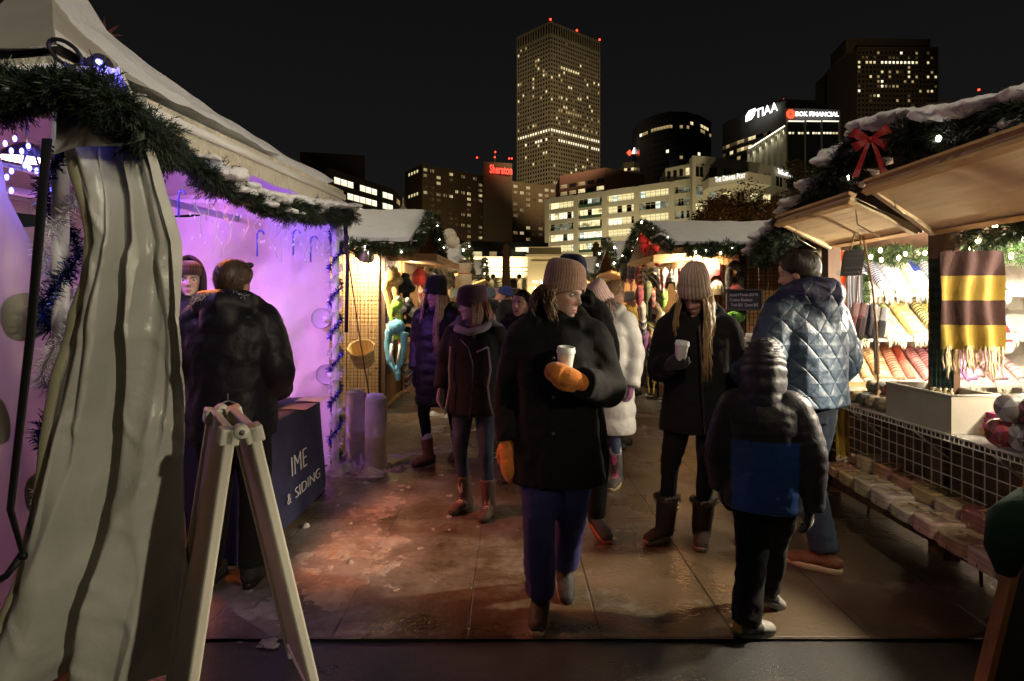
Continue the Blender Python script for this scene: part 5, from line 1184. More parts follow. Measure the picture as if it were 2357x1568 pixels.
for i in range(7):
    c = V(XA-.18+R.uniform(-.12, .15), 8.5+i*.26, .87); b = MB(); cs = R.choice([(.5, .06, .08), (.55, .5, .45), (.4, .12, .25), (.15, .25, .35), (.5, .2, .1)])
    b.grid(lambda u, v: c+V(.13*(u-.5)*2, .11*(v-.5)*2, .10*math.sin(PI*u)**.5*math.sin(PI*v)**.5*(1+.2*noise.noise(V(u*5, v*5, i)))), 14, 14, cs, cf=lambda u, v: tuple(q*(1 if int(v*8+i) % 2 else .55) for q in cs)); solo('folded_knitwear', b, M_KNIT, ['red and white folded knitwear nearest on the left counter', 'folded patterned knit second along the left counter', 'folded knit third along the left counter', 'folded knit in the middle of the left counter', 'folded knit past the middle of the left counter', 'folded knit next to last on the left counter', 'folded knit at the far end of the left counter'][i], 'knitwear', 'folded knitwear on the left counter')
b = MB()
for z in (.0, .085): b.box((-.03, -.002, -.09-z*1.3), (.03, .002, -.0-z*1.3), (.6, .58, .52))
b.xf(Matrix.Translation(P(893, 745, 7.85))); solo('price_card', b, M_PAPER, 'two small white price cards on the dark corner post', 'card', smooth=False)
lamp('left stall lamp', (-2.6, 9.3, 2.1), 55, (1, .8, .5), .1); lamp('left stall awning lamp', (-1.62, 9.2, 2.08), 14, (1, .82, .55), .05)

# ================= hat stall right of the middle
XC, YC = 2.78, 8.6
st = thing('market_stall', 'timber hat stall with long snowy roof right of the middle', 'market stall', (4.0, 9.9, 0), 0, 'timber market stalls')
b = MB(); board_wall(b, V(XC+.06, YC, 0), V(6.2, YC, 0), .04, 2.36, .15); part('side_wall', b, wood_mat('amber planks', (.5, .26, .1), (.36, .17, .06), 1, 'Z'), st, smooth=False)
for x in (XC-.03, 3.46): b = MB(); b.box((x, YC-.05, 0), (x+.09, YC-.002, 2.3)); part('corner_post', b, W_BEAM if x < 3 else W_DARK, st, smooth=False)
b = MB(); b.box((XC-.45, YC+.1, .83), (XC+.3, 11.2, .865)); part('counter', b, W_BEAM, st, smooth=False)
b = MB(); board_wall(b, V(XC, 11.2, 0), V(XC, YC+.05, 0), .05, .82, .15); part('front_boards', b, MATS['front boards'], st, smooth=False)
b = MB(); board_wall(b, V(XC, 11.3, 0), V(6.2, 11.3, 0), 0, 2.3, .2); b.box((6.2, YC+.05, 0), (6.24, 11.28, 2.3)); part('back_wall', b, W_PLANK, st, smooth=False)
b = MB(); board_wall(b, V(XC, 11.2, 0), V(XC, YC+.06, 0), 2.05, 2.8, .13, top=lambda k: 2.34+.5*(1-abs(2*k-1))); part('gable', b, W_PLANK, st, smooth=False)
roof_pair(st, 2.3, 6.4, 8.2, 9.75, 11.4, 2.37, 2.87)
b = MB(); a0, a1 = V(2.17, 8.62, 2.17), V(2.1, 10.6, 2.14)
b.add([V(XC, 8.62, 2.22), a0, a1, V(XC, 10.6, 2.2)]+[q+V(0, 0, .04) for q in (V(XC, 8.62, 2.22), a0, a1, V(XC, 10.6, 2.2))], [(3, 2, 1, 0), (4, 5, 6, 7), (0, 1, 5, 4), (1, 2, 6, 5), (2, 3, 7, 6), (3, 0, 4, 7)])
for z in (.0, .052): b.beam(a0+V(-.03, 0, z), a1+V(-.03, 0, z), .03, .048); b.beam(a0+V(-.02, -.02, z), V(XC, 8.6, 2.2+z), .03, .048)
part('awning', b, W_BEAM, st, smooth=False)
wire_panel('black wire grid panel with hats left of the dark post on the hat stall', V(2.9, YC-.07, 0), V(3.45, YC-.07, 0), 1.0, 2.24, .06)
wire_panel('wide black wire grid panel behind the quilted jacket man', V(3.53, YC-.07, 0), V(4.6, YC-.07, 0), 1.0, 2.24, .06)
clamp_lamp('dark silver clamp lamp under the roof edge of the hat stall', P(1628, 578, 8.25), P(1608, 608, 8.5), 260, False, .11, 150)
garland('evergreen_garland', 'evergreen garland with warm bulbs along the roof edge of the hat stall', [V(2.5, 8.14, 2.27), V(3.4, 8.12, 2.29), V(4.4, 8.12, 2.3), V(5.0, 8.14, 2.3)], .10, 1100, (.055, .010), bulbs=13, bulbm=M_BULBW, per=10, col=(.03, .055, .015), snow=(8, .6))
garland('evergreen_garland', 'snowy evergreen garland up the gable of the hat stall with red bow', [V(2.3, 8.15, 2.33), V(2.24, 8.9, 2.6), V(2.22, 9.75, 2.86), V(2.2, 10.6, 2.55), V(2.2, 11.5, 2.2)], .105, 900, (.055, .010), bulbs=9, bulbm=M_BULBW, per=10, snow=(40, 1.1), col=(.035, .06, .02))
def bow(label, c, s, rz=0, tails=1.0):
    t = thing('ribbon_bow', label, 'bow', c, rz, 'red ribbon bows'); RM = Matrix.Rotation(rz, 4, 'Z'); M0 = Matrix.Translation(c)@RM; col = (.28, .01, .01)
    for ang, L in ((.5, 1), (PI-.5, 1), (-.45, .85), (PI+.45, .85)):
        b = MB(); dx, dz = math.cos(ang), math.sin(ang)
        def lp(u, v): a = 2*PI*u; r = s*L; al = (1-math.cos(a))/2; th = .34*math.sin(a)*(al**.5); w = (v-.5)*.46*s*(.3+.9*al); return M0@V(dx*al*r-dz*w, -.03*s-th*r*.9, dz*al*r+dx*w)
        b.grid(lp, 28, 5, col); part('loop', b, M_NYLON, t)
    for sx in (-1, 1):
        b = MB(); b.grid(lambda u, v: M0@V(sx*(.05+.5*v*tails)*s+(u-.5)*.3*s*(.5+v*.6), -.05*s-.06*s*math.sin(v*6), -1.5*v*s*tails), 5, 14, col); part('tail', b, M_NYLON, t)
    b = MB(); b.ball(M0@V(0, -.06*s, 0), (.16*s, .12*s, .18*s), 12, 8, col); part('knot', b, M_NYLON, t); return t
bow('dark red ribbon bow on the gable tip of the hat stall', P(1497, 560, 9.55), .26, -.9)
# hats under the awning and on the rack
adj = ['black', 'dark red', 'russet', 'white', 'olive banded', 'black and green', 'cream and brown', 'mustard striped', 'grey', 'plum', 'teal', 'ochre']
row = [(1436, 612, 10.4), (1444, 613, 10.2), (1452, 614, 10.0), (1461, 618, 9.7), (1470, 620, 9.5), (1479, 622, 9.35), (1488, 620, 9.2), (1498, 622, 9.05), (1508, 622, 8.95), (1519, 626, 8.9), (1530, 622, 8.85), (1546, 624, 8.8), (1558, 622, 8.75), (1569, 618, 8.7)]
for i, (x, y, Y) in enumerate(row):
    knit_hat(f"{['dark brown','black','maroon','dark grey','deep red','red and navy','white and black','olive and yellow','black and white patterned','cream patterned','pink and cream','black pointed','cream braided','red tipped'][i]} knit hat in the row under the hat stall awning", P(x, y-6, Y), 1.12, [[(.06, .04, .03), (.1, .06, .05)], [(.015, .014, .014), (.06, .06, .06)], [(.12, .02, .025), (.2, .05, .05)], [(.05, .05, .05), (.1, .1, .1)], [(.28, .03, .02), (.16, .02, .02)], [(.3, .04, .02), (.03, .04, .1), (.5, .3, .1)], [(.55, .52, .45), (.03, .03, .03)], [(.18, .2, .05), (.5, .4, .08), (.03, .03, .03)], [(.02, .02, .02), (.55, .5, .42), (.02, .02, .02)], [(.55, .5, .4), (.1, .1, .1), (.4, .1, .1)], [(.5, .2, .22), (.55, .5, .42)], [(.025, .025, .025), (.4, .38, .3)], [(.6, .52, .38), (.5, .42, .28)], [(.4, .04, .03), (.15, .1, .05)]][i], i not in (3, 11), i % 2 == 0, yaw=R.uniform(-.6, .9), tilt=R.uniform(-.15, .15), bands=8, pointed=.5 if i == 11 else 0, group='knit hats under the hat stall awning')
rack = thing('hat_rack', 'tall dark wire hat rack at the front of the hat stall', 'rack', V(2.34, 9.0, 0)); b = MB(); c = V(2.34, 9.05, 0)
b.tube([c, c+V(0, 0, 2.05)], .016, 8, (.03, .025, .02)); b.lathe([(.001, 0), (.2, 0), (.2, .02), (.02, .03)], c, 20, (.03, .025, .02))
for z in (.55, .8, 1.1, 1.4, 1.7): b.tube([c+V(-.2, -.05, z), c+V(.2, .05, z)], .006, 6, (.05, .05, .05))
part('stand', b, M_METAL, rack)
rk = [(1472, 665, 'long maroon', [(.2, .02, .03), (.1, .015, .02)]), (1478, 700, 'grey ribbed', [(.3, .28, .22), (.4, .38, .32)]), (1492, 655, 'dark green round', [(.06, .08, .03), (.1, .1, .04)]), (1500, 668, 'red tasselled', [(.25, .05, .04), (.5, .2, .15), (.05, .05, .05)]), (1515, 672, 'green and white spotted', [(.2, .32, .05), (.55, .55, .35), (.1, .15, .03)]), (1528, 668, 'bright green', [(.22, .4, .06), (.08, .12, .03)]), (1512, 700, 'brown earflap', [(.18, .12, .06), (.1, .07, .04)]), (1523, 722, 'green and cream striped', [(.1, .14, .05), (.5, .48, .35)]), (1480, 735, 'dark with white braid', [(.03, .03, .03), (.5, .48, .4)]), (1497, 745, 'black and yellow', [(.03, .03, .02), (.5, .42, .05), (.4, .4, .3)]), (1503, 770, 'orange and brown patterned', [(.42, .2, .06), (.6, .5, .3), (.2, .08, .03)]), (1500, 802, 'black and cream nordic', [(.03, .03, .03), (.6, .56, .45), (.03, .03, .03)]), (1499, 830, 'rainbow banded', [(.05, .14, .06), (.55, .4, .04), (.5, .06, .03), (.55, .2, .03)]), (1516, 790, 'grey felt', [(.25, .21, .16), (.2, .17, .13)]), (1520, 812, 'dark grey cable', [(.08, .08, .08), (.15, .15, .14)]), (1524, 838, 'pink and grey', [(.4, .15, .2), (.3, .28, .26)]), (1485, 765, 'purple edged', [(.2, .05, .18), (.05, .05, .05)]), (1530, 750, 'white tagged black', [(.04, .04, .04), (.6, .58, .55)])]
for i, (x, y, nm, cs) in enumerate(rk): knit_hat(f'{nm} knit hat on the tall rack of the hat stall', P(x, y-8, 8.85+.02*(i % 5)), 1.05, cs, True, i % 2 == 0, yaw=R.uniform(-.5, .5), bands=9, group='knit hats on the hat rack')
knit_hat('cream and red fleece hat on the lit wire grid by the clamp lamp', P(1645, 596, 8.45), 1.25, [(.6, .52, .4), (.35, .03, .03)], True, False, bands=3, yaw=PI/2, group='hats on the wire grid')
knit_hat('cream and brown fleece hat low on the lit wire grid', P(1648, 640, 8.45), 1.25, [(.55, .46, .3), (.15, .1, .04)], True, False, bands=3, yaw=PI/2, group='hats on the wire grid')
knit_hat('dark red shiny hat above the chalkboard', P(1692, 652, 8.42), 1.4, [(.2, .02, .015), (.1, .01, .01)], False, False, bands=3, yaw=PI/2, group='hats on the wire grid')
fh = thing('fur_hat', 'black fur hat with long scarf arms on the wire grid', 'hat', P(1690, 620, 8.4), 0); b = MB()
fur_strip(b, [P(1678, 668, 8.42), P(1676, 640, 8.42), P(1682, 615, 8.4), P(1692, 606, 8.36), P(1702, 616, 8.4), P(1704, 640, 8.42), P(1703, 668, 8.42)], .06, (.05, .04, .025), 2600, .035); b.tube(smooth_path([P(1678, 668, 8.42), P(1676, 640, 8.42), P(1682, 615, 8.4), P(1692, 606, 8.36), P(1702, 616, 8.4), P(1704, 640, 8.42), P(1703, 668, 8.42)], 4), .045, 10, (.03, .022, .015)); part('fur', b, M_FUR, fh); b = MB(); fur_strip(b, [P(1688, 612, 8.33), P(1696, 618, 8.33)], .05, (.45, .42, .35), 500, .03); part('crest', b, M_FUR, fh)
cbd = thing('chalkboard', 'framed purple chalkboard with handwritten prices on the hat stall', 'chalkboard', P(1713, 712, 8.3)); c0, c1 = P(1676, 711, 8.3), P(1750, 670, 8.3)
b = MB(); b.box((c0.x, 8.3, c0.z), (c1.x, 8.32, c1.z), (.02, .012, .03)); part('board', b, M_PAINT, cbd, smooth=False)
b = MB(); fw_ = .028
for lo, hi in (((c0.x-fw_, 8.285, c0.z-fw_), (c1.x+fw_, 8.325, c0.z)), ((c0.x-fw_, 8.285, c1.z), (c1.x+fw_, 8.325, c1.z+fw_)), ((c0.x-fw_, 8.285, c0.z), (c0.x, 8.325, c1.z)), ((c1.x, 8.285, c0.z), (c1.x+fw_, 8.325, c1.z))): b.box(lo, hi, (.05, .04, .045))
part('frame', b, M_PAINT, cbd, smooth=False)
CH = mat('chalk', (.5, .44, .55), .9)
for k, (s_, w_) in enumerate((('Jaquard Foutas $24.95', .42), ('Cotton Blankets', .33), ('Twin $55  Queen $65', .4))): lettering('lettering', s_, .062, (c0.x+.02+(.02 if k == 2 else 0), 8.297, c1.z-.075-.075*k), (1, 0, 0), (0, 0, 1), CH, cbd, .001, 0, width=w_)
wr = thing('plush_hat', 'fuzzy lime green hat under the chalkboard', 'hat', P(1696, 735, 8.4), 0, 'hats on the wire grid'); b = MB(); b.ball(P(1696, 728, 8.42), (.13, .08, .1), 14, 10, (.1, .28, .03)); fur_strip(b, [P(1683, 722, 8.38), P(1696, 738, 8.36), P(1709, 722, 8.38)], .05, (.12, .36, .04), 1200, .03); part('fur', b, M_FUR, wr)
b = MB(); b.box((3.35, 8.1, .96), (4.1, 8.5, 1.0), (.5, .47, .42)); b.box((3.4, 8.15, .0), (3.45, 8.2, .95), (.2, .15, .1)); b.box((4.0, 8.15, .0), (4.05, 8.2, .95), (.2, .15, .1)); b.tube([V(3.4, 8.2, 1.04), V(4.0, 8.2, 1.04)], .04, 10, (.55, .52, .48)); b.box((3.38, 8.12, .75), (4.08, 8.48, .8), (.25, .15, .08)); solo('side_table', b, M_PAINT, 'narrow table with pale cloth roll below the chalkboard', 'table', smooth=False)
lamp('hat stall lamp', (3.6, 9.9, 2.15), 60, (1, .78, .46), .1); lamp('hat stall awning lamp', (2.62, 9.3, 2.1), 18, (1, .84, .58), .05)

# ================= towel stall, near right
XW = 2.55
st = thing('market_stall', 'near timber towel stall with propped flap shutters at the right edge', 'market stall', (3.7, 3.6, 0), 0, 'timber market stalls')
YD0, YD1 = 1.55, 5.15
b = MB(); board_wall(b, V(XW, YD1, 0), V(XW, YD0, 0), .05, .72, .14); part('front_boards', b, W_DARK, st, smooth=False)
for y, w in ((3.30, .12), (4.5, .1), (YD1-.08, .1), (2.2, .1)): b = MB(); b.box((XW-.03, y, 0), (XW+.07, y+w, 2.12)); part('corner_post', b, W_DARK if y != 3.30 else wood_mat('post timber', (.13, .065, .03), (.08, .035, .015), 1, 'Z'), st, smooth=False)
b = MB(); board_wall(b, V(XW-.01, YD1, 0), V(XW-.01, YD0, 0), 1.985, 2.9, .14, top=lambda k: (lambda y: max(1.99, 2.52-(.265*(3.6-y) if y < 3.6 else .35*(y-3.6))))(lerp(YD1, YD0, k))); b.box((XW-.045, YD0, 1.955), (XW+.05, YD1, 1.983)); part('gable', b, W_DARK, st, smooth=False)
b = MB(); board_wall(b, V(XW+.05, YD1, 0), V(5.4, YD1, 0), 0, 2.3, .15); part('side_wall', b, wood_mat('white boards', (.62, .58, .5), (.5, .45, .38), 1, 'Z'), st, smooth=False)
b = MB(); board_wall(b, V(5.4, YD1, 0), V(5.4, YD0, 0), 0, 2.3, .15); part('back_wall', b, MATS['white boards'], st, smooth=False)
b = MB(); board_wall(b, V(5.4, YD1+.035, 0), V(XW, YD1+.035, 0), 0, 2.35, .15); part('outer_wall', b, W_DARK, st, smooth=False)
roof_pair(st, 2.36, 5.6, 1.9, 3.6, 5.2, 2.13, 2.58, snow=.10, ze2=2.02)
def flap_panel(y0, y1, zh, zo, xo, lab):
    b = MB(); h0, h1, o0, o1 = V(XW-.05, y0, zh), V(XW-.05, y1, zh), V(xo, y0, zo), V(xo, y1, zo); n = (o0-h0).cross(V(0, 1, 0)).normalized(); n = n if n.z > 0 else -n
    b.add([h0, o0, o1, h1]+[q+n*.02 for q in (h0, o0, o1, h1)], [(0, 1, 2, 3), (7, 6, 5, 4), (0, 4, 5, 1), (1, 5, 6, 2), (2, 6, 7, 3), (3, 7, 4, 0)])
    f = part('flap', b, W_PALE, st, smooth=False, label=lab)
    b = MB()
    for a_, c_ in ((h0, h1), (o0, o1)): 
        i = (o0-h0).normalized()*(.02 if a_ is h0 else -.02); b.beam(a_+i-n*(.006 if a_ is h0 else .016), c_+i-n*(.006 if a_ is h0 else .016), .04, .011 if a_ is h0 else .03, up=n)
    b.beam(o0+n*.032, o1+n*.032, .05, .022, up=n); part('batten', b, wood_mat('pale battens', (.5, .33, .16), (.38, .23, .1), 1, 'Y'), f, smooth=False)
    for yy in (y0, y1):
        b = MB(); i = V(0, .02 if yy == y0 else -.02, 0); b.beam(V(XW-.07, yy, zh)+i-n*.014+V(0, 0, .01), V(xo+.04, yy, zo)+i-n*.014, .04, .028, up=n)
        part('cleat', b, W_PALE, f, smooth=False)
    for yy in (y0+.12, y1-.1):
        b = MB()
        p0, p1 = V(xo+.06, yy, zo+.02), V(XW-.06, yy, 2.42); m_ = 26
        for i in range(m_):
            q = p0.lerp(p1, i/m_); r_ = p0.lerp(p1, (i+1)/m_); b.tube([q, r_], .0065 if i % 2 else .0035, 5, (.3, .27, .22))
        q0 = V(xo+.1, yy, zo-.02); b.tube([q0, q0+V(.02, 0, -.12), q0+V(.16, 0, -.2)], .0035, 5, (.4, .36, .28))
        part('chain', b, M_METAL, f)
flap_panel(3.44, 4.41, 1.94, 2.14, 2.06, 'propped pale plywood flap over the far opening')
flap_panel(2.0, 3.33, 1.915, 2.185, 2.075, 'propped pale plywood flap over the near opening')
garland('evergreen_garland', 'snow laden dark evergreen garland over the gable of the towel stall', [V(2.34, 5.4, 1.92), V(2.32, 4.7, 2.14), V(2.3, 4.2, 2.32), V(2.28, 3.8, 2.5), V(2.28, 3.45, 2.51), V(2.28, 2.85, 2.37), V(2.28, 2.1, 2.28)], .145, 2600, (.045, .007), snow=(110, 1.35), bulbs=3, bulbm=M_BULBW, per=16, col=(.012, .026, .014))
bow('large red ribbon bow on the snowy garland of the towel stall', P(2003, 322, 3.28), .108, -.45, 1.3)
# wire shelf along the front and grid below
b = MB()
for k in range(24): x = 2.34+.24*k/23; b.beam(V(x, YD0, .80), V(x, 4.45, .80), .0035, .0035)
for k in range(30): y = lerp(YD0, 4.45, k/29); b.beam(V(2.335, y, .797), V(2.585, y, .797), .004, .004)
for z in (.765, .80): b.beam(V(2.335, YD0, z), V(2.335, 4.45, z), .006, .006)
for k in range(90): y = lerp(YD0, 4.45, k/89); b.beam(V(2.335, y, .765), V(2.335, y, .80), .0035, .0035)
for y in (2.3, 2.75, 3.3, 3.9, 4.4): b.beam(V(2.34, y, .765), V(2.55, y, .6), .01, .01)
solo('wire_shelf', b, M_WIREW, 'long white wire shelf under the counter boxes of the towel stall', 'shelf', smooth=False)
wire_panel('white wire grid panel below the wire shelf of the towel stall', V(2.47, 4.6, 0), V(2.47, 1.7, 0), .38, .76, .075, .0024, M_WIREW)
bn = thing('display_bench', 'low slanted rack full of wrapped blankets along the towel stall', 'display rack', (2.33, 3.2, 0)); b = MB()
def xo(y): return .085*(y-2.5)
def rk_(w, y): return V(2.15+.32*w+xo(y), y, .285+.085*w)
for k in range(9): b.beam(rk_(k/8, 1.75), rk_(k/8, 4.2), .005, .005)
for k in range(50): y = lerp(1.75, 4.2, k/49); b.beam(rk_(0, y)+V(0, 0, -.005), rk_(1, y)+V(0, 0, -.005), .004, .004)
for z in (0, .022): b.beam(rk_(0, 1.75)+V(0, 0, z), rk_(0, 4.2)+V(0, 0, z), .007, .007)
part('shelf', b, M_WIREW, bn, smooth=False)
for y in (1.9, 3.0, 4.1): b = MB(); b.beam(rk_(.9, y)-V(0, 0, .01), V(2.45+xo(y), y, 0), .012, .012); part('leg', b, M_WIRE, bn, smooth=False)
M_WRAP = mat('clear wrap over cloth', None, .16, bump=(16, .6, .02), var=.25, vscale=10, spec=.6, coat=.6)
bl = ['nearest', 'second', 'third', 'fourth', 'fifth', 'sixth', 'seventh', 'eighth', 'ninth', 'tenth', 'eleventh']
for rw_ in (0, 1):
    for i in range(11):
        y = 1.95+i*.205+rw_*.07; x = 2.215+.165*rw_+xo(y); cs = R.choice([(.5, .38, .28), (.46, .4, .28), (.6, .52, .4), (.3, .15, .11), (.52, .46, .37), (.4, .32, .18), (.58, .5, .42)]) if rw_ == 0 else R.choice([(.2, .06, .06), (.34, .25, .12), (.28, .13, .08), (.42, .34, .22)])
        z0 = .292+.075*rw_; t = thing('wrapped_blanket', f'{bl[i]} plastic wrapped blanket from the near end in the {"front" if rw_ == 0 else "back"} row of the low rack', 'blanket', V(x, y, z0), 0, 'wrapped blankets on the rack'); b = MB(); ya = R.uniform(-.12, .12); hgt = R.uniform(.06, .095)
        def fn(u, v, x=x, y=y, z0=z0): 
            a = 2*PI*u; bx, by = .1, .1; p = V(bx*abs(math.cos(a))**.45*(1 if math.cos(a) > 0 else -1), by*abs(math.sin(a))**.45*(1 if math.sin(a) > 0 else -1), 0); k = math.sin(PI*(.5+v*.5)) if v > .45 else 1; k = 1 if v < .5 else max(0, math.cos((v-.5)*PI))**.45; zz = hgt*min(1, v*1.5)*(1+.08*noise.noise(V(u*6, v*3, i))); p = Matrix.Rotation(ya, 3, 'Z')@(p*k); return V(x, y, z0)+p+V(0, 0, zz)
        b.grid(fn, 36, 16, cs, True, lambda u, v, cs=cs: tuple(q*(1 if int(v*9) % 2 else .8) for q in cs)); part('bundle', b, M_WRAP, t)
        b = MB(); b.tube([V(x-.102, y+.01, z0+.01), V(x-.08, y+.01, z0+hgt*.96), V(x, y+.005, z0+hgt+.006), V(x+.08, y, z0+hgt*.96)], .004, 5, (.25, .16, .07)); b.tube([V(x+.01, y-.102, z0+.02), V(x+.005, y-.075, z0+hgt*.95), V(x, y, z0+hgt+.006), V(x, y+.08, z0+hgt*.95)], .004, 5, (.25, .16, .07)); part('ribbon', b, M_ROPE, t)
# ---- rolled towels on three tiers
def towel(lab, x, tier, col, stripe, dens, group, w=.082):
    yt, zt, yb, zb = tier; w *= R.uniform(.86, 1.14); x += R.uniform(-.012, .012); yb += R.uniform(-.03, .02); zb += R.uniform(-.012, .012); zt += R.uniform(-.02, .03); t = thing('rolled_towel', lab, 'towel', V(x, yb, zb), 0, group); b = MB(); p0, p1 = V(x, yt, zt), V(x+R.uniform(-.03, .03), yb, zb); n = 34
    pts = [p0.lerp(p1, i/n) for i in range(n+1)]; rr = [w*.5*(.86+.14*min(1, i/3))*(1+.03*math.sin(i*.7+x*9)) for i in range(n+1)]
    def cf(k):
        if dens == 0: return stripe if k < .45 else col
        if k > .8: return col
        return stripe if math.sin(k*dens) > .25 else col
    b.tube(pts, rr, 12, col, cf=cf, ref=(1, 0, 0)); part('roll', b, M_CLOTH, t)
    b = MB(); d = (p1-p0).normalized()
    for i in range(9):
        a = -.9+1.8*i/8; s0 = p1+V(math.sin(a)*w*.46, -.012, math.cos(a)*.018-.02); L = R.uniform(.06, .13); q = [s0+V(.006*math.sin(j*1.9+i), -.012*min(j, 2)+.004*math.cos(j+i), -L*j/5) for j in range(6)]; b.tube(q, [.006, .0055, .006, .0055, .007, .003], 5, (.66, .6, .46))
    part('fringe', b, M_KNIT, t); return t
T1 = (5.08, 1.90, 4.84, 1.63); T2 = (5.08, 1.505, 4.84, 1.25); T3 = (5.08, 1.11, 4.84, .86)
ordn = ['first', 'second', 'third', 'fourth', 'fifth', 'sixth', 'seventh', 'eighth', 'ninth', 'tenth', 'eleventh', 'twelfth', 'thirteenth', 'fourteenth', 'fifteenth', 'sixteenth']
tiers = (('top', T1, 2.98, [((.42, .4, .42), (.3, .3, .33), 0, 'plain grey'), ((.6, .6, .66), (.06, .07, .13), 95, 'navy striped'), ((.58, .6, .7), (.07, .09, .18), 110, 'blue striped'), ((.66, .66, .72), (.4, .42, .5), 60, 'pale blue'), ((.72, .7, .68), (.6, .58, .58), 60, 'white'), ((.7, .66, .54), (.6, .55, .42), 50, 'cream'), ((.6, .6, .65), (.05, .08, .4), 0, 'royal blue banded'), ((.6, .62, .62), (.2, .3, .4), 70, 'steel striped'), ((.6, .66, .6), (.1, .35, .35), 0, 'teal banded'), ((.62, .7, .68), (.15, .45, .45), 60, 'turquoise striped'), ((.5, .66, .68), (.1, .38, .45), 0, 'turquoise plain'), ((.55, .66, .7), (.1, .3, .5), 90, 'aqua striped'), ((.6, .66, .7), (.12, .25, .4), 60, 'sea blue'), ((.6, .6, .64), (.3, .3, .36), 60, 'silver striped')]),
         ('middle', T2, 3.02, [((.6, .62, .45), (.2, .25, .08), 70, 'olive striped'), ((.62, .62, .5), (.12, .14, .06), 80, 'dark olive striped'), ((.64, .62, .45), (.1, .1, .05), 70, 'cream and black striped'), ((.66, .64, .42), (.3, .32, .06), 95, 'lime striped'), ((.68, .55, .25), (.6, .46, .16), 40, 'golden'), ((.7, .6, .3), (.62, .5, .2), 30, 'pale yellow'), ((.68, .56, .25), (.06, .045, .02), 80, 'black and gold striped'), ((.66, .6, .25), (.35, .33, .05), 80, 'moss and yellow striped'), ((.66, .58, .28), (.6, .5, .12), 0, 'lemon'), ((.5, .5, .46), (.1, .1, .1), 60, 'charcoal striped'), ((.62, .62, .58), (.12, .12, .12), 80, 'white and charcoal striped'), ((.55, .55, .52), (.3, .3, .3), 70, 'grey striped'), ((.4, .42, .42), (.2, .22, .23), 0, 'slate banded'), ((.55, .57, .55), (.28, .3, .3), 60, 'ash striped')]),
         ('bottom', T3, 3.06, [((.66, .5, .3), (.5, .3, .1), 60, 'sand'), ((.66, .5, .32), (.5, .25, .08), 90, 'amber striped'), ((.66, .45, .3), (.5, .2, .08), 100, 'orange striped'), ((.62, .36, .25), (.45, .12, .06), 90, 'rust striped'), ((.6, .22, .16), (.5, .1, .06), 0, 'coral and pink'), ((.62, .32, .3), (.42, .12, .12), 100, 'red striped'), ((.6, .3, .3), (.35, .08, .1), 80, 'wine striped'), ((.6, .4, .42), (.4, .1, .2), 60, 'rose striped'), ((.5, .35, .55), (.35, .15, .4), 60, 'lilac'), ((.55, .3, .55), (.4, .15, .45), 0, 'violet banded'), ((.6, .35, .4), (.4, .1, .15), 90, 'raspberry striped'), ((.6, .4, .4), (.4, .15, .2), 70, 'pink striped'), ((.55, .35, .5), (.4, .2, .4), 60, 'mauve striped'), ((.6, .45, .45), (.4, .2, .2), 60, 'blush striped')]))
for nm, T, x0, lst in tiers:
    for i, (c, s_, d_, a_) in enumerate(lst): towel(f'{a_} rolled towel with fringe, {ordn[i]} from the left on the {nm} shelf', x0+i*.098, T, c, s_, d_, f'rolled towels on the {nm} shelf')
for nm, T in (('top', T1), ('middle', T2), ('bottom', T3)):
    b = MB(); b.add([V(2.9, 4.8, T[3]-.05), V(5.2, 4.8, T[3]-.05), V(5.2, 5.1, T[1]-.06), V(2.9, 5.1, T[1]-.06)]+[q-V(0, 0, .02) for q in (V(2.9, 4.8, T[3]-.05), V(5.2, 4.8, T[3]-.05), V(5.2, 5.1, T[1]-.06), V(2.9, 5.1, T[1]-.06))], [(0, 1, 2, 3), (7, 6, 5, 4), (0, 4, 5, 1), (1, 5, 6, 2), (2, 6, 7, 3), (3, 7, 4, 0)]); part('slanted_shelf', b, MATS['white boards'], st, smooth=False)
b = MB(); b.box((2.5, 1.6, .80), (3.3, 4.9, .835)); part('counter', b, W_BEAM, st, smooth=False)
# yellow and brown blanket hung at the post, and dark scarf beside it
def drape(name, lab, x0, x1, y0, y1, z0, z1, bands, cat, fr=.12, amp=.02, mm=M_CLOTH, folds=5):
    t = thing(name, lab, cat, V((x0+x1)/2, (y0+y1)/2, z0)); b = MB()
    def fn(u, v, off=0): return V(lerp(x0, x1, u), lerp(y0, y1, u), lerp(z1, z0, v))+V(.0, -1, 0)*(off+amp*math.sin(u*folds*2*PI/1.0+1.3*math.sin(v*3))*(.3+.7*v)+.015*noise.noise(V(u*4, v*3, x0)))
    cf = lambda u, v: bands[min(len(bands)-1, int(v*len(bands)))]
    b.grid(fn, 60, 60, bands[0], cf=cf); b.grid(lambda u, v: fn(1-u, v, -.008), 40, 40, bands[0], cf=cf); part('cloth', b, mm, t)
    b = MB(); n = int(abs(x1-x0)+abs(y1-y0))*0+24
    for i in range(n):
        p = fn((i+.5)/n, 1); L = fr*R.uniform(.7, 1.1); b.tube([p+V(.006*math.sin(j*1.7+i), .004*math.cos(j+i), -L*j/5+.02) for j in range(6)], [.005, .0045, .005, .0045, .006, .002], 5, (.62, .52, .32))
    part('fringe', b, M_KNIT, t); return t
YEL, BRN = (.33, .23, .045), (.06, .03, .027)
drape('blanket', 'yellow and brown striped blanket with fringe hanging at the stall post', 2.37, 2.66, 3.13, 3.05, 1.25, 1.79, [BRN, YEL, BRN, YEL], 'blanket', .17, .017, folds=3)
drape('scarf', 'dark green patterned scarf hanging left of the yellow and brown blanket', 2.42, 2.5, 3.27, 3.2, 1.0, 1.76, [(.03, .055, .055), (.05, .085, .075)]*14, 'scarf', .1, .008)
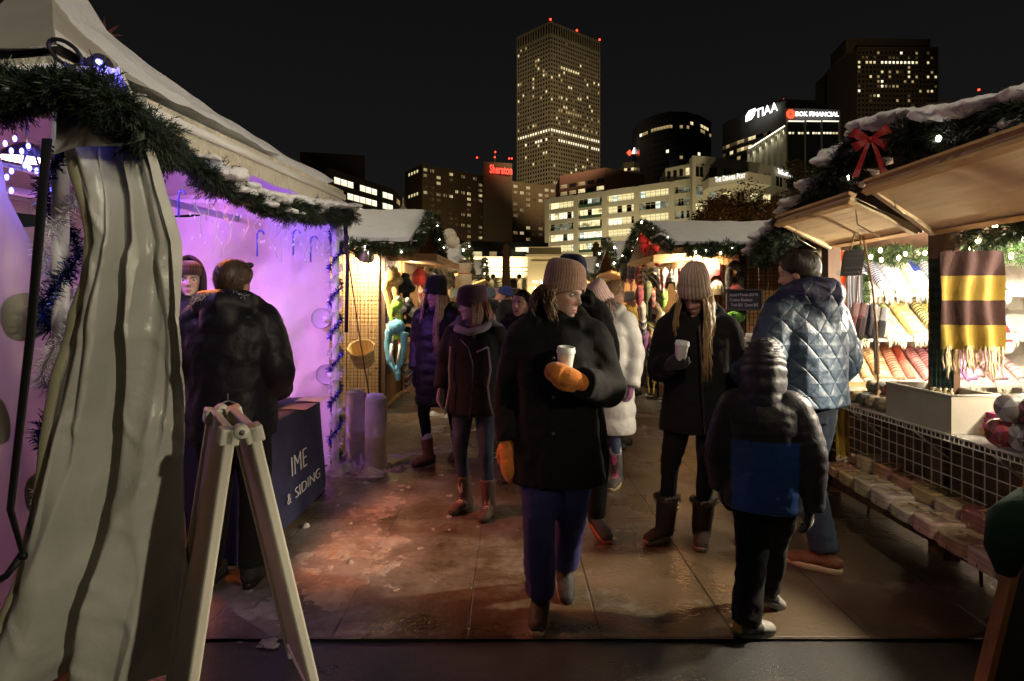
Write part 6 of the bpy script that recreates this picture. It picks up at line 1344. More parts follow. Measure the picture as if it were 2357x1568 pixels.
drape('towel', 'orange and white striped towel hanging at the far end of the towel stall', 2.62, 2.74, 4.72, 4.65, 1.42, 1.94, [(.6, .12, .04), (.6, .5, .45), (.6, .12, .04), (.6, .13, .05), (.62, .55, .5), (.6, .12, .04)], 'towel', .05, .03)
drape('towel', 'grey towel hanging right of the orange striped towel', 2.76, 2.86, 4.66, 4.62, 1.3, 1.9, [(.3, .31, .35)], 'towel', .05, .03)
ph = thing('packed_blanket', 'plastic packed cream blanket hanging behind the quilted jacket man', 'blanket', P(1885, 620, 4.75)); b = MB(); c = P(1880, 607, 4.75); Mq = Matrix.Rotation(-.5, 3, 'Y'); b.lathe([(.001, -.14), (.085, -.135), (.1, -.1), (.1, .1), (.085, .135), (.001, .14)], c, 22, (.6, .54, .36), Matrix.Rotation(1.25, 3, 'Y')@Matrix.Diagonal((1, .7, 1))); part('bundle', b, M_WRAP, ph); b = MB(); b.lathe([(.102, -.012), (.104, 0), (.102, .012)], c, 22, (.03, .03, .03), Matrix.Rotation(1.25, 3, 'Y')@Matrix.Diagonal((1, .7, 1))); part('strap', b, M_CLOTH, ph)
# hanging slate with scribbles + basket of socks
hs = thing('hanging_sign', 'small dark slate sign hanging on jute ropes from the far flap', 'sign', P(1962, 605, 3.9)); b = MB(); q = [P(1945, 578, 3.92), P(1992, 574, 3.88), P(1983, 634, 3.9), P(1937, 636, 3.94)]; b.add(q+[p+V(0, .02, 0) for p in q], [(0, 3, 2, 1), (4, 5, 6, 7), (0, 1, 5, 4), (1, 2, 6, 5), (2, 3, 7, 6), (3, 0, 4, 7)], (.022, .02, .02)); part('slate', b, M_PAINT, hs, smooth=False)
b = MB()
for k in range(5):
    if k == 2: continue
    a_ = q[0].lerp(q[3], .14+.18*k); c_ = q[1].lerp(q[2], .14+.18*k); b.tube([a_.lerp(c_, .1+.78*i/22)+V(0, -.006, .006*math.sin(i*2.1+k)*math.cos(i*.9)) for i in range(23)], .0022, 4, (.2, .18, .17))
part('chalk_scribble', b, M_PAPER, hs)
b = MB(); top = P(1978, 500, 3.95); b.tube([top, P(1966, 540, 3.93), P(1958, 578, 3.92)], .006, 6, (.3, .19, .09)); b.tube([top, P(1980, 545, 3.92), P(1982, 574, 3.9)], .006, 6); b.tube([top, P(1990, 560, 3.9), P(2008, 660, 3.85), P(2018, 760, 3.8), P(2022, 940, 3.72), P(2030, 965, 3.72)], .008, 6); b.tube([P(1950, 636, 3.93), P(1930, 700, 3.95), P(1925, 760, 3.95)], .006, 6); b.tube([P(1975, 636, 3.9), P(1970, 700, 3.9), P(1972, 770, 3.9)], .006, 6); b.tube([P(2024, 900, 3.72), P(2015, 930, 3.7), P(2028, 960, 3.7), P(2035, 925, 3.7), P(2020, 905, 3.72)], .009, 6); b.ball(P(1972, 520, 3.95), .018, 8, 6); part('rope', b, M_ROPE, hs)
sk = [(1975, 735, 'pink and cream socks bundle', [(.5, .3, .28), (.36, .12, .13), (.45, .25, .22)]), (1996, 738, 'grey striped socks bundle', [(.2, .2, .24), (.12, .12, .15)]), (2022, 745, 'black and white striped socks bundle', [(.3, .3, .3), (.03, .03, .035)]), (1960, 770, 'black pouch', [(.01, .01, .011)])]
for i, (x, y, lb, cs) in enumerate(sk):
    c = P(x, y, 3.86); t = thing('sock_bundle', lb+' in the hanging rack by the quilted man', 'socks', c, 0, 'socks in the hanging rack')
    for j in range(3):
        b = MB(); o = V((j-1)*.03, (j % 2)*.02, 0); b.tube([c+o+V(.02, 0, .11), c+o+V(0, 0, .02), c+o+V(-.02, 0, -.1)], [.026, .03, .028], 10, cs[0], flat=(.5, V(0, 1, 0)), cf=lambda k: cs[int(k*14) % len(cs)]); part('sock', b, M_KNIT, t)
b = MB(); b.beam(P(1955, 778, 3.95), P(2040, 778, 3.8), .012, .012); b.beam(P(2016, 780, 3.85), P(2019, 862, 3.85), .03, .012, (.1, .1, .11)); solo('hanging_rail', b, M_METAL, 'thin rail and grey post under the hanging socks', 'rail', smooth=False)
# counter goods
tub = thing('storage_bin', 'grey canvas bin on the wire shelf of the towel stall', 'bin', V(2.5, 3.35, .80)); b = MB(); x0, x1, y0, y1, z0, z1 = 2.35, 2.62, 3.02, 3.55, .803, 1.01
b.box((x0, y0, z0), (x1, y0+.012, z1), (.36, .33, .27)); b.box((x0, y1-.012, z0), (x1, y1, z1), (.36, .33, .27)); b.box((x0, y0+.012, z0), (x0+.012, y1-.012, z1), (.36, .33, .27)); b.box((x1-.012, y0+.012, z0), (x1, y1-.012, z1), (.36, .33, .27)); b.box((x0+.012, y0+.012, z0), (x1-.012, y1-.012, z0+.01), (.36, .33, .27)); part('side', b, mat('canvas', None, .9, bump=(120, .3, .003), var=.1), tub, smooth=False)
b = MB()
for a_, c_ in ((V(x0, y0, z1), V(x0, y1, z1)), (V(x0, y0, z1), V(x1, y0, z1)), (V(x1, y0, z1), V(x1, y1, z1)), (V(x0, y1, z1), V(x1, y1, z1))): b.tube([a_, c_], .006, 6, (.55, .52, .45))
part('rim', b, M_CLOTH, tub)
for i in range(9):
    y = 2.02+.1*(i % 5)*1.05; z = .81+.13*(i//5); cs = [(.18, .04, .05), (.5, .47, .42), (.06, .04, .06), (.35, .33, .28), (.22, .04, .05), (.55, .52, .48), (.2, .18, .2), (.16, .03, .04), (.4, .37, .33)][i]
    c = V(2.44+.02*(i % 2), y+.05*(i//5)+.3, z); b = MB(); b.lathe([(.001, -.11), (.05, -.11), (.068, -.09), (.07, .09), (.05, .11), (.001, .11)], c+V(0, 0, .065), 20, cs, Matrix.Rotation(PI/2, 3, 'Y'), lambda u, v: tuple(min(.7, q*(1+1.6*(int(u*10) % 3 == 0))) for q in cs)); solo('wrapped_roll', b, M_WRAP, f'{["wine red","cream","dark plum","stone grey","burgundy","white","grey","deep red","beige"][i]} rolled throw in clear wrap {"at the bottom" if i < 5 else "on top"} of the near wire shelf pile', 'blanket roll', 'wrapped rolls on the near shelf')
for i in range(10):
    y = 3.62+.085*(i % 6)*1.1; c = V(2.44+.12*(i//6), y, .84); cs = [(.3, .26, .18), (.42, .38, .28), (.15, .17, .16), (.36, .3, .18), (.45, .4, .3), (.25, .24, .2), (.5, .45, .36), (.3, .06, .05), (.2, .22, .22), (.4, .36, .28)][i]; b = MB(); b.lathe([(.001, -.1), (.03, -.1), (.042, -.09), (.043, .09), (.03, .1), (.001, .1)], c+V(0, 0, .02+.075*(i//6)), 16, cs, Matrix.Rotation(PI/2, 3, 'Y'), lambda u, v: tuple(q*(.6+.4*(int(u*9) % 2)) for q in cs)); solo('rolled_cloth', b, M_CLOTH, f'{["sand","oatmeal","slate","tan","ivory","grey brown","white","red","steel","straw"][i]} rolled cloth beside the jute rope on the far shelf end', 'cloth roll', 'rolled cloths on the far shelf end')
for x, y, Y, cs, lb in ((2240, 838, 3.3, (.55, .3, .4), 'pink folded cloth pile behind the canvas bin'), (2320, 848, 3.0, (.5, .08, .2), 'magenta folded cloth pile at the right edge of the counter'), (2345, 838, 3.1, (.4, .42, .1), 'lime folded cloth pile at the right edge of the counter')):
    c = P(x, y, Y); c.z = .836; b = MB()
    for k in range(3): b.box((c.x-.12+.01*k, c.y-.1, c.z+.03*k), (c.x+.12-.008*k, c.y+.1-.01*k, c.z+.03*k+.027), tuple(q*(1-.2*k) for q in cs))
    solo('folded_cloth', b, M_CLOTH, lb, 'cloth', 'folded cloths on the counter', smooth=False)
sn = thing('snowman_ornament', 'small white snowman ornament with red cap behind the blanket', 'ornament', P(2310, 800, 3.6)); c = P(2312, 798, 3.6); b = MB(); b.ball(c, .05, 14, 10, (.7, .68, .64)); b.ball(c+V(-.01, 0, .07), .038, 14, 10, (.7, .68, .64)); part('body', b, M_KNIT, sn); b = MB(); b.lathe([(.04, 0), (.03, .03), (.012, .06), (.001, .075)], c+V(-.01, 0, .09), 14, (.5, .03, .03)); part('cap', b, M_KNIT, sn); b = MB(); b.lathe([(.036, .03), (.043, .037), (.036, .045)], c, 14, (.5, .03, .03)); part('scarf', b, M_KNIT, sn)
garland('evergreen_garland', 'lit evergreen garland inside the far opening of the towel stall', [V(2.85, 4.75, 1.93), V(3.2, 4.7, 1.90), V(3.6, 4.65, 1.92), V(4.2, 4.6, 1.92)], .085, 380, (.05, .007), bulbs=18, bulbm=M_BULB, per=14, col=(.03, .06, .016), bulb_r=.014)
garland('evergreen_garland', 'evergreen garland hanging down the left end of the towel shelves', [V(2.92, 4.72, 1.75), V(2.9, 4.72, 1.5), V(2.9, 4.7, 1.22)], .07, 160, (.05, .007), bulbs=4, bulbm=M_BULB, per=14, col=(.03, .06, .016), bulb_r=.012)
garland('evergreen_garland', 'evergreen garland over the near opening at the right edge', [V(2.62, 3.25, 1.86), V(2.62, 2.85, 1.9), V(2.62, 2.4, 1.82)], .085, 300, (.05, .007), bulbs=6, bulbm=M_BULB, per=14, col=(.025, .05, .018), bulb_r=.012)
# yellow cloth tail hanging at the bench
drape('dish_towel', 'mustard dish towel hanging below the far end of the wire shelf', 2.36, 2.42, 4.12, 4.06, .38, .78, [(.4, .28, .04)], 'towel', .04, .02, folds=2)
# easel in the near right corner
ez = thing('easel_board', 'dark board on a wooden easel leg in the near right corner', 'easel', (1.75, 1.85, 0)); b = MB(); b.beam(V(1.55, 1.92, -.0), V(1.98, 2.1, 1.02), .05, .022, up=(1, 0, 0)); part('leg', b, wood_mat('orange timber', (.42, .18, .045), (.3, .12, .03), 1, 'Z'), ez, smooth=False)
b = MB(); b.add([V(1.6, 1.93, .12), V(2.4, 1.75, .12), V(2.6, 1.9, 1.0), V(1.97, 2.12, 1.0)]+[V(1.62, 1.96, .12), V(2.42, 1.78, .12), V(2.62, 1.93, 1.0), V(1.99, 2.15, 1.0)], [(0, 1, 2, 3), (7, 6, 5, 4), (0, 4, 5, 1), (1, 5, 6, 2), (2, 6, 7, 3), (3, 7, 4, 0)], (.012, .011, .01)); part('board', b, M_PAINT, ez, smooth=False)
b = MB(); q = [P(2300, 1240, 2.0), P(2322, 1190, 2.02), P(2370, 1150, 2.05)]; b.tube([P(2316, 1320, 2.0), P(2312, 1270, 2.0), P(2335, 1210, 2.03), P(2385, 1160, 2.08)], [.03, .06, .085, .07], 14, (.008, .03, .016)); solo('stocking', b, M_CLOTH, 'dark green cloth draped on the near right easel', 'cloth')

# ================= more stalls down the aisle
def far_stall(lab, side, x, y0, y1, zr, roofover=.45, col=None):
    s = side; t = thing('market_stall', lab, 'market stall', (x-s*1.5*-1 if False else x+s*1.6, (y0+y1)/2, 0), 0, 'timber market stalls'); xa = x+s*3.2
    lo, hi = min(x, xa), max(x, xa); b = MB(); board_wall(b, V(lo, y0, 0), V(hi, y0, 0), .04, 2.34, .2); part('side_wall', b, W_PLANK, t, smooth=False); b = MB(); board_wall(b, V(lo, y1, 0), V(hi, y1, 0), .04, 2.34, .2); part('side_wall', b, W_PLANK, t, smooth=False)
    b = MB(); board_wall(b, V(x, y0+.05, 0), V(x, y1-.05, 0), .05, .85, .2); board_wall(b, V(x, y0+.05, 0), V(x, y1-.05, 0), 2.0, 2.7, .2, top=lambda k: 2.34+.42*(1-abs(2*k-1))); b.box((min(x, x+s*.06), y0, 0), (max(x, x+s*.06), y0+.1, 2.3)); part('front_boards', b, W_BEAM, t, smooth=False)
    xr = x-s*roofover; roof_pair(t, min(xr, xa), max(xr, xa), y0-.3, (y0+y1)/2, y1+.3, 2.36, zr)
    b = MB(); x2 = x-s*.55; b.add([V(x, y0+.2, 2.02), V(x2, y0+.2, 2.2), V(x2, y1-.2, 2.2), V(x, y1-.2, 2.02)]+[V(x, y0+.2, 2.06), V(x2, y0+.2, 2.25), V(x2, y1-.2, 2.25), V(x, y1-.2, 2.06)], [(0, 1, 2, 3), (7, 6, 5, 4), (0, 4, 5, 1), (1, 5, 6, 2), (2, 6, 7, 3), (3, 7, 4, 0)]); part('awning', b, W_BEAM, t, smooth=False)
    ym = (y0+y1)/2; garland('evergreen_garland', 'snowy garland on the gable of the '+lab.split(' with')[0].replace('timber ','').replace(' near the colonnade',''), [V(xr-s*.05+0, y0-.3, 2.3), V(xr-s*.05, ym, zr+.02), V(xr-s*.05, y1+.3, 2.3)], .1, 300, (.08, .014), snow=(26, 1.3), col=(.04, .065, .02), bulbs=6, bulbm=M_BULBW, per=9, bulb_r=.018, voxel=.03)
    garland('evergreen_garland', 'garland along the roof edge of the '+lab.split(' with')[0].replace('timber ','').replace(' near the colonnade',''), [V(xr, y0-.36, 2.28), V((xr+xa)/2, y0-.36, 2.26), V(xa, y0-.36, 2.28)], .1, 260, (.08, .014), col=(.04, .065, .02), bulbs=4, bulbm=M_BULBW, per=9, bulb_r=.018)
    lamp('far stall lamp', (x+s*.7, ym, 1.95), 90, (1, .7, .36), .1); lamp('far stall front lamp', (x-s*.35, y0-.1, 1.96), 40, (1, .72, .4), .06); return t
far_stall('second timber stall on the left side with pale goods', -1, -1.55, 12.2, 14.4, 2.85)
far_stall('third timber stall on the left side with orange glow', -1, -1.35, 16.5, 19, 2.85)
far_stall('second timber stall on the right side with a garlanded gable', 1, 2.75, 12.3, 14.6, 2.95)
far_stall('third timber stall on the right side with a raised flap', 1, 2.5, 16.2, 18.6, 2.9)
far_stall('distant timber stall on the right near the colonnade', 1, 2.3, 21, 23.5, 2.9)
# hanging pale sack and paper globes near the left stall's far corner
sc = thing('cloth_sack', 'pale cloth sack tied with a red ribbon at the second left stall', 'sack', P(1068, 640, 11.6)); c = P(1068, 668, 11.6); b = MB(); b.lathe([(.001, 0), (.13, .0), (.17, .1), (.16, .25), (.11, .34), (.15, .42), (.16, .5), (.12, .55)], c, 24, (.62, .5, .34)); part('bag', b, M_CLOTH, sc); b = MB(); b.lathe([(.112, .325), (.125, .34), (.112, .355)], c, 24, (.5, .06, .03)); part('ribbon', b, M_CLOTH, sc)
b = MB(); fur_strip(b, [P(1060, 612, 11.6), P(1068, 605, 11.6), P(1080, 612, 11.6)], .1, (.35, .25, .15), 700, .08); solo('dried_bouquet', b, M_FUR, 'tuft of dried twigs over the pale cloth sack', 'bouquet')
M_GLOBE = mat('white globe', (.6, .52, .42), .5, bump=(8, .2, .02), translu=.3)
for x, y, r, lb in ((1018, 545, .115, 'white paper globe, left one above the snowy gable'), (1035, 541, .135, 'white paper globe, middle and highest one above the snowy gable'), (1042, 556, .14, 'white paper globe, right one above the snowy gable')):
    b = MB(); c = P(x, y, 11.4); b.ball(c, r, 20, 14, (.6, .55, .45)); b.tube([c, V(-1.45, 11.9, 2.5)], .008, 5, (.1, .08, .06)); solo('paper_globe', b, M_PAINT, lb, 'globe', 'white paper globes')
b = thing('string_lights', 'red green and white string lights far down the aisle', 'string lights', (.8, 20, 2.2)); wb = MB(); pts = [P(1225+i*4, 655+4*math.sin(i*.9), 20) for i in range(26)]; wb.tube(pts, .006, 4, (.02, .03, .02)); part('wire', wb, M_PLASTIC, b)
ms = [glow('red bulb', (1, .1, .05), 12), glow('green bulb', (.1, 1, .45), 10), M_BULBW]; bb = MB(); bb.ball((0, 0, 0), .028, 8, 6)
for mm in ms:
    me = bb.mesh('bulb')
    for i in range(12): o = put('bulb', me, mm, b); o.location = ROOTM[b.name]@P(R.uniform(1225, 1325), R.uniform(645, 665), 20)
# ------------------------------------------------------------------ the city behind
def bmat(name, c, rough=.85, bump=None): return mat(name, c, rough, var=.14, vscale=.06, bump=bump)
GL_DARK = mat('dark window glass', (.012, .013, .014), .12, spec=.6)
GL_DIM = glow('dim amber window', (1, .68, .3), .10, .35, .1)
GL_AMB = glow('amber window', (1, .70, .32), .55, .5, .35)
GL_YEL = glow('yellow window', (1, .82, .42), 1.3, .6, .4)
GL_WHT = glow('white office window', (1, .9, .62), 2.0, .6, .5)
GL_COOL = glow('cool office window', (.85, 1, .82), 1.6, .35, .3, (1, 1, 3))
GL_OFF = glow('lit office interior', (1, .84, .42), 1.9, .22, .10, (1, 1, 2.2))
GL_OFFD = glow('half lit office interior', (.8, .85, .6), .32, .3, .15, (1, 1, 2.5))
RED = glow('red beacon', (1, .03, .01), 9)
WMESH = {}
def win_mesh(w, h, m):
    k = (round(w, 2), round(h, 2), m.name)
    if k not in WMESH:
        b = MB(); b.quad((-w/2, 0, 0), (w/2, 0, 0), (w/2, 0, h), (-w/2, 0, h)); me = b.mesh('window', False); me.materials.append(m); WMESH[k] = me
    return WMESH[k]
def add_windows(root, wins):
    """wins: (centre point at sill, direction along wall, width, height, material); biggest/brightest 100 are parts of their own"""
    rank = {'white office window': 5, 'lit office interior': 5, 'cool office window': 5, 'yellow window': 4, 'amber window': 3, 'half lit office interior': 3, 'dim amber window': 2}
    wins.sort(key=lambda w: -(rank.get(w[4].name, 0)*1000+w[2]*w[3]/max(1, w[0].y)))
    Mi = ROOTM[root.name]
    for c, d, w, h, m in wins[:100]:
        o = put('window', win_mesh(w, h, m), [], root); o.location = Mi@c; o.rotation_euler = (0, 0, math.atan2(d.y, d.x))
    rest = wins[100:]
    if rest:
        ms = sorted({w[4].name for w in rest}); vs, fs, mi = [], [], []
        for c, d, w, h, m in rest:
            o = len(vs); vs += [tuple(Mi@(c+d*s*w/2+V(0, 0, z))) for s, z in ((-1, 0), (1, 0), (1, h), (-1, h))]; fs.append((o, o+1, o+2, o+3)); mi.append(ms.index(m.name))
        me = bpy.data.meshes.new('window'); me.from_pydata(vs, [], fs); me.update()
        for n in ms: me.materials.append(MATS[n])
        me.polygons.foreach_set('material_index', mi); o = bpy.data.objects.new('window', me); COL.objects.link(o); o.parent = root; o['kind'] = 'stuff'
def face_wins(p0, p1, z0, z1, cols, rows, wf, hf, pick, off=.08):
    d = (p1-p0); L = d.length; d = d.normalized(); n = V(d.y, -d.x, 0); out = []; cw = L/cols; rh = (z1-z0)/rows
    for r in range(rows):
        for c in range(cols):
            m = pick(c, r)
            if m: out.append((p0+d*(c+.5)*cw+n*off+V(0, 0, z0+rh*(r+.5-hf/2)), d, cw*wf, rh*hf, m))
    return out
def prism(b, pts, z0, z1, col=(.5, .5, .5)):
    n = len(pts); vs = [V(p.x, p.y, z) for z in (z0, z1) for p in pts]
    b.add(vs, [(i, (i+1) % n, n+(i+1) % n, n+i) for i in range(n)]+[tuple(range(n-1, -1, -1)), tuple(range(n, 2*n))], col); return b
def gx(x, Y): return V((x-HX)/F*Y, Y, 0)
def zz(y, Y): return CAMH+(HY-y)/F*Y
def beacon(root, p, r=.7):
    b = MB(); b.ball(p, r, 8, 6); part('beacon_light', b, RED, root)

# --- tall tower
t = thing('tower_building', 'tallest pale stone tower with a grid of square windows, two faces meeting at a corner', 'skyscraper', (30, 450, 0))
A, B, C = gx(1191, 455.5), gx(1267, 430), gx(1380, 463); Dp = A+(C-B); ZT_ = 217
M_STONE = bmat('tower stone', (.33, .28, .2))
b = MB(); prism(b, [A, B, C, Dp], 0, ZT_); part('wall', b, M_STONE, t, smooth=False)
b = MB()
for p0, p1, n_ in ((A, B, 13), (B, C, 21)):
    d = (p1-p0).normalized(); nn = V(d.y, -d.x, 0); L = (p1-p0).length
    for i in range(n_+1): q = p0+d*(L*i/n_)+nn*.12; b.beam(q+V(0, 0, 4), q+V(0, 0, ZT_-.05), .75, .5, up=nn)
part('pier', b, M_STONE, t, smooth=False, kind=None)
ROWS = 60; z_lo, z_hi = 6, ZT_-11
def rowof(y): return round((zz(y, 430)-z_lo)/(z_hi-z_lo)*ROWS-.5)
FULL = {rowof(303): (.95, GL_WHT), rowof(320): (.85, GL_WHT), rowof(283): (.35, GL_AMB), rowof(415): (.3, GL_AMB)}
def pick_t(face):
    def f(c, r):
        q = R.random()
        if r in FULL:
            pr, m = FULL[r]
            if q < pr*(1 if face else (.75 if r == rowof(303) else .25)) and not (face and r == rowof(320) and c < 3): return m if R.random() < .85 else GL_YEL
        if face and r == rowof(152) and 3 < c < 12: return GL_YEL if q < .85 else GL_DARK
        if face and r == rowof(250) and c > 2 and q < .6: return GL_AMB
        if r == rowof(262) and q < .4: return GL_DIM
        hot = .085 if 150 < r*0+HY-(z_lo+(r+.5)/ROWS*(z_hi-z_lo))/430*F < 260 else .035
        return GL_YEL if q < hot else GL_AMB if q < hot*1.5 else GL_DIM if q < hot*1.5+.07 else GL_DARK
    return f
w_ = face_wins(A, B, z_lo, z_hi, 13, ROWS, .56, .55, pick_t(0))+face_wins(B, C, z_lo, z_hi, 21, ROWS, .56, .55, pick_t(1))
w_ += face_wins(A, B, z_hi+1.5, ZT_-1.5, 13, 1, .55, .9, lambda c, r: GL_DARK)+face_wins(B, C, z_hi+1.5, ZT_-1.5, 21, 1, .55, .9, lambda c, r: GL_DARK)
add_windows(t, w_)
for p in (B, B.lerp(C, .52), C): beacon(t, V(p.x, p.y, ZT_+1.2), .75)

# --- hotel slab with red sign
t = thing('hotel_building', 'brown hotel slab with scattered lit windows and a red rooftop sign', 'hotel', (-20, 320, 0))
M_BRN = bmat('brown concrete', (.13, .085, .048)); E0, E1, E2 = gx(932, 318), gx(972, 300), gx(1112, 327); zt = zz(378, 300)
b = MB(); prism(b, [E0, E1, E2, E2+V(-8, 22, 0), E0+V(6, 22, 0)], 0, zt); part('wall', b, M_BRN, t, smooth=False, label='left wing of the hotel')
S0, S1 = gx(1112, 318), gx(1179, 322); b = MB(); prism(b, [S0, S1, S1+V(0, 25, 0), S0+V(0, 25, 0)], 0, zz(372, 318)); part('core_wall', b, bmat('darker brown concrete', (.1, .065, .038)), t, smooth=False)
H0, H1 = gx(1179, 336), gx(1292, 354); b = MB(); prism(b, [H0, H1, H1+V(0, 20, 0), H0+V(0, 20, 0)], 0, zz(417, 336)); part('wall', b, M_BRN, t, smooth=False, label='right wing of the hotel')
def pick_h(top_):
    col_on = [R.random() < .45 for _ in range(40)]
    def f(c, r):
        q = R.random(); 
        if r == top_: return GL_YEL if q < .35 else GL_AMB if q < .5 else None
        return (GL_YEL if q < .14 else GL_AMB if q < .42 else GL_DIM if q < .75 else None) if col_on[c//1 % 40] else (GL_YEL if q < .03 else GL_AMB if q < .09 else GL_DIM if q < .3 else None)
    return f
def quartets(p0, p1, z0, z1, cols, rows, pk, off=.1):
    out = []
    for c, d, w, h, m in face_wins(p0, p1, z0, z1, cols, rows, .62, .62, pk, off):
        for k in range(4): out.append((c+d*(k-1.5)*w/4, d, w/4*.5, h*.8, m))
    return out
w_ = quartets(E1, E2, 8, zt-1, 10, 22, pick_h(21))+quartets(H0, H1, 8, zz(417, 336)-1, 8, 19, pick_h(18))+quartets(E0, E1, 8, zt-1, 1, 22, lambda c, r: GL_YEL if R.random() < .25 else None)
add_windows(t, w_)
b = MB()
for p0, p1, n_, z1_ in ((E1, E2, 7, zt), (H0, H1, 6, zz(417, 336))):
    d = (p1-p0).normalized(); nn = V(d.y, -d.x, 0)
    for i in range(24): z = 6+i*3.05; 
    for i in range(n_*4+1): q = p0+(p1-p0)*(i/(n_*4))+nn*.1; b.beam(q+V(0, 0, 5), q+V(0, 0, z1_-.5), .22, .22, up=nn)
part('fin', b, M_BRN, t, smooth=False)
RSIGN = glow('red sign letters', (1, .05, .03), 3.2)
lettering('sign', 'Sheraton', 6.4, V((1127-HX)/F*316, 316.5, zz(397, 316)), (1, -.02, -.085), (0, 0, 1), RSIGN, t, .3, .12, width=12.6)
for x, y in ((1098, 363), (1139, 362), (1140, 350), (1172, 365), (1178, 365)): beacon(t, P(x, y, 322), .45); 
b = MB()
for x, y in ((1098, 364), (1139, 352)): b.beam(P(x, y, 322), P(x, 378, 322), .3, .3)
part('mast', b, M_BRN, t, smooth=False)

# --- office block behind the left stall
t = thing('office_building', 'dark office block with rows of bright white windows behind the tent', 'office building', (-48, 185, 0))
O0, O1, O2 = gx(752, 162), gx(904, 192), gx(935, 215); zo = zz(400, 170)
b = MB(); prism(b, [O0, O1, O2, O2+V(-30, 20, 0), O0+V(-20, 30, 0)], 0, zo); part('wall', b, bmat('dark brown facade', (.06, .045, .032)), t, smooth=False)
b = MB(); prism(b, [gx(690, 200), gx(840, 205), gx(840, 225), gx(690, 220)], 0, zz(358, 205)); part('penthouse', b, bmat('dark brown upper floors', (.07, .045, .03)), t, smooth=False)
def pk(c, r): 
    q = R.random(); return GL_WHT if r in (4, 6, 7, 8, 9) and q < .72 else GL_COOL if q < .25 and r > 2 else GL_YEL if q < .3 and r > 2 else GL_DARK
add_windows(t, face_wins(O0, O1, 3, zo-1.2, 11, 10, .9, .5, pk)+face_wins(O1, O2, 3, zo-1.2, 4, 10, .9, .45, lambda c, r: GL_AMB if R.random() < .3 else GL_DARK))

# --- white newspaper building
t = thing('newspaper_building', 'long cream office building with window bands and white lettering', 'office building', (45, 195, 0))
M_CREAM = bmat('cream precast', (.55, .5, .38)); N0, N1 = gx(1260, 208), gx(1597, 174); zn = 40.2; d = (N1-N0).normalized(); nn = V(d.y, -d.x, 0); Ln = (N1-N0).length
b = MB(); prism(b, [N0-nn*1.0, N1-nn*1.0, N1+V(4, 30, 0), N0+V(8, 30, 0)], 0, zn-.3); part('core_wall', b, M_CREAM, t, smooth=False)
FH = 3.95; fl = [zn-1.4-FH*(i+1) for i in range(9)]
b = MB()
for z in fl+[zn-1.4]: b.beam(N0+V(0, 0, z+.45), N1+V(0, 0, z+.45), .9 if z < zn-2 else .9, 1.55 if z < zn-2 else 2.0, up=V(0, 0, 1))
part('spandrel', b, M_CREAM, t, smooth=False)
# bays as seen in the photo
def along(x):  # photo column -> fraction along the facade
    k = (x-HX)/F; return (k*N0.y-N0.x)/((N1.x-N0.x)-k*(N1.y-N0.y))
bays = [1261, 1327, 1393, 1467, 1547, 1597]; b = MB()
for x in bays: q = N0.lerp(N1, along(x)); b.beam(q+nn*.15, q+nn*.15+V(0, 0, zn-.2), 1.9, 1.0, up=nn)
part('pilaster', b, M_CREAM, t, smooth=False)
wins = []; lit = {0: [2, 0, 2, 2, 1], 1: [3, 2, 2, 1, 1], 2: [0, 2, 3, 2, 1], 3: [3, 3, 2, 0, 2], 4: [2, 2, 3, 3, 2], 5: [3, 2, 3, 2, 2]}
mull = MB()
for f in range(7):
    z = fl[f]+1.25
    for i in range(5):
        a_, c_ = along(bays[i])+.8/Ln, along(bays[i+1])-.8/Ln; n_ = 6
        for k in range(n_):
            u0, u1 = lerp(a_, c_, k/n_), lerp(a_, c_, (k+1)/n_); base = lit.get(f, [2]*5)[i]; q = R.random()
            m = [GL_OFFD, GL_OFFD, GL_OFF, GL_WHT][base] if q < .62 else GL_OFF if q < .88 and base > 1 else GL_DARK if q < .93 else GL_COOL
            wins.append((N0.lerp(N1, (u0+u1)/2)-nn*.95+V(0, 0, z), d, (u1-u0)*Ln*.985, 2.45, m))
            qm = N0.lerp(N1, u0)-nn*.8; mull.beam(qm+V(0, 0, z), qm+V(0, 0, z+2.45), .12, .12)
        q0, q1 = N0.lerp(N1, a_)-nn*.8, N0.lerp(N1, c_)-nn*.8; mull.beam(q0+V(0, 0, z+1.75), q1+V(0, 0, z+1.75), .1, .1)
part('mullion', mull, M_CREAM, t, smooth=False)
b = MB()
for f in range(6): q0, q1 = N0.lerp(N1, along(1335)), N0.lerp(N1, along(1386)); b.beam(q0+nn*.5+V(0, 0, fl[f]+1.0), q1+nn*.5+V(0, 0, fl[f]+1.0), .5, 1.0, up=V(0, 0, 1))
part('balcony', b, bmat('green balcony', (.05, .1, .06)), t, smooth=False)
# upper set-back and round end
Q0, Q1 = gx(1532, 181), gx(1597, 174); b = MB(); prism(b, [Q0, Q1, Q1+V(2, 15, 0), Q0+V(2, 15, 0)], zn-.5, zz(388, 181)); part('upper_wall', b, M_CREAM, t, smooth=False)
for k in range(4): wins.append((Q0.lerp(Q1, .15+.22*k)+V(0, -.06, zn+1.4), d, 1.7, 2.2, GL_DARK if k < 3 else GL_YEL))
arc_x = [1594, 1625, 1657, 1689, 1720, 1750, 1780, 1806, 1828]; top_y = [358, 360, 363, 367, 371.5, 376.5, 382, 388.5, 396]
zr_ = zz(358, 171); arc = [gx(x, (zr_-CAMH)*F/(HY-y)) for x, y in zip(arc_x, top_y)]
b = MB(); prism(b, arc+[arc[-1]+V(-4, 12, 0), arc[0]+V(4, 34, 0)], 0, zr_); part('round_wall', b, M_CREAM, t, smooth=False)
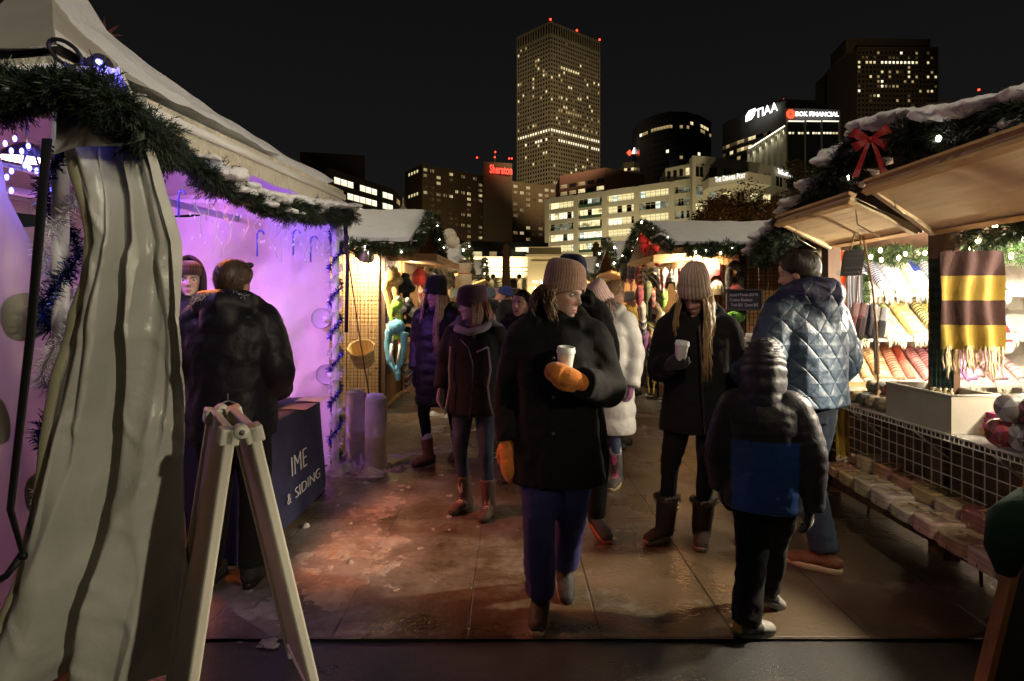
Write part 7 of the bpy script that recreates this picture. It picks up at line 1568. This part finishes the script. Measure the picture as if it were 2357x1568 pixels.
for i in range(8):
    p0, p1 = arc[i], arc[i+1]; dd = (p1-p0).normalized(); n2 = V(dd.y, -dd.x, 0); L_ = (p1-p0).length
    for k, (zlo, hh) in enumerate(((zr_-6.4, 3.3), (zr_-12.5, 3.2), (zr_-17, 2.6), (zr_-21.5, 2.6), (zr_-26, 2.6))):
        wins.append(((p0+p1)/2+n2*.05+V(0, 0, zlo), dd, L_*.52, hh, (GL_DIM if R.random() < .2 else GL_DARK) if k == 0 else R.choice([GL_OFF, GL_OFFD, GL_DARK, GL_OFF])))
        rec = MB(); q = (p0+p1)/2+n2*.12; rec.beam(q+V(0, 0, zlo), q+V(0, 0, zlo+hh), .12, .1, up=n2)
        for z_ in (zlo-.1, zlo+hh): rec.beam((p0+p1)/2-dd*L_*.29+n2*.15+V(0, 0, z_), (p0+p1)/2+dd*L_*.29+n2*.15+V(0, 0, z_), .22, .18)
        part('window_trim', rec, M_CREAM, t, smooth=False)
add_windows(t, wins)
# projecting sign volume
U0, U1 = gx(1631, 166), gx(1775, 163); b = MB(); prism(b, [U0, gx(1722, 158), U1, U1+V(0, 9, 0), U0+V(0, 9, 0)], zz(432, 166), zz(405, 163)); part('sign_board', b, M_CREAM, t, smooth=False)
SGN = glow('white sign letters', (1, .97, .9), 1.3); Zs = zz(419, 164)
lettering('sign', 'The Denver Post', 2.2, V(59.07, 164.4, zz(420, 164.6)), (8.36, -8, 0), (0, 0, 1), SGN, t, .1, 0, True, width=8.7)
lettering('sign', 'The Denver Post', 2.5, V(86.4, 183.6, 44.0), (8.6, 7, 0), (0, 0, 1), SGN, t, .1, 0, True, width=10.3)

# --- red brown block behind it
t = thing('brick_building', 'dark red brown block between the tall tower and the cream building', 'office building', (30, 290, 0))
K0, K1, K2 = gx(1288, 285), gx(1393, 268), gx(1484, 282); zk = zz(386, 268)
b = MB(); prism(b, [K0, K1, K2, K2+V(0, 25, 0), K0+V(0, 25, 0)], 0, zk); prism(b, [K0.lerp(K1, .15)+V(0, 3, 0), K1+V(0, 3, 0), K1+V(12, 12, 0), K0+V(8, 20, 0)], zk+.01, zk+.6); part('wall', b, bmat('red brown brick', (.085, .036, .025)), t, smooth=False)
add_windows(t, face_wins(K0, K1, 30, zk-4, 5, 9, .75, .5, lambda c, r: GL_YEL if R.random() < .25 else GL_AMB if R.random() < .3 else GL_DARK))

# --- dark glass tower
t = thing('glass_tower', 'dark rounded glass tower with a few lit rooms', 'skyscraper', (108, 395, 0)); zg = zz(276, 400)
xs = [1472, 1505, 1540, 1580, 1612, 1637]; ys = [404, 390, 382.5, 383.5, 391, 404]; arc = [gx(x, y) for x, y in zip(xs, ys)]
b = MB(); prism(b, arc+[arc[-1]+V(0, 25, 0), arc[0]+V(0, 25, 0)], 0, zg); part('wall', b, mat('black glass', (.010, .010, .011), .25, spec=.35), t, smooth=False)
def pg(c, r): q = R.random(); return GL_YEL if r in (9, 10) and q < .28 else GL_WHT if q < .012 else GL_AMB if q < .025 or (r == 24 and q < .5) else None
w_ = []
for i in range(5): w_ += face_wins(arc[i], arc[i+1], 20, zg-4, 5, 26, .86, .5, pg)
for i in range(3, 5): w_ += face_wins(arc[i], arc[i+1], zg-9, zg-5, 4, 1, .8, .6, lambda c, r: GL_YEL if R.random() < .7 else None)
add_windows(t, w_)
b = MB()
for i in range(5):
    for k in range(26): z = 20+(zg-24)*k/26; b.beam(arc[i]+V(0, -.1, z), arc[i+1]+V(0, -.1, z), .2, .35)
part('spandrel', b, mat('black metal', (.018, .017, .017), .4), t, smooth=False)

# --- bank building with two signs
t = thing('bank_building', 'grey office tower with curved corner, two lit signs and uplit glass fins', 'office building', (165, 330, 0))
M_GRY = bmat('grey granite', (.12, .115, .1)); zb_ = zz(285, 345)
ax = [1663, 1680, 1705, 1740, 1775, 1808]; ay = [285, 277, 266, 253, 241.5, 231.5]; arc = [gx(x, (zb_-CAMH)*F/(HY-y)) for x, y in zip(ax, ay)]
b = MB(); prism(b, arc+[arc[-1]+V(26, 20, 0), arc[0]+V(30, 40, 0)], 0, zb_); part('wall', b, M_GRY, t, smooth=False)
w_ = []; Mb0, Mb1 = gx(1809, 303), gx(1934, 306)
for i in range(4): w_ += face_wins(arc[i], arc[i+1], 20, zb_-13, (2, 3, 4, 4)[i], 17, .92, .42, lambda c, r, i=i: (GL_YEL if R.random() < .25 else GL_AMB if R.random() < .45 else GL_DIM) if r in (16, 15, 13, 12) and R.random() < (.9 if i < 3 else .5) else (GL_AMB if R.random() < .14 else GL_DARK), .15)
b = MB()
for i in range(4):
    for k in range(17): z = 20+(zb_-33)*k/17; b.beam(arc[i]+V(-.2, -.3, z), arc[i+1]+V(-.2, -.3, z), .6, 1.6)
part('spandrel', b, M_GRY, t, smooth=False)
b = MB(); prism(b, [Mb0, Mb1, Mb1+V(0, 30, 0), Mb0+V(0, 30, 0)], 0, zz(250, 304)); prism(b, [Mb0+V(0, 8, 0), gx(1892, 314), gx(1892, 330), Mb0+V(0, 26, 0)], 0, zz(232, 314)); part('wall', b, M_GRY, t, smooth=False)
lm = glow('soffit light', (1, .95, .75), 1.6)
for a_, c_ in ((1814, 1850), (1856, 1888), (1893, 1929)):
    q0, q1 = gx(a_, 303-.2), gx(c_, 303.2); z0_, z1_ = 8, zz(281, 303); w_.append(((q0+q1)/2+V(0, -.12, z0_), (q1-q0).normalized(), (q1-q0).length, z1_-z0_, GL_DARK))
    b = MB(); b.beam(q0+V(0, -.4, z1_+.3), q1+V(0, -.4, z1_+.3), .8, .35); part('soffit_light', b, lm, t, smooth=False)
    b = MB(); b.beam(q1+V(.4, -.5, z0_), q1+V(.4, -.5, z1_), .9, .5, up=(0, 1, 0)); part('column', b, M_GRY, t, smooth=False)
    for k in range(5):
        if R.random() < .75: w_.append((q0.lerp(q1, .1+.2*k)+V(0, -.2, zz(309, 303)), V(1, 0, 0), 1.2, 1.0, GL_YEL if R.random() < .5 else GL_WHT))
        if R.random() < .5: w_.append((q0.lerp(q1, .1+.2*k)+V(0, -.2, zz(422, 303)), V(1, 0, 0), 1.8, 1.0, GL_YEL))
        if R.random() < .5: w_.append((q0.lerp(q1, .1+.2*k)+V(0, -.2, zz(397, 303)), V(1, 0, 0), 1.8, .6, GL_AMB))
add_windows(t, w_)
# slanting glass screen with fins, lit at its top edge
fb, sl = MB(), []
for i in range(7):
    u = i/6; x = lerp(1722, 1806, u); Y = lerp(304, 296, u); yt = lerp(345, 293, u); q = gx(x, Y); fb.beam(q+V(0, 0, 8), q+V(0, 0, zz(yt, Y)), .5, 1.4, up=(1, 0, 0))
    if i < 6:
        b = MB(); p_ = P(lerp(1724, 1806, (i+.5)/6), lerp(342, 290, (i+.5)/6), lerp(303, 296, u)-.4); b.beam(p_+V(-1.5, 0, -.9), p_+V(1.5, 0, .9), 1.0, .55); part('soffit_light', b, glow('fin light', (1, .95, .7), 2.6), t, smooth=False)
        spot('fin uplight', p_+V(0, -1.4, -1), p_+V(0, .8, -9), 1500, (1, .92, .66), 70, .6, .3)
fb.add([gx(1720, 306)+V(0, 0, 8), gx(1808, 298)+V(0, 0, 8), gx(1808, 298)+V(0, 0, zz(291, 298)), gx(1720, 306)+V(0, 0, zz(345, 306))], [(0, 1, 2, 3)]); part('fin', fb, bmat('pale fins', (.3, .29, .24)), t, smooth=False)
WS = glow('white bank letters', (1, 1, 1), 2.6); RS = glow('red emblem', (1, .06, .02), 3.2)
q = P(1737, 274, 314); lettering('sign', 'TIAA', 6.8, V(q.x, q.y-1, q.z), (1, -.62, .26), (0, -.0, 1), WS, t, .3, .07, width=11.5)
b = MB(); c = P(1726, 266, 316); r_ = V(1, -.62, .22).normalized()
vs = [c+r_*x+V(0, -1, z) for x, z in ((-2.5, -3), (-2.4, .6), (-.8, 2.7), (2.5, 3.0), (2.3, -.6), (.6, -2.6))]; b.add(vs+[v+V(0, .5, 0) for v in vs], [(5, 4, 3, 2, 1, 0), (6, 7, 8, 9, 10, 11)]+[(i, (i+1) % 6, 6+(i+1) % 6, 6+i) for i in range(6)]); part('emblem', b, WS, t, smooth=False)
b = MB(); c = P(1820, 262.5, 302)
def octo(r): return [c+V(r*math.cos(PI/8+k*PI/4), 0, r*math.sin(PI/8+k*PI/4)*1.05) for k in range(8)]
for ro, ri, in ((2.45, 1.75), (1.6, 1.15), (1.0, .62)):
    o_, i_ = octo(ro), octo(ri); b.add(o_+i_, [(k, (k+1) % 8, 8+(k+1) % 8, 8+k) for k in range(8)])
part('emblem', b, RS, t, smooth=False)
lettering('sign', 'BOK FINANCIAL', 3.3, P(1831, 267, 302), (1, .03, 0), (0, 0, 1), WS, t, .25, .03, width=23.3)
beacon(t, P(1803, 230, 318), .55)

# --- far right tower
t = thing('dark_tower', 'dark brown tower at the upper right with scattered lit windows', 'skyscraper', (240, 440, 0)); T0, T1, T2 = gx(1923, 455), gx(1973, 420), gx(2158, 421); zt2 = zz(110, 420)
M_DK = bmat('dark brown granite', (.075, .055, .036)); b = MB(); prism(b, [T1, T2, T2+V(0, 40, 0), T1+V(0, 40, 0)], 0, zt2); prism(b, [T0, T1-V(.05, 0, 0), T1+V(-.05, 30, 0), T0+V(0, 30, 0)], 0, zz(140, 440)); prism(b, [T1+V(-5, 6, 0), T2+V(-1, 6, 0), T2+V(-2, 35, 0), T1+V(0, 35, 0)], zt2-.5, zz(89, 426)); part('wall', b, M_DK, t, smooth=False)
b = MB(); b.beam(T1+V(0, -.4, zt2), T2+V(0, -.4, zt2), .8, 1.0)
for i in range(22): q = T1.lerp(T2, i/21); b.beam(q+V(0, -.1, 5), q+V(0, -.1, zt2-1), .9, .5, up=(0, 1, 0))
part('pier', b, M_DK, t, smooth=False)
def pd(c, r):
    q = R.random()
    if r == 49: return GL_WHT if 5 < c < 15 else GL_YEL if q < .5 else GL_DARK
    if r in (48, 46) and q < .25: return GL_AMB if q < .15 else GL_YEL
    if r == 50 and q < .3: return GL_DIM
    return GL_WHT if q < .018 else GL_YEL if q < .05 and r > 20 else GL_AMB if q < .11 else GL_DIM if q < .17 else GL_DARK
add_windows(t, face_wins(T1, T2, 6, zt2-2, 21, 52, .55, .5, pd)+face_wins(T0, T1, 6, zz(140, 440)-3, 8, 48, .55, .5, lambda c, r: GL_DIM if R.random() < .15 else GL_DARK))
t = thing('low_tower', 'small block with red and white roof sign left of the dark glass tower', 'office building', (82, 420, 0)); b = MB(); q0, q1 = gx(1436, 425), gx(1476, 420); prism(b, [q0, q1, q1+V(0, 20, 0), q0+V(0, 20, 0)], 0, zz(372, 422)); part('wall', b, M_DK, t, smooth=False)
add_windows(t, face_wins(q0, q1, 60, zz(372, 422)-3, 5, 9, .8, .4, lambda c, r: GL_YEL if R.random() < .4 else GL_DARK))
b = MB(); c = P(1449, 352, 421); b.add([c+V(x, 0, z) for x, z in ((-2.2, 0), (0, 2.4), (2.2, 0), (0, -2.4))], [(3, 2, 1, 0)]); part('sign', b, RS, t, smooth=False)
b = MB(); c = P(1462, 349, 421); b.add([c+V(x, 0, z) for x, z in ((-2.6, -1.5), (2.4, -2.2), (2.6, 2.2), (-1, 3))], [(0, 1, 2, 3)]); part('sign', b, WS, t, smooth=False)
t = thing('dark_building', 'nearly black building behind the towel stall roof with a red beacon', 'office building', (260, 330, 0)); q0, q1 = gx(2130, 330), gx(2500, 300); b = MB(); prism(b, [q0, q1, q1+V(0, 40, 0), q0+V(0, 40, 0)], 0, zz(222, 318)); part('wall', b, bmat('black brick', (.02, .011, .008)), t, smooth=False); beacon(t, P(2253, 207, 315), .6); b = MB(); b.beam(P(2253, 208, 315), P(2253, 226, 315), .3, .3); part('mast', b, M_DK, t, smooth=False)

# --- colonnade at the end of the aisle
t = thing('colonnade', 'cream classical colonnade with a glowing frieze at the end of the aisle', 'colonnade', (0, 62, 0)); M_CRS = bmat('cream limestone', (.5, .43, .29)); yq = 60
def cx(x): return (x-HX)/F*yq
b = MB(); b.box((cx(1060), yq, zz(618, yq)), (cx(1400), yq+4, zz(597, yq))); part('frieze', b, M_CRS, t, smooth=False)
b = MB(); b.box((cx(1060), yq-.5, zz(624, yq)), (cx(1400), yq+4, zz(618, yq)-.004)); b.box((cx(1060), yq-.3, zz(640, yq)), (cx(1400), yq+4, zz(626, yq))); b.box((cx(1060), yq-.7, zz(597, yq)+.004), (cx(1400), yq+4, zz(592, yq))); part('cornice', b, M_CRS, t, smooth=False)
for i, x in enumerate((1090, 1110, 1130, 1150, 1196, 1217, 1245, 1300, 1325, 1350, 1375)):
    b = MB(); c = V(cx(x), yq+.5, 0); z1_ = zz(640, yq)-.01; b.lathe([(.001, 0), (.42, 0), (.42, .25), (.34, .4), (.29, z1_-.35), (.3, z1_-.3), (.4, z1_-.12), (.4, z1_), (.001, z1_)], c, 16); part('column', b, M_CRS, t)
b = MB(); b.box((cx(1213), yq-1.2, 0), (cx(1290), yq-.75, zz(594, yq))); b.box((cx(1210), yq-1.5, zz(594, yq)+.004), (cx(1293), yq-.72, zz(588, yq))); b.box((cx(1216), yq-1.2, zz(588, yq)+.006), (cx(1290), yq-.75, zz(571, yq))); b.box((cx(1222), yq-1.3, zz(607, yq)), (cx(1284), yq-1.204, zz(603, yq))); part('pier', b, M_CRS, t, smooth=False)
b = MB(); b.box((cx(1060), yq+4.5, 0), (cx(1400), yq+5, zz(640, yq))); part('rear_wall', b, bmat('shaded limestone', (.3, .25, .17)), t, smooth=False)  # cream limestone copy with the shade put into its colour
for x in (1075, 1112, 1150, 1188, 1310, 1352, 1390): spot('frieze lamp', V(cx(x), yq-1.6, zz(625, yq)), V(cx(x), yq, zz(606, yq)), 800, (1, .85, .55), 140, .8, .1)
for x in (1205, 1235, 1270): spot('pier lamp', V(cx(x), yq-4, 1), V(cx(x), yq-1, 4), 700, (1, .8, .45), 100, .8, .1)
t = thing('glass_building', 'low dark glass building over the colonnade', 'building', (0, 95, 0)); b = MB(); q0, q1 = gx(1060, 92), gx(1262, 95); prism(b, [q0, q1, q1+V(0, 10, 0), q0+V(0, 10, 0)], 0, zz(556, 93)); part('wall', b, mat('dull green glass', (.05, .06, .045), .3), t, smooth=False)
add_windows(t, [(gx(x, 91.5)+V(0, 0, zz(y, 92)), V(1, 0, 0), w, .7, m) for x, y, w, m in ((1098, 590, 1.6, GL_YEL), (1135, 590, 1.2, GL_AMB), (1205, 580, 2.6, GL_WHT), (1218, 582, .8, GL_COOL), (1190, 588, .7, GL_DIM))])
def stone_post(lab, x, ytop, Y, r, arms):
    t = thing('lamp_post', lab, 'lamp post', gx(x, Y)); zt_ = zz(ytop, Y); c = gx(x, Y); b = MB(); b.lathe([(.001, 0), (r*2, 0), (r*2, .4), (r*1.3, .6), (r*1.15, zt_*.6), (r, zt_-.7), (r*1.5, zt_-.6), (r*1.5, zt_-.45), (r*.9, zt_-.35), (r*1.1, zt_-.2), (.001, zt_)], c, 18); part('column', b, bmat('worn stone', (.3, .2, .14)), t)
    if arms:
        for sx in (-1, 1):
            b = MB(); z = zz(648, Y); b.tube([c+V(sx*r, 0, z), c+V(sx*(r+.35), 0, z-.1), c+V(sx*(r+.55), 0, z+.15)], .03, 8, (.03, .03, .03)); b.ball(c+V(sx*(r+.55), 0, z+.3), .14, 10, 8, (.06, .06, .05)); part('lantern', b, M_PLASTIC, t)
stone_post('tall stone column lamp post with lantern arms at the end of the aisle', 1165, 560, 33, .21, True)
stone_post('stone post with round finial right of the colonnade', 1372, 556, 38, .22, False)
t = thing('traffic_signal', 'small dark signal box on a pole before the cream building', 'signal', gx(1393, 40)); b = MB(); c = gx(1393, 40); b.tube([c, c+V(0, 0, zz(560, 40))], .06, 8, (.03, .03, .03)); part('pole', b, M_PLASTIC, t); b = MB(); z = zz(565, 40); b.box(c+V(-.3, -.15, z), c+V(.3, .15, z+.55), (.02, .02, .02)); part('housing', b, M_PLASTIC, t, smooth=False)
t = thing('market_tent', 'white peaked tent top showing over the left stall roof', 'tent', gx(928, 22)); b = MB(); c = gx(928, 22); b.lathe([(1.25, zz(510, 22)), (.9, zz(502, 22)), (.5, zz(492, 22)), (.22, zz(484, 22)), (.05, zz(474, 22)), (.02, zz(455, 22))], c, 16); part('roof', b, M_ROOFV, t); b = MB(); b.tube([c, c+V(0, 0, zz(508, 22))], .04, 8, (.5, .5, .5)); part('pole', b, M_PLASTIC, t)

# --- autumn trees
def tree(lab, x, Y, cz, rx, rz, n, cols, leaf=.16, holes=.22):
    base = gx(x, Y); t = thing('autumn_tree', lab, 'tree', base, 0, 'trees in front of the cream building'); b = MB(); ht = cz
    b.tube([base, base+V(.1, 0, ht*.35), base+V(-.05, 0, ht*.7), base+V(.1, .1, ht)], [.24, .19, .14, .06], 10, (.05, .035, .025))
    cl = []
    for i in range(26):
        a = R.uniform(0, 2*PI); e = R.uniform(-.5, 1); k = R.uniform(.45, .95); c = base+V(rx*k*math.cos(a)*math.sqrt(1-min(.9, e*e)), rx*k*.8*math.sin(a), cz+rz*e*k); cl.append((c, R.uniform(.22, .42)*rx)); m_ = base+V(0, 0, ht*R.uniform(.35, .8)); b.tube([m_, m_.lerp(c, .5)+V(0, 0, .3), c], [.08, .05, .02], 6, (.05, .035, .025))
    part('trunk', b, M_PAINT, t); lb = MB()
    for i in range(n):
        c, r = R.choice(cl); d_ = Vector((R.gauss(0, 1), R.gauss(0, 1), R.gauss(0, .8))).normalized()*r*R.random()**.4; p = c+d_
        if noise.noise(p*1.1) < -holes: continue
        u_ = Vector((R.gauss(0, 1), R.gauss(0, 1), R.gauss(0, 1))).normalized(); w2 = u_.orthogonal().normalized(); s = leaf*R.uniform(.5, 1.2); q = R.choice(cols); g = R.uniform(.5, 1.4); lb.add([p-u_*s, p+w2*s*.5, p+u_*s, p-w2*s*.5], [(0, 1, 2, 3)], tuple(k_*g for k_ in q))
    part('crown', lb, M_LEAF, t, smooth=False)
M_LEAF = mat('dry leaves', None, .7, translu=.25)
AU = [(.12, .055, .02), (.09, .04, .016), (.15, .08, .025), (.06, .035, .016)]
tree('russet autumn tree left of the pair in front of the cream building', 1648, 44, 7.9, 2.3, 1.8, 5600, AU[:2]+[(.07, .04, .02)])
tree('orange brown autumn tree in front of the round end of the cream building', 1752, 42, 7.9, 2.9, 2.2, 8500, AU)
tree('half bare green leaved tree lit by lamps at the end of the towel stall roof', 1842, 26, 6.6, 1.0, 1.7, 2200, [(.09, .1, .03), (.12, .11, .05), (.2, .19, .13)], .09)
tree('dark bare branched tree behind the bank sign side', 1890, 60, 11, 3.5, 3.2, 3800, [(.035, .02, .012), (.05, .022, .012)])
# ------------------------------------------------------------------ night sky, the lamps of the market and added lights
w = bpy.data.worlds.new('World'); S.world = w; w.use_nodes = True
nt = w.node_tree; bg = nt.nodes['Background']
tc = nt.nodes.new('ShaderNodeTexCoord'); sx = nt.nodes.new('ShaderNodeSeparateXYZ'); rp = nt.nodes.new('ShaderNodeValToRGB')
nt.links.new(tc.outputs['Generated'], sx.inputs[0]); nt.links.new(sx.outputs[2], rp.inputs[0]); nt.links.new(rp.outputs[0], bg.inputs[0])
e = rp.color_ramp.elements; e[0].position = 0; e[0].color = (.0125, .0115, .0108, 1); e[1].position = .6; e[1].color = (.0036, .0037, .0038, 1)
k = e.new(.18); k.color = (.0082, .0080, .0080, 1)
bg.inputs[1].default_value = 1.0
WARM = (1, .72, .4); NEUT = (1, .88, .7); PURP = (.42, .16, 1)
# tent
spot('tent violet lamp', (-3.1, 3.3, 2.35), (-2.55, 5.3, 1.35), 260, (.46, .15, 1), 95, .7, .1)
spot('tent violet lamp', (-2.1, 4.1, 2.35), (-2.1, 5.3, 1.6), 22, (.26, .08, 1), 110, .7, .06)
spot('tent pink lamp', (-3.4, 3.4, .9), (-2.8, 5.3, 1.0), 130, (1, .34, .62), 85, .8, .1)
lamp('tent pink lamp', (-3.7, 3.8, 1.6), 18, (1, .3, .6), .1)
lamp('tent blue lamp', (-1.95, 5.0, 2.3), 3.5, (.10, .08, 1), .04)
lamp('tent blue lamp', (-2.35, 2.95, 2.15), 9, (.12, .12, 1), .04)
lamp('corner blue lamp', P(236, 158, 2.16), 1.0, (.12, .1, 1), .02)
spot('tent heat lamp', (-2.2, 3.75, 2.3), (-.7, 3.3, 0), 340, (1, .25, .05), 80, 1.0, .3)
spot('tent violet flood', (-2.1, 3.9, 2.25), (0, 4.2, 1.2), 19, (.4, .12, 1), 72, .7, .05)
# stalls
def bulb_lamp(label, c, power, col, drop=.35):
    t = thing('hanging_bulb', label, 'lamp', c, 0, 'bare bulbs in the stalls'); b = MB(); b.ball(c, (.045, .045, .055), 14, 10); part('bulb', b, glow('stall bulb', (1, .92, .76), 60), t); b = MB(); b.tube([c+V(0, 0, .055), c+V(0, 0, .11)], .022, 10, (.05, .05, .05)); b.tube([c+V(0, 0, .11), c+V(0, 0, drop)], .005, 6, (.05, .05, .05)); part('socket', b, M_PLASTIC, t)
    lamp('stall light', c+V(0, 0, -.09), power, col, .03)
bulb_lamp('bare bulb over the far towel shelves', V(3.85, 4.2, 2.02), 120, (1, .9, .74))
bulb_lamp('bare bulb over the near counter of the towel stall', V(3.1, 2.75, 1.85), 55, (1, .91, .76))
bulb_lamp('bare bulb just inside the post of the towel stall', V(3.0, 3.94, 1.66), 105, (1, .86, .62), .5)  # added bulb, hidden by the post, to brighten the far flap's underside
bulb_lamp('bare bulb low over the near counter of the towel stall', V(3.0, 2.35, 1.52), 105, (1, .86, .62), .5)  # added bulb outside the view, to brighten the near flap's underside
spot('stall flood lamp', (2.44, 2.62, 1.80), (.1, 2.5, 0), 420, (1, .84, .6), 58, .5, .05)
# added lights without fixtures, for curtain, roof snow and general fill
spot('street lamp', (7, -5, 5), (-2.2, 2.7, 1.5), 1500, (1, .87, .63), 23, .6, .1)
spot('street lamp', (-6, 2, 9), (-2.8, 9, 2.6), 1700, (1, .88, .68), 46, .6, .3)
spot('street lamp', (7.5, 1, 9), (4.2, 9.6, 2.5), 1500, (1, .88, .68), 46, .6, .3)
spot('street lamp', (.5, -6, 9), (2.6, 3.3, 2.0), 1700, (1, .84, .62), 21, .5, .2)
spot('street lamp', (6, -6, 8.5), (-3.0, 3.9, 3.4), 2100, (1, .86, .72), 22, .5, .2)
spot('street lamp', (1, -7, 7), (.6, 3.2, .4), 120, (1, .7, .4), 50, .8, .6)
lamp('street lamp', (-7, 14, 8), 500, (1, .7, .36), .2)
lamp('street lamp', (9, 16, 8), 500, (1, .7, .36), .2)
# added floods in place of city glow, washing building fronts and trees
def wash(loc, tgt, p, ang=120, col=(1, .78, .44), size=2): spot('city light', loc, tgt, p, col, ang, .7, size)
wash((28, 200, 75), (34, 445, 118), 900000, 48)
wash((-35, 255, 8), (-25, 320, 40), 26000)
wash((-45, 130, 6), (-50, 180, 25), 4000)
for x, y in ((18, 172), (36, 150), (60, 132)): wash((x, y, 3), (x+4, y+30, 22), 24000, 140, (1, .84, .5))
wash((75, 120, 12), (80, 172, 36), 15000, 110, (1, .84, .5))
wash((40, 225, 30), (34, 275, 55), 9000)
wash((160, 240, 20), (165, 310, 80), 60000)
wash((200, 250, 95), (235, 430, 125), 190000, 60)
wash((12, 31, 2.5), (17, 44, 9), 5000, 110, (1, .72, .36), .5)
wash((14, 18, 3), (14, 26, 7), 120, 90, (1, .8, .45), .3)
cam = bpy.data.cameras.new('Camera'); co = bpy.data.objects.new('Camera', cam); COL.objects.link(co); S.camera = co
co.location = (0, 0, CAMH); co.rotation_euler = (PI/2, 0, 0); cam.sensor_width = 36; cam.lens = 36*F/2357
cam.shift_y = -(784-HY)/2357; cam.clip_start = .05; cam.clip_end = 3000
S.view_settings.view_transform = 'Standard'; S.view_settings.look = 'None'
S.cycles.use_denoising = True
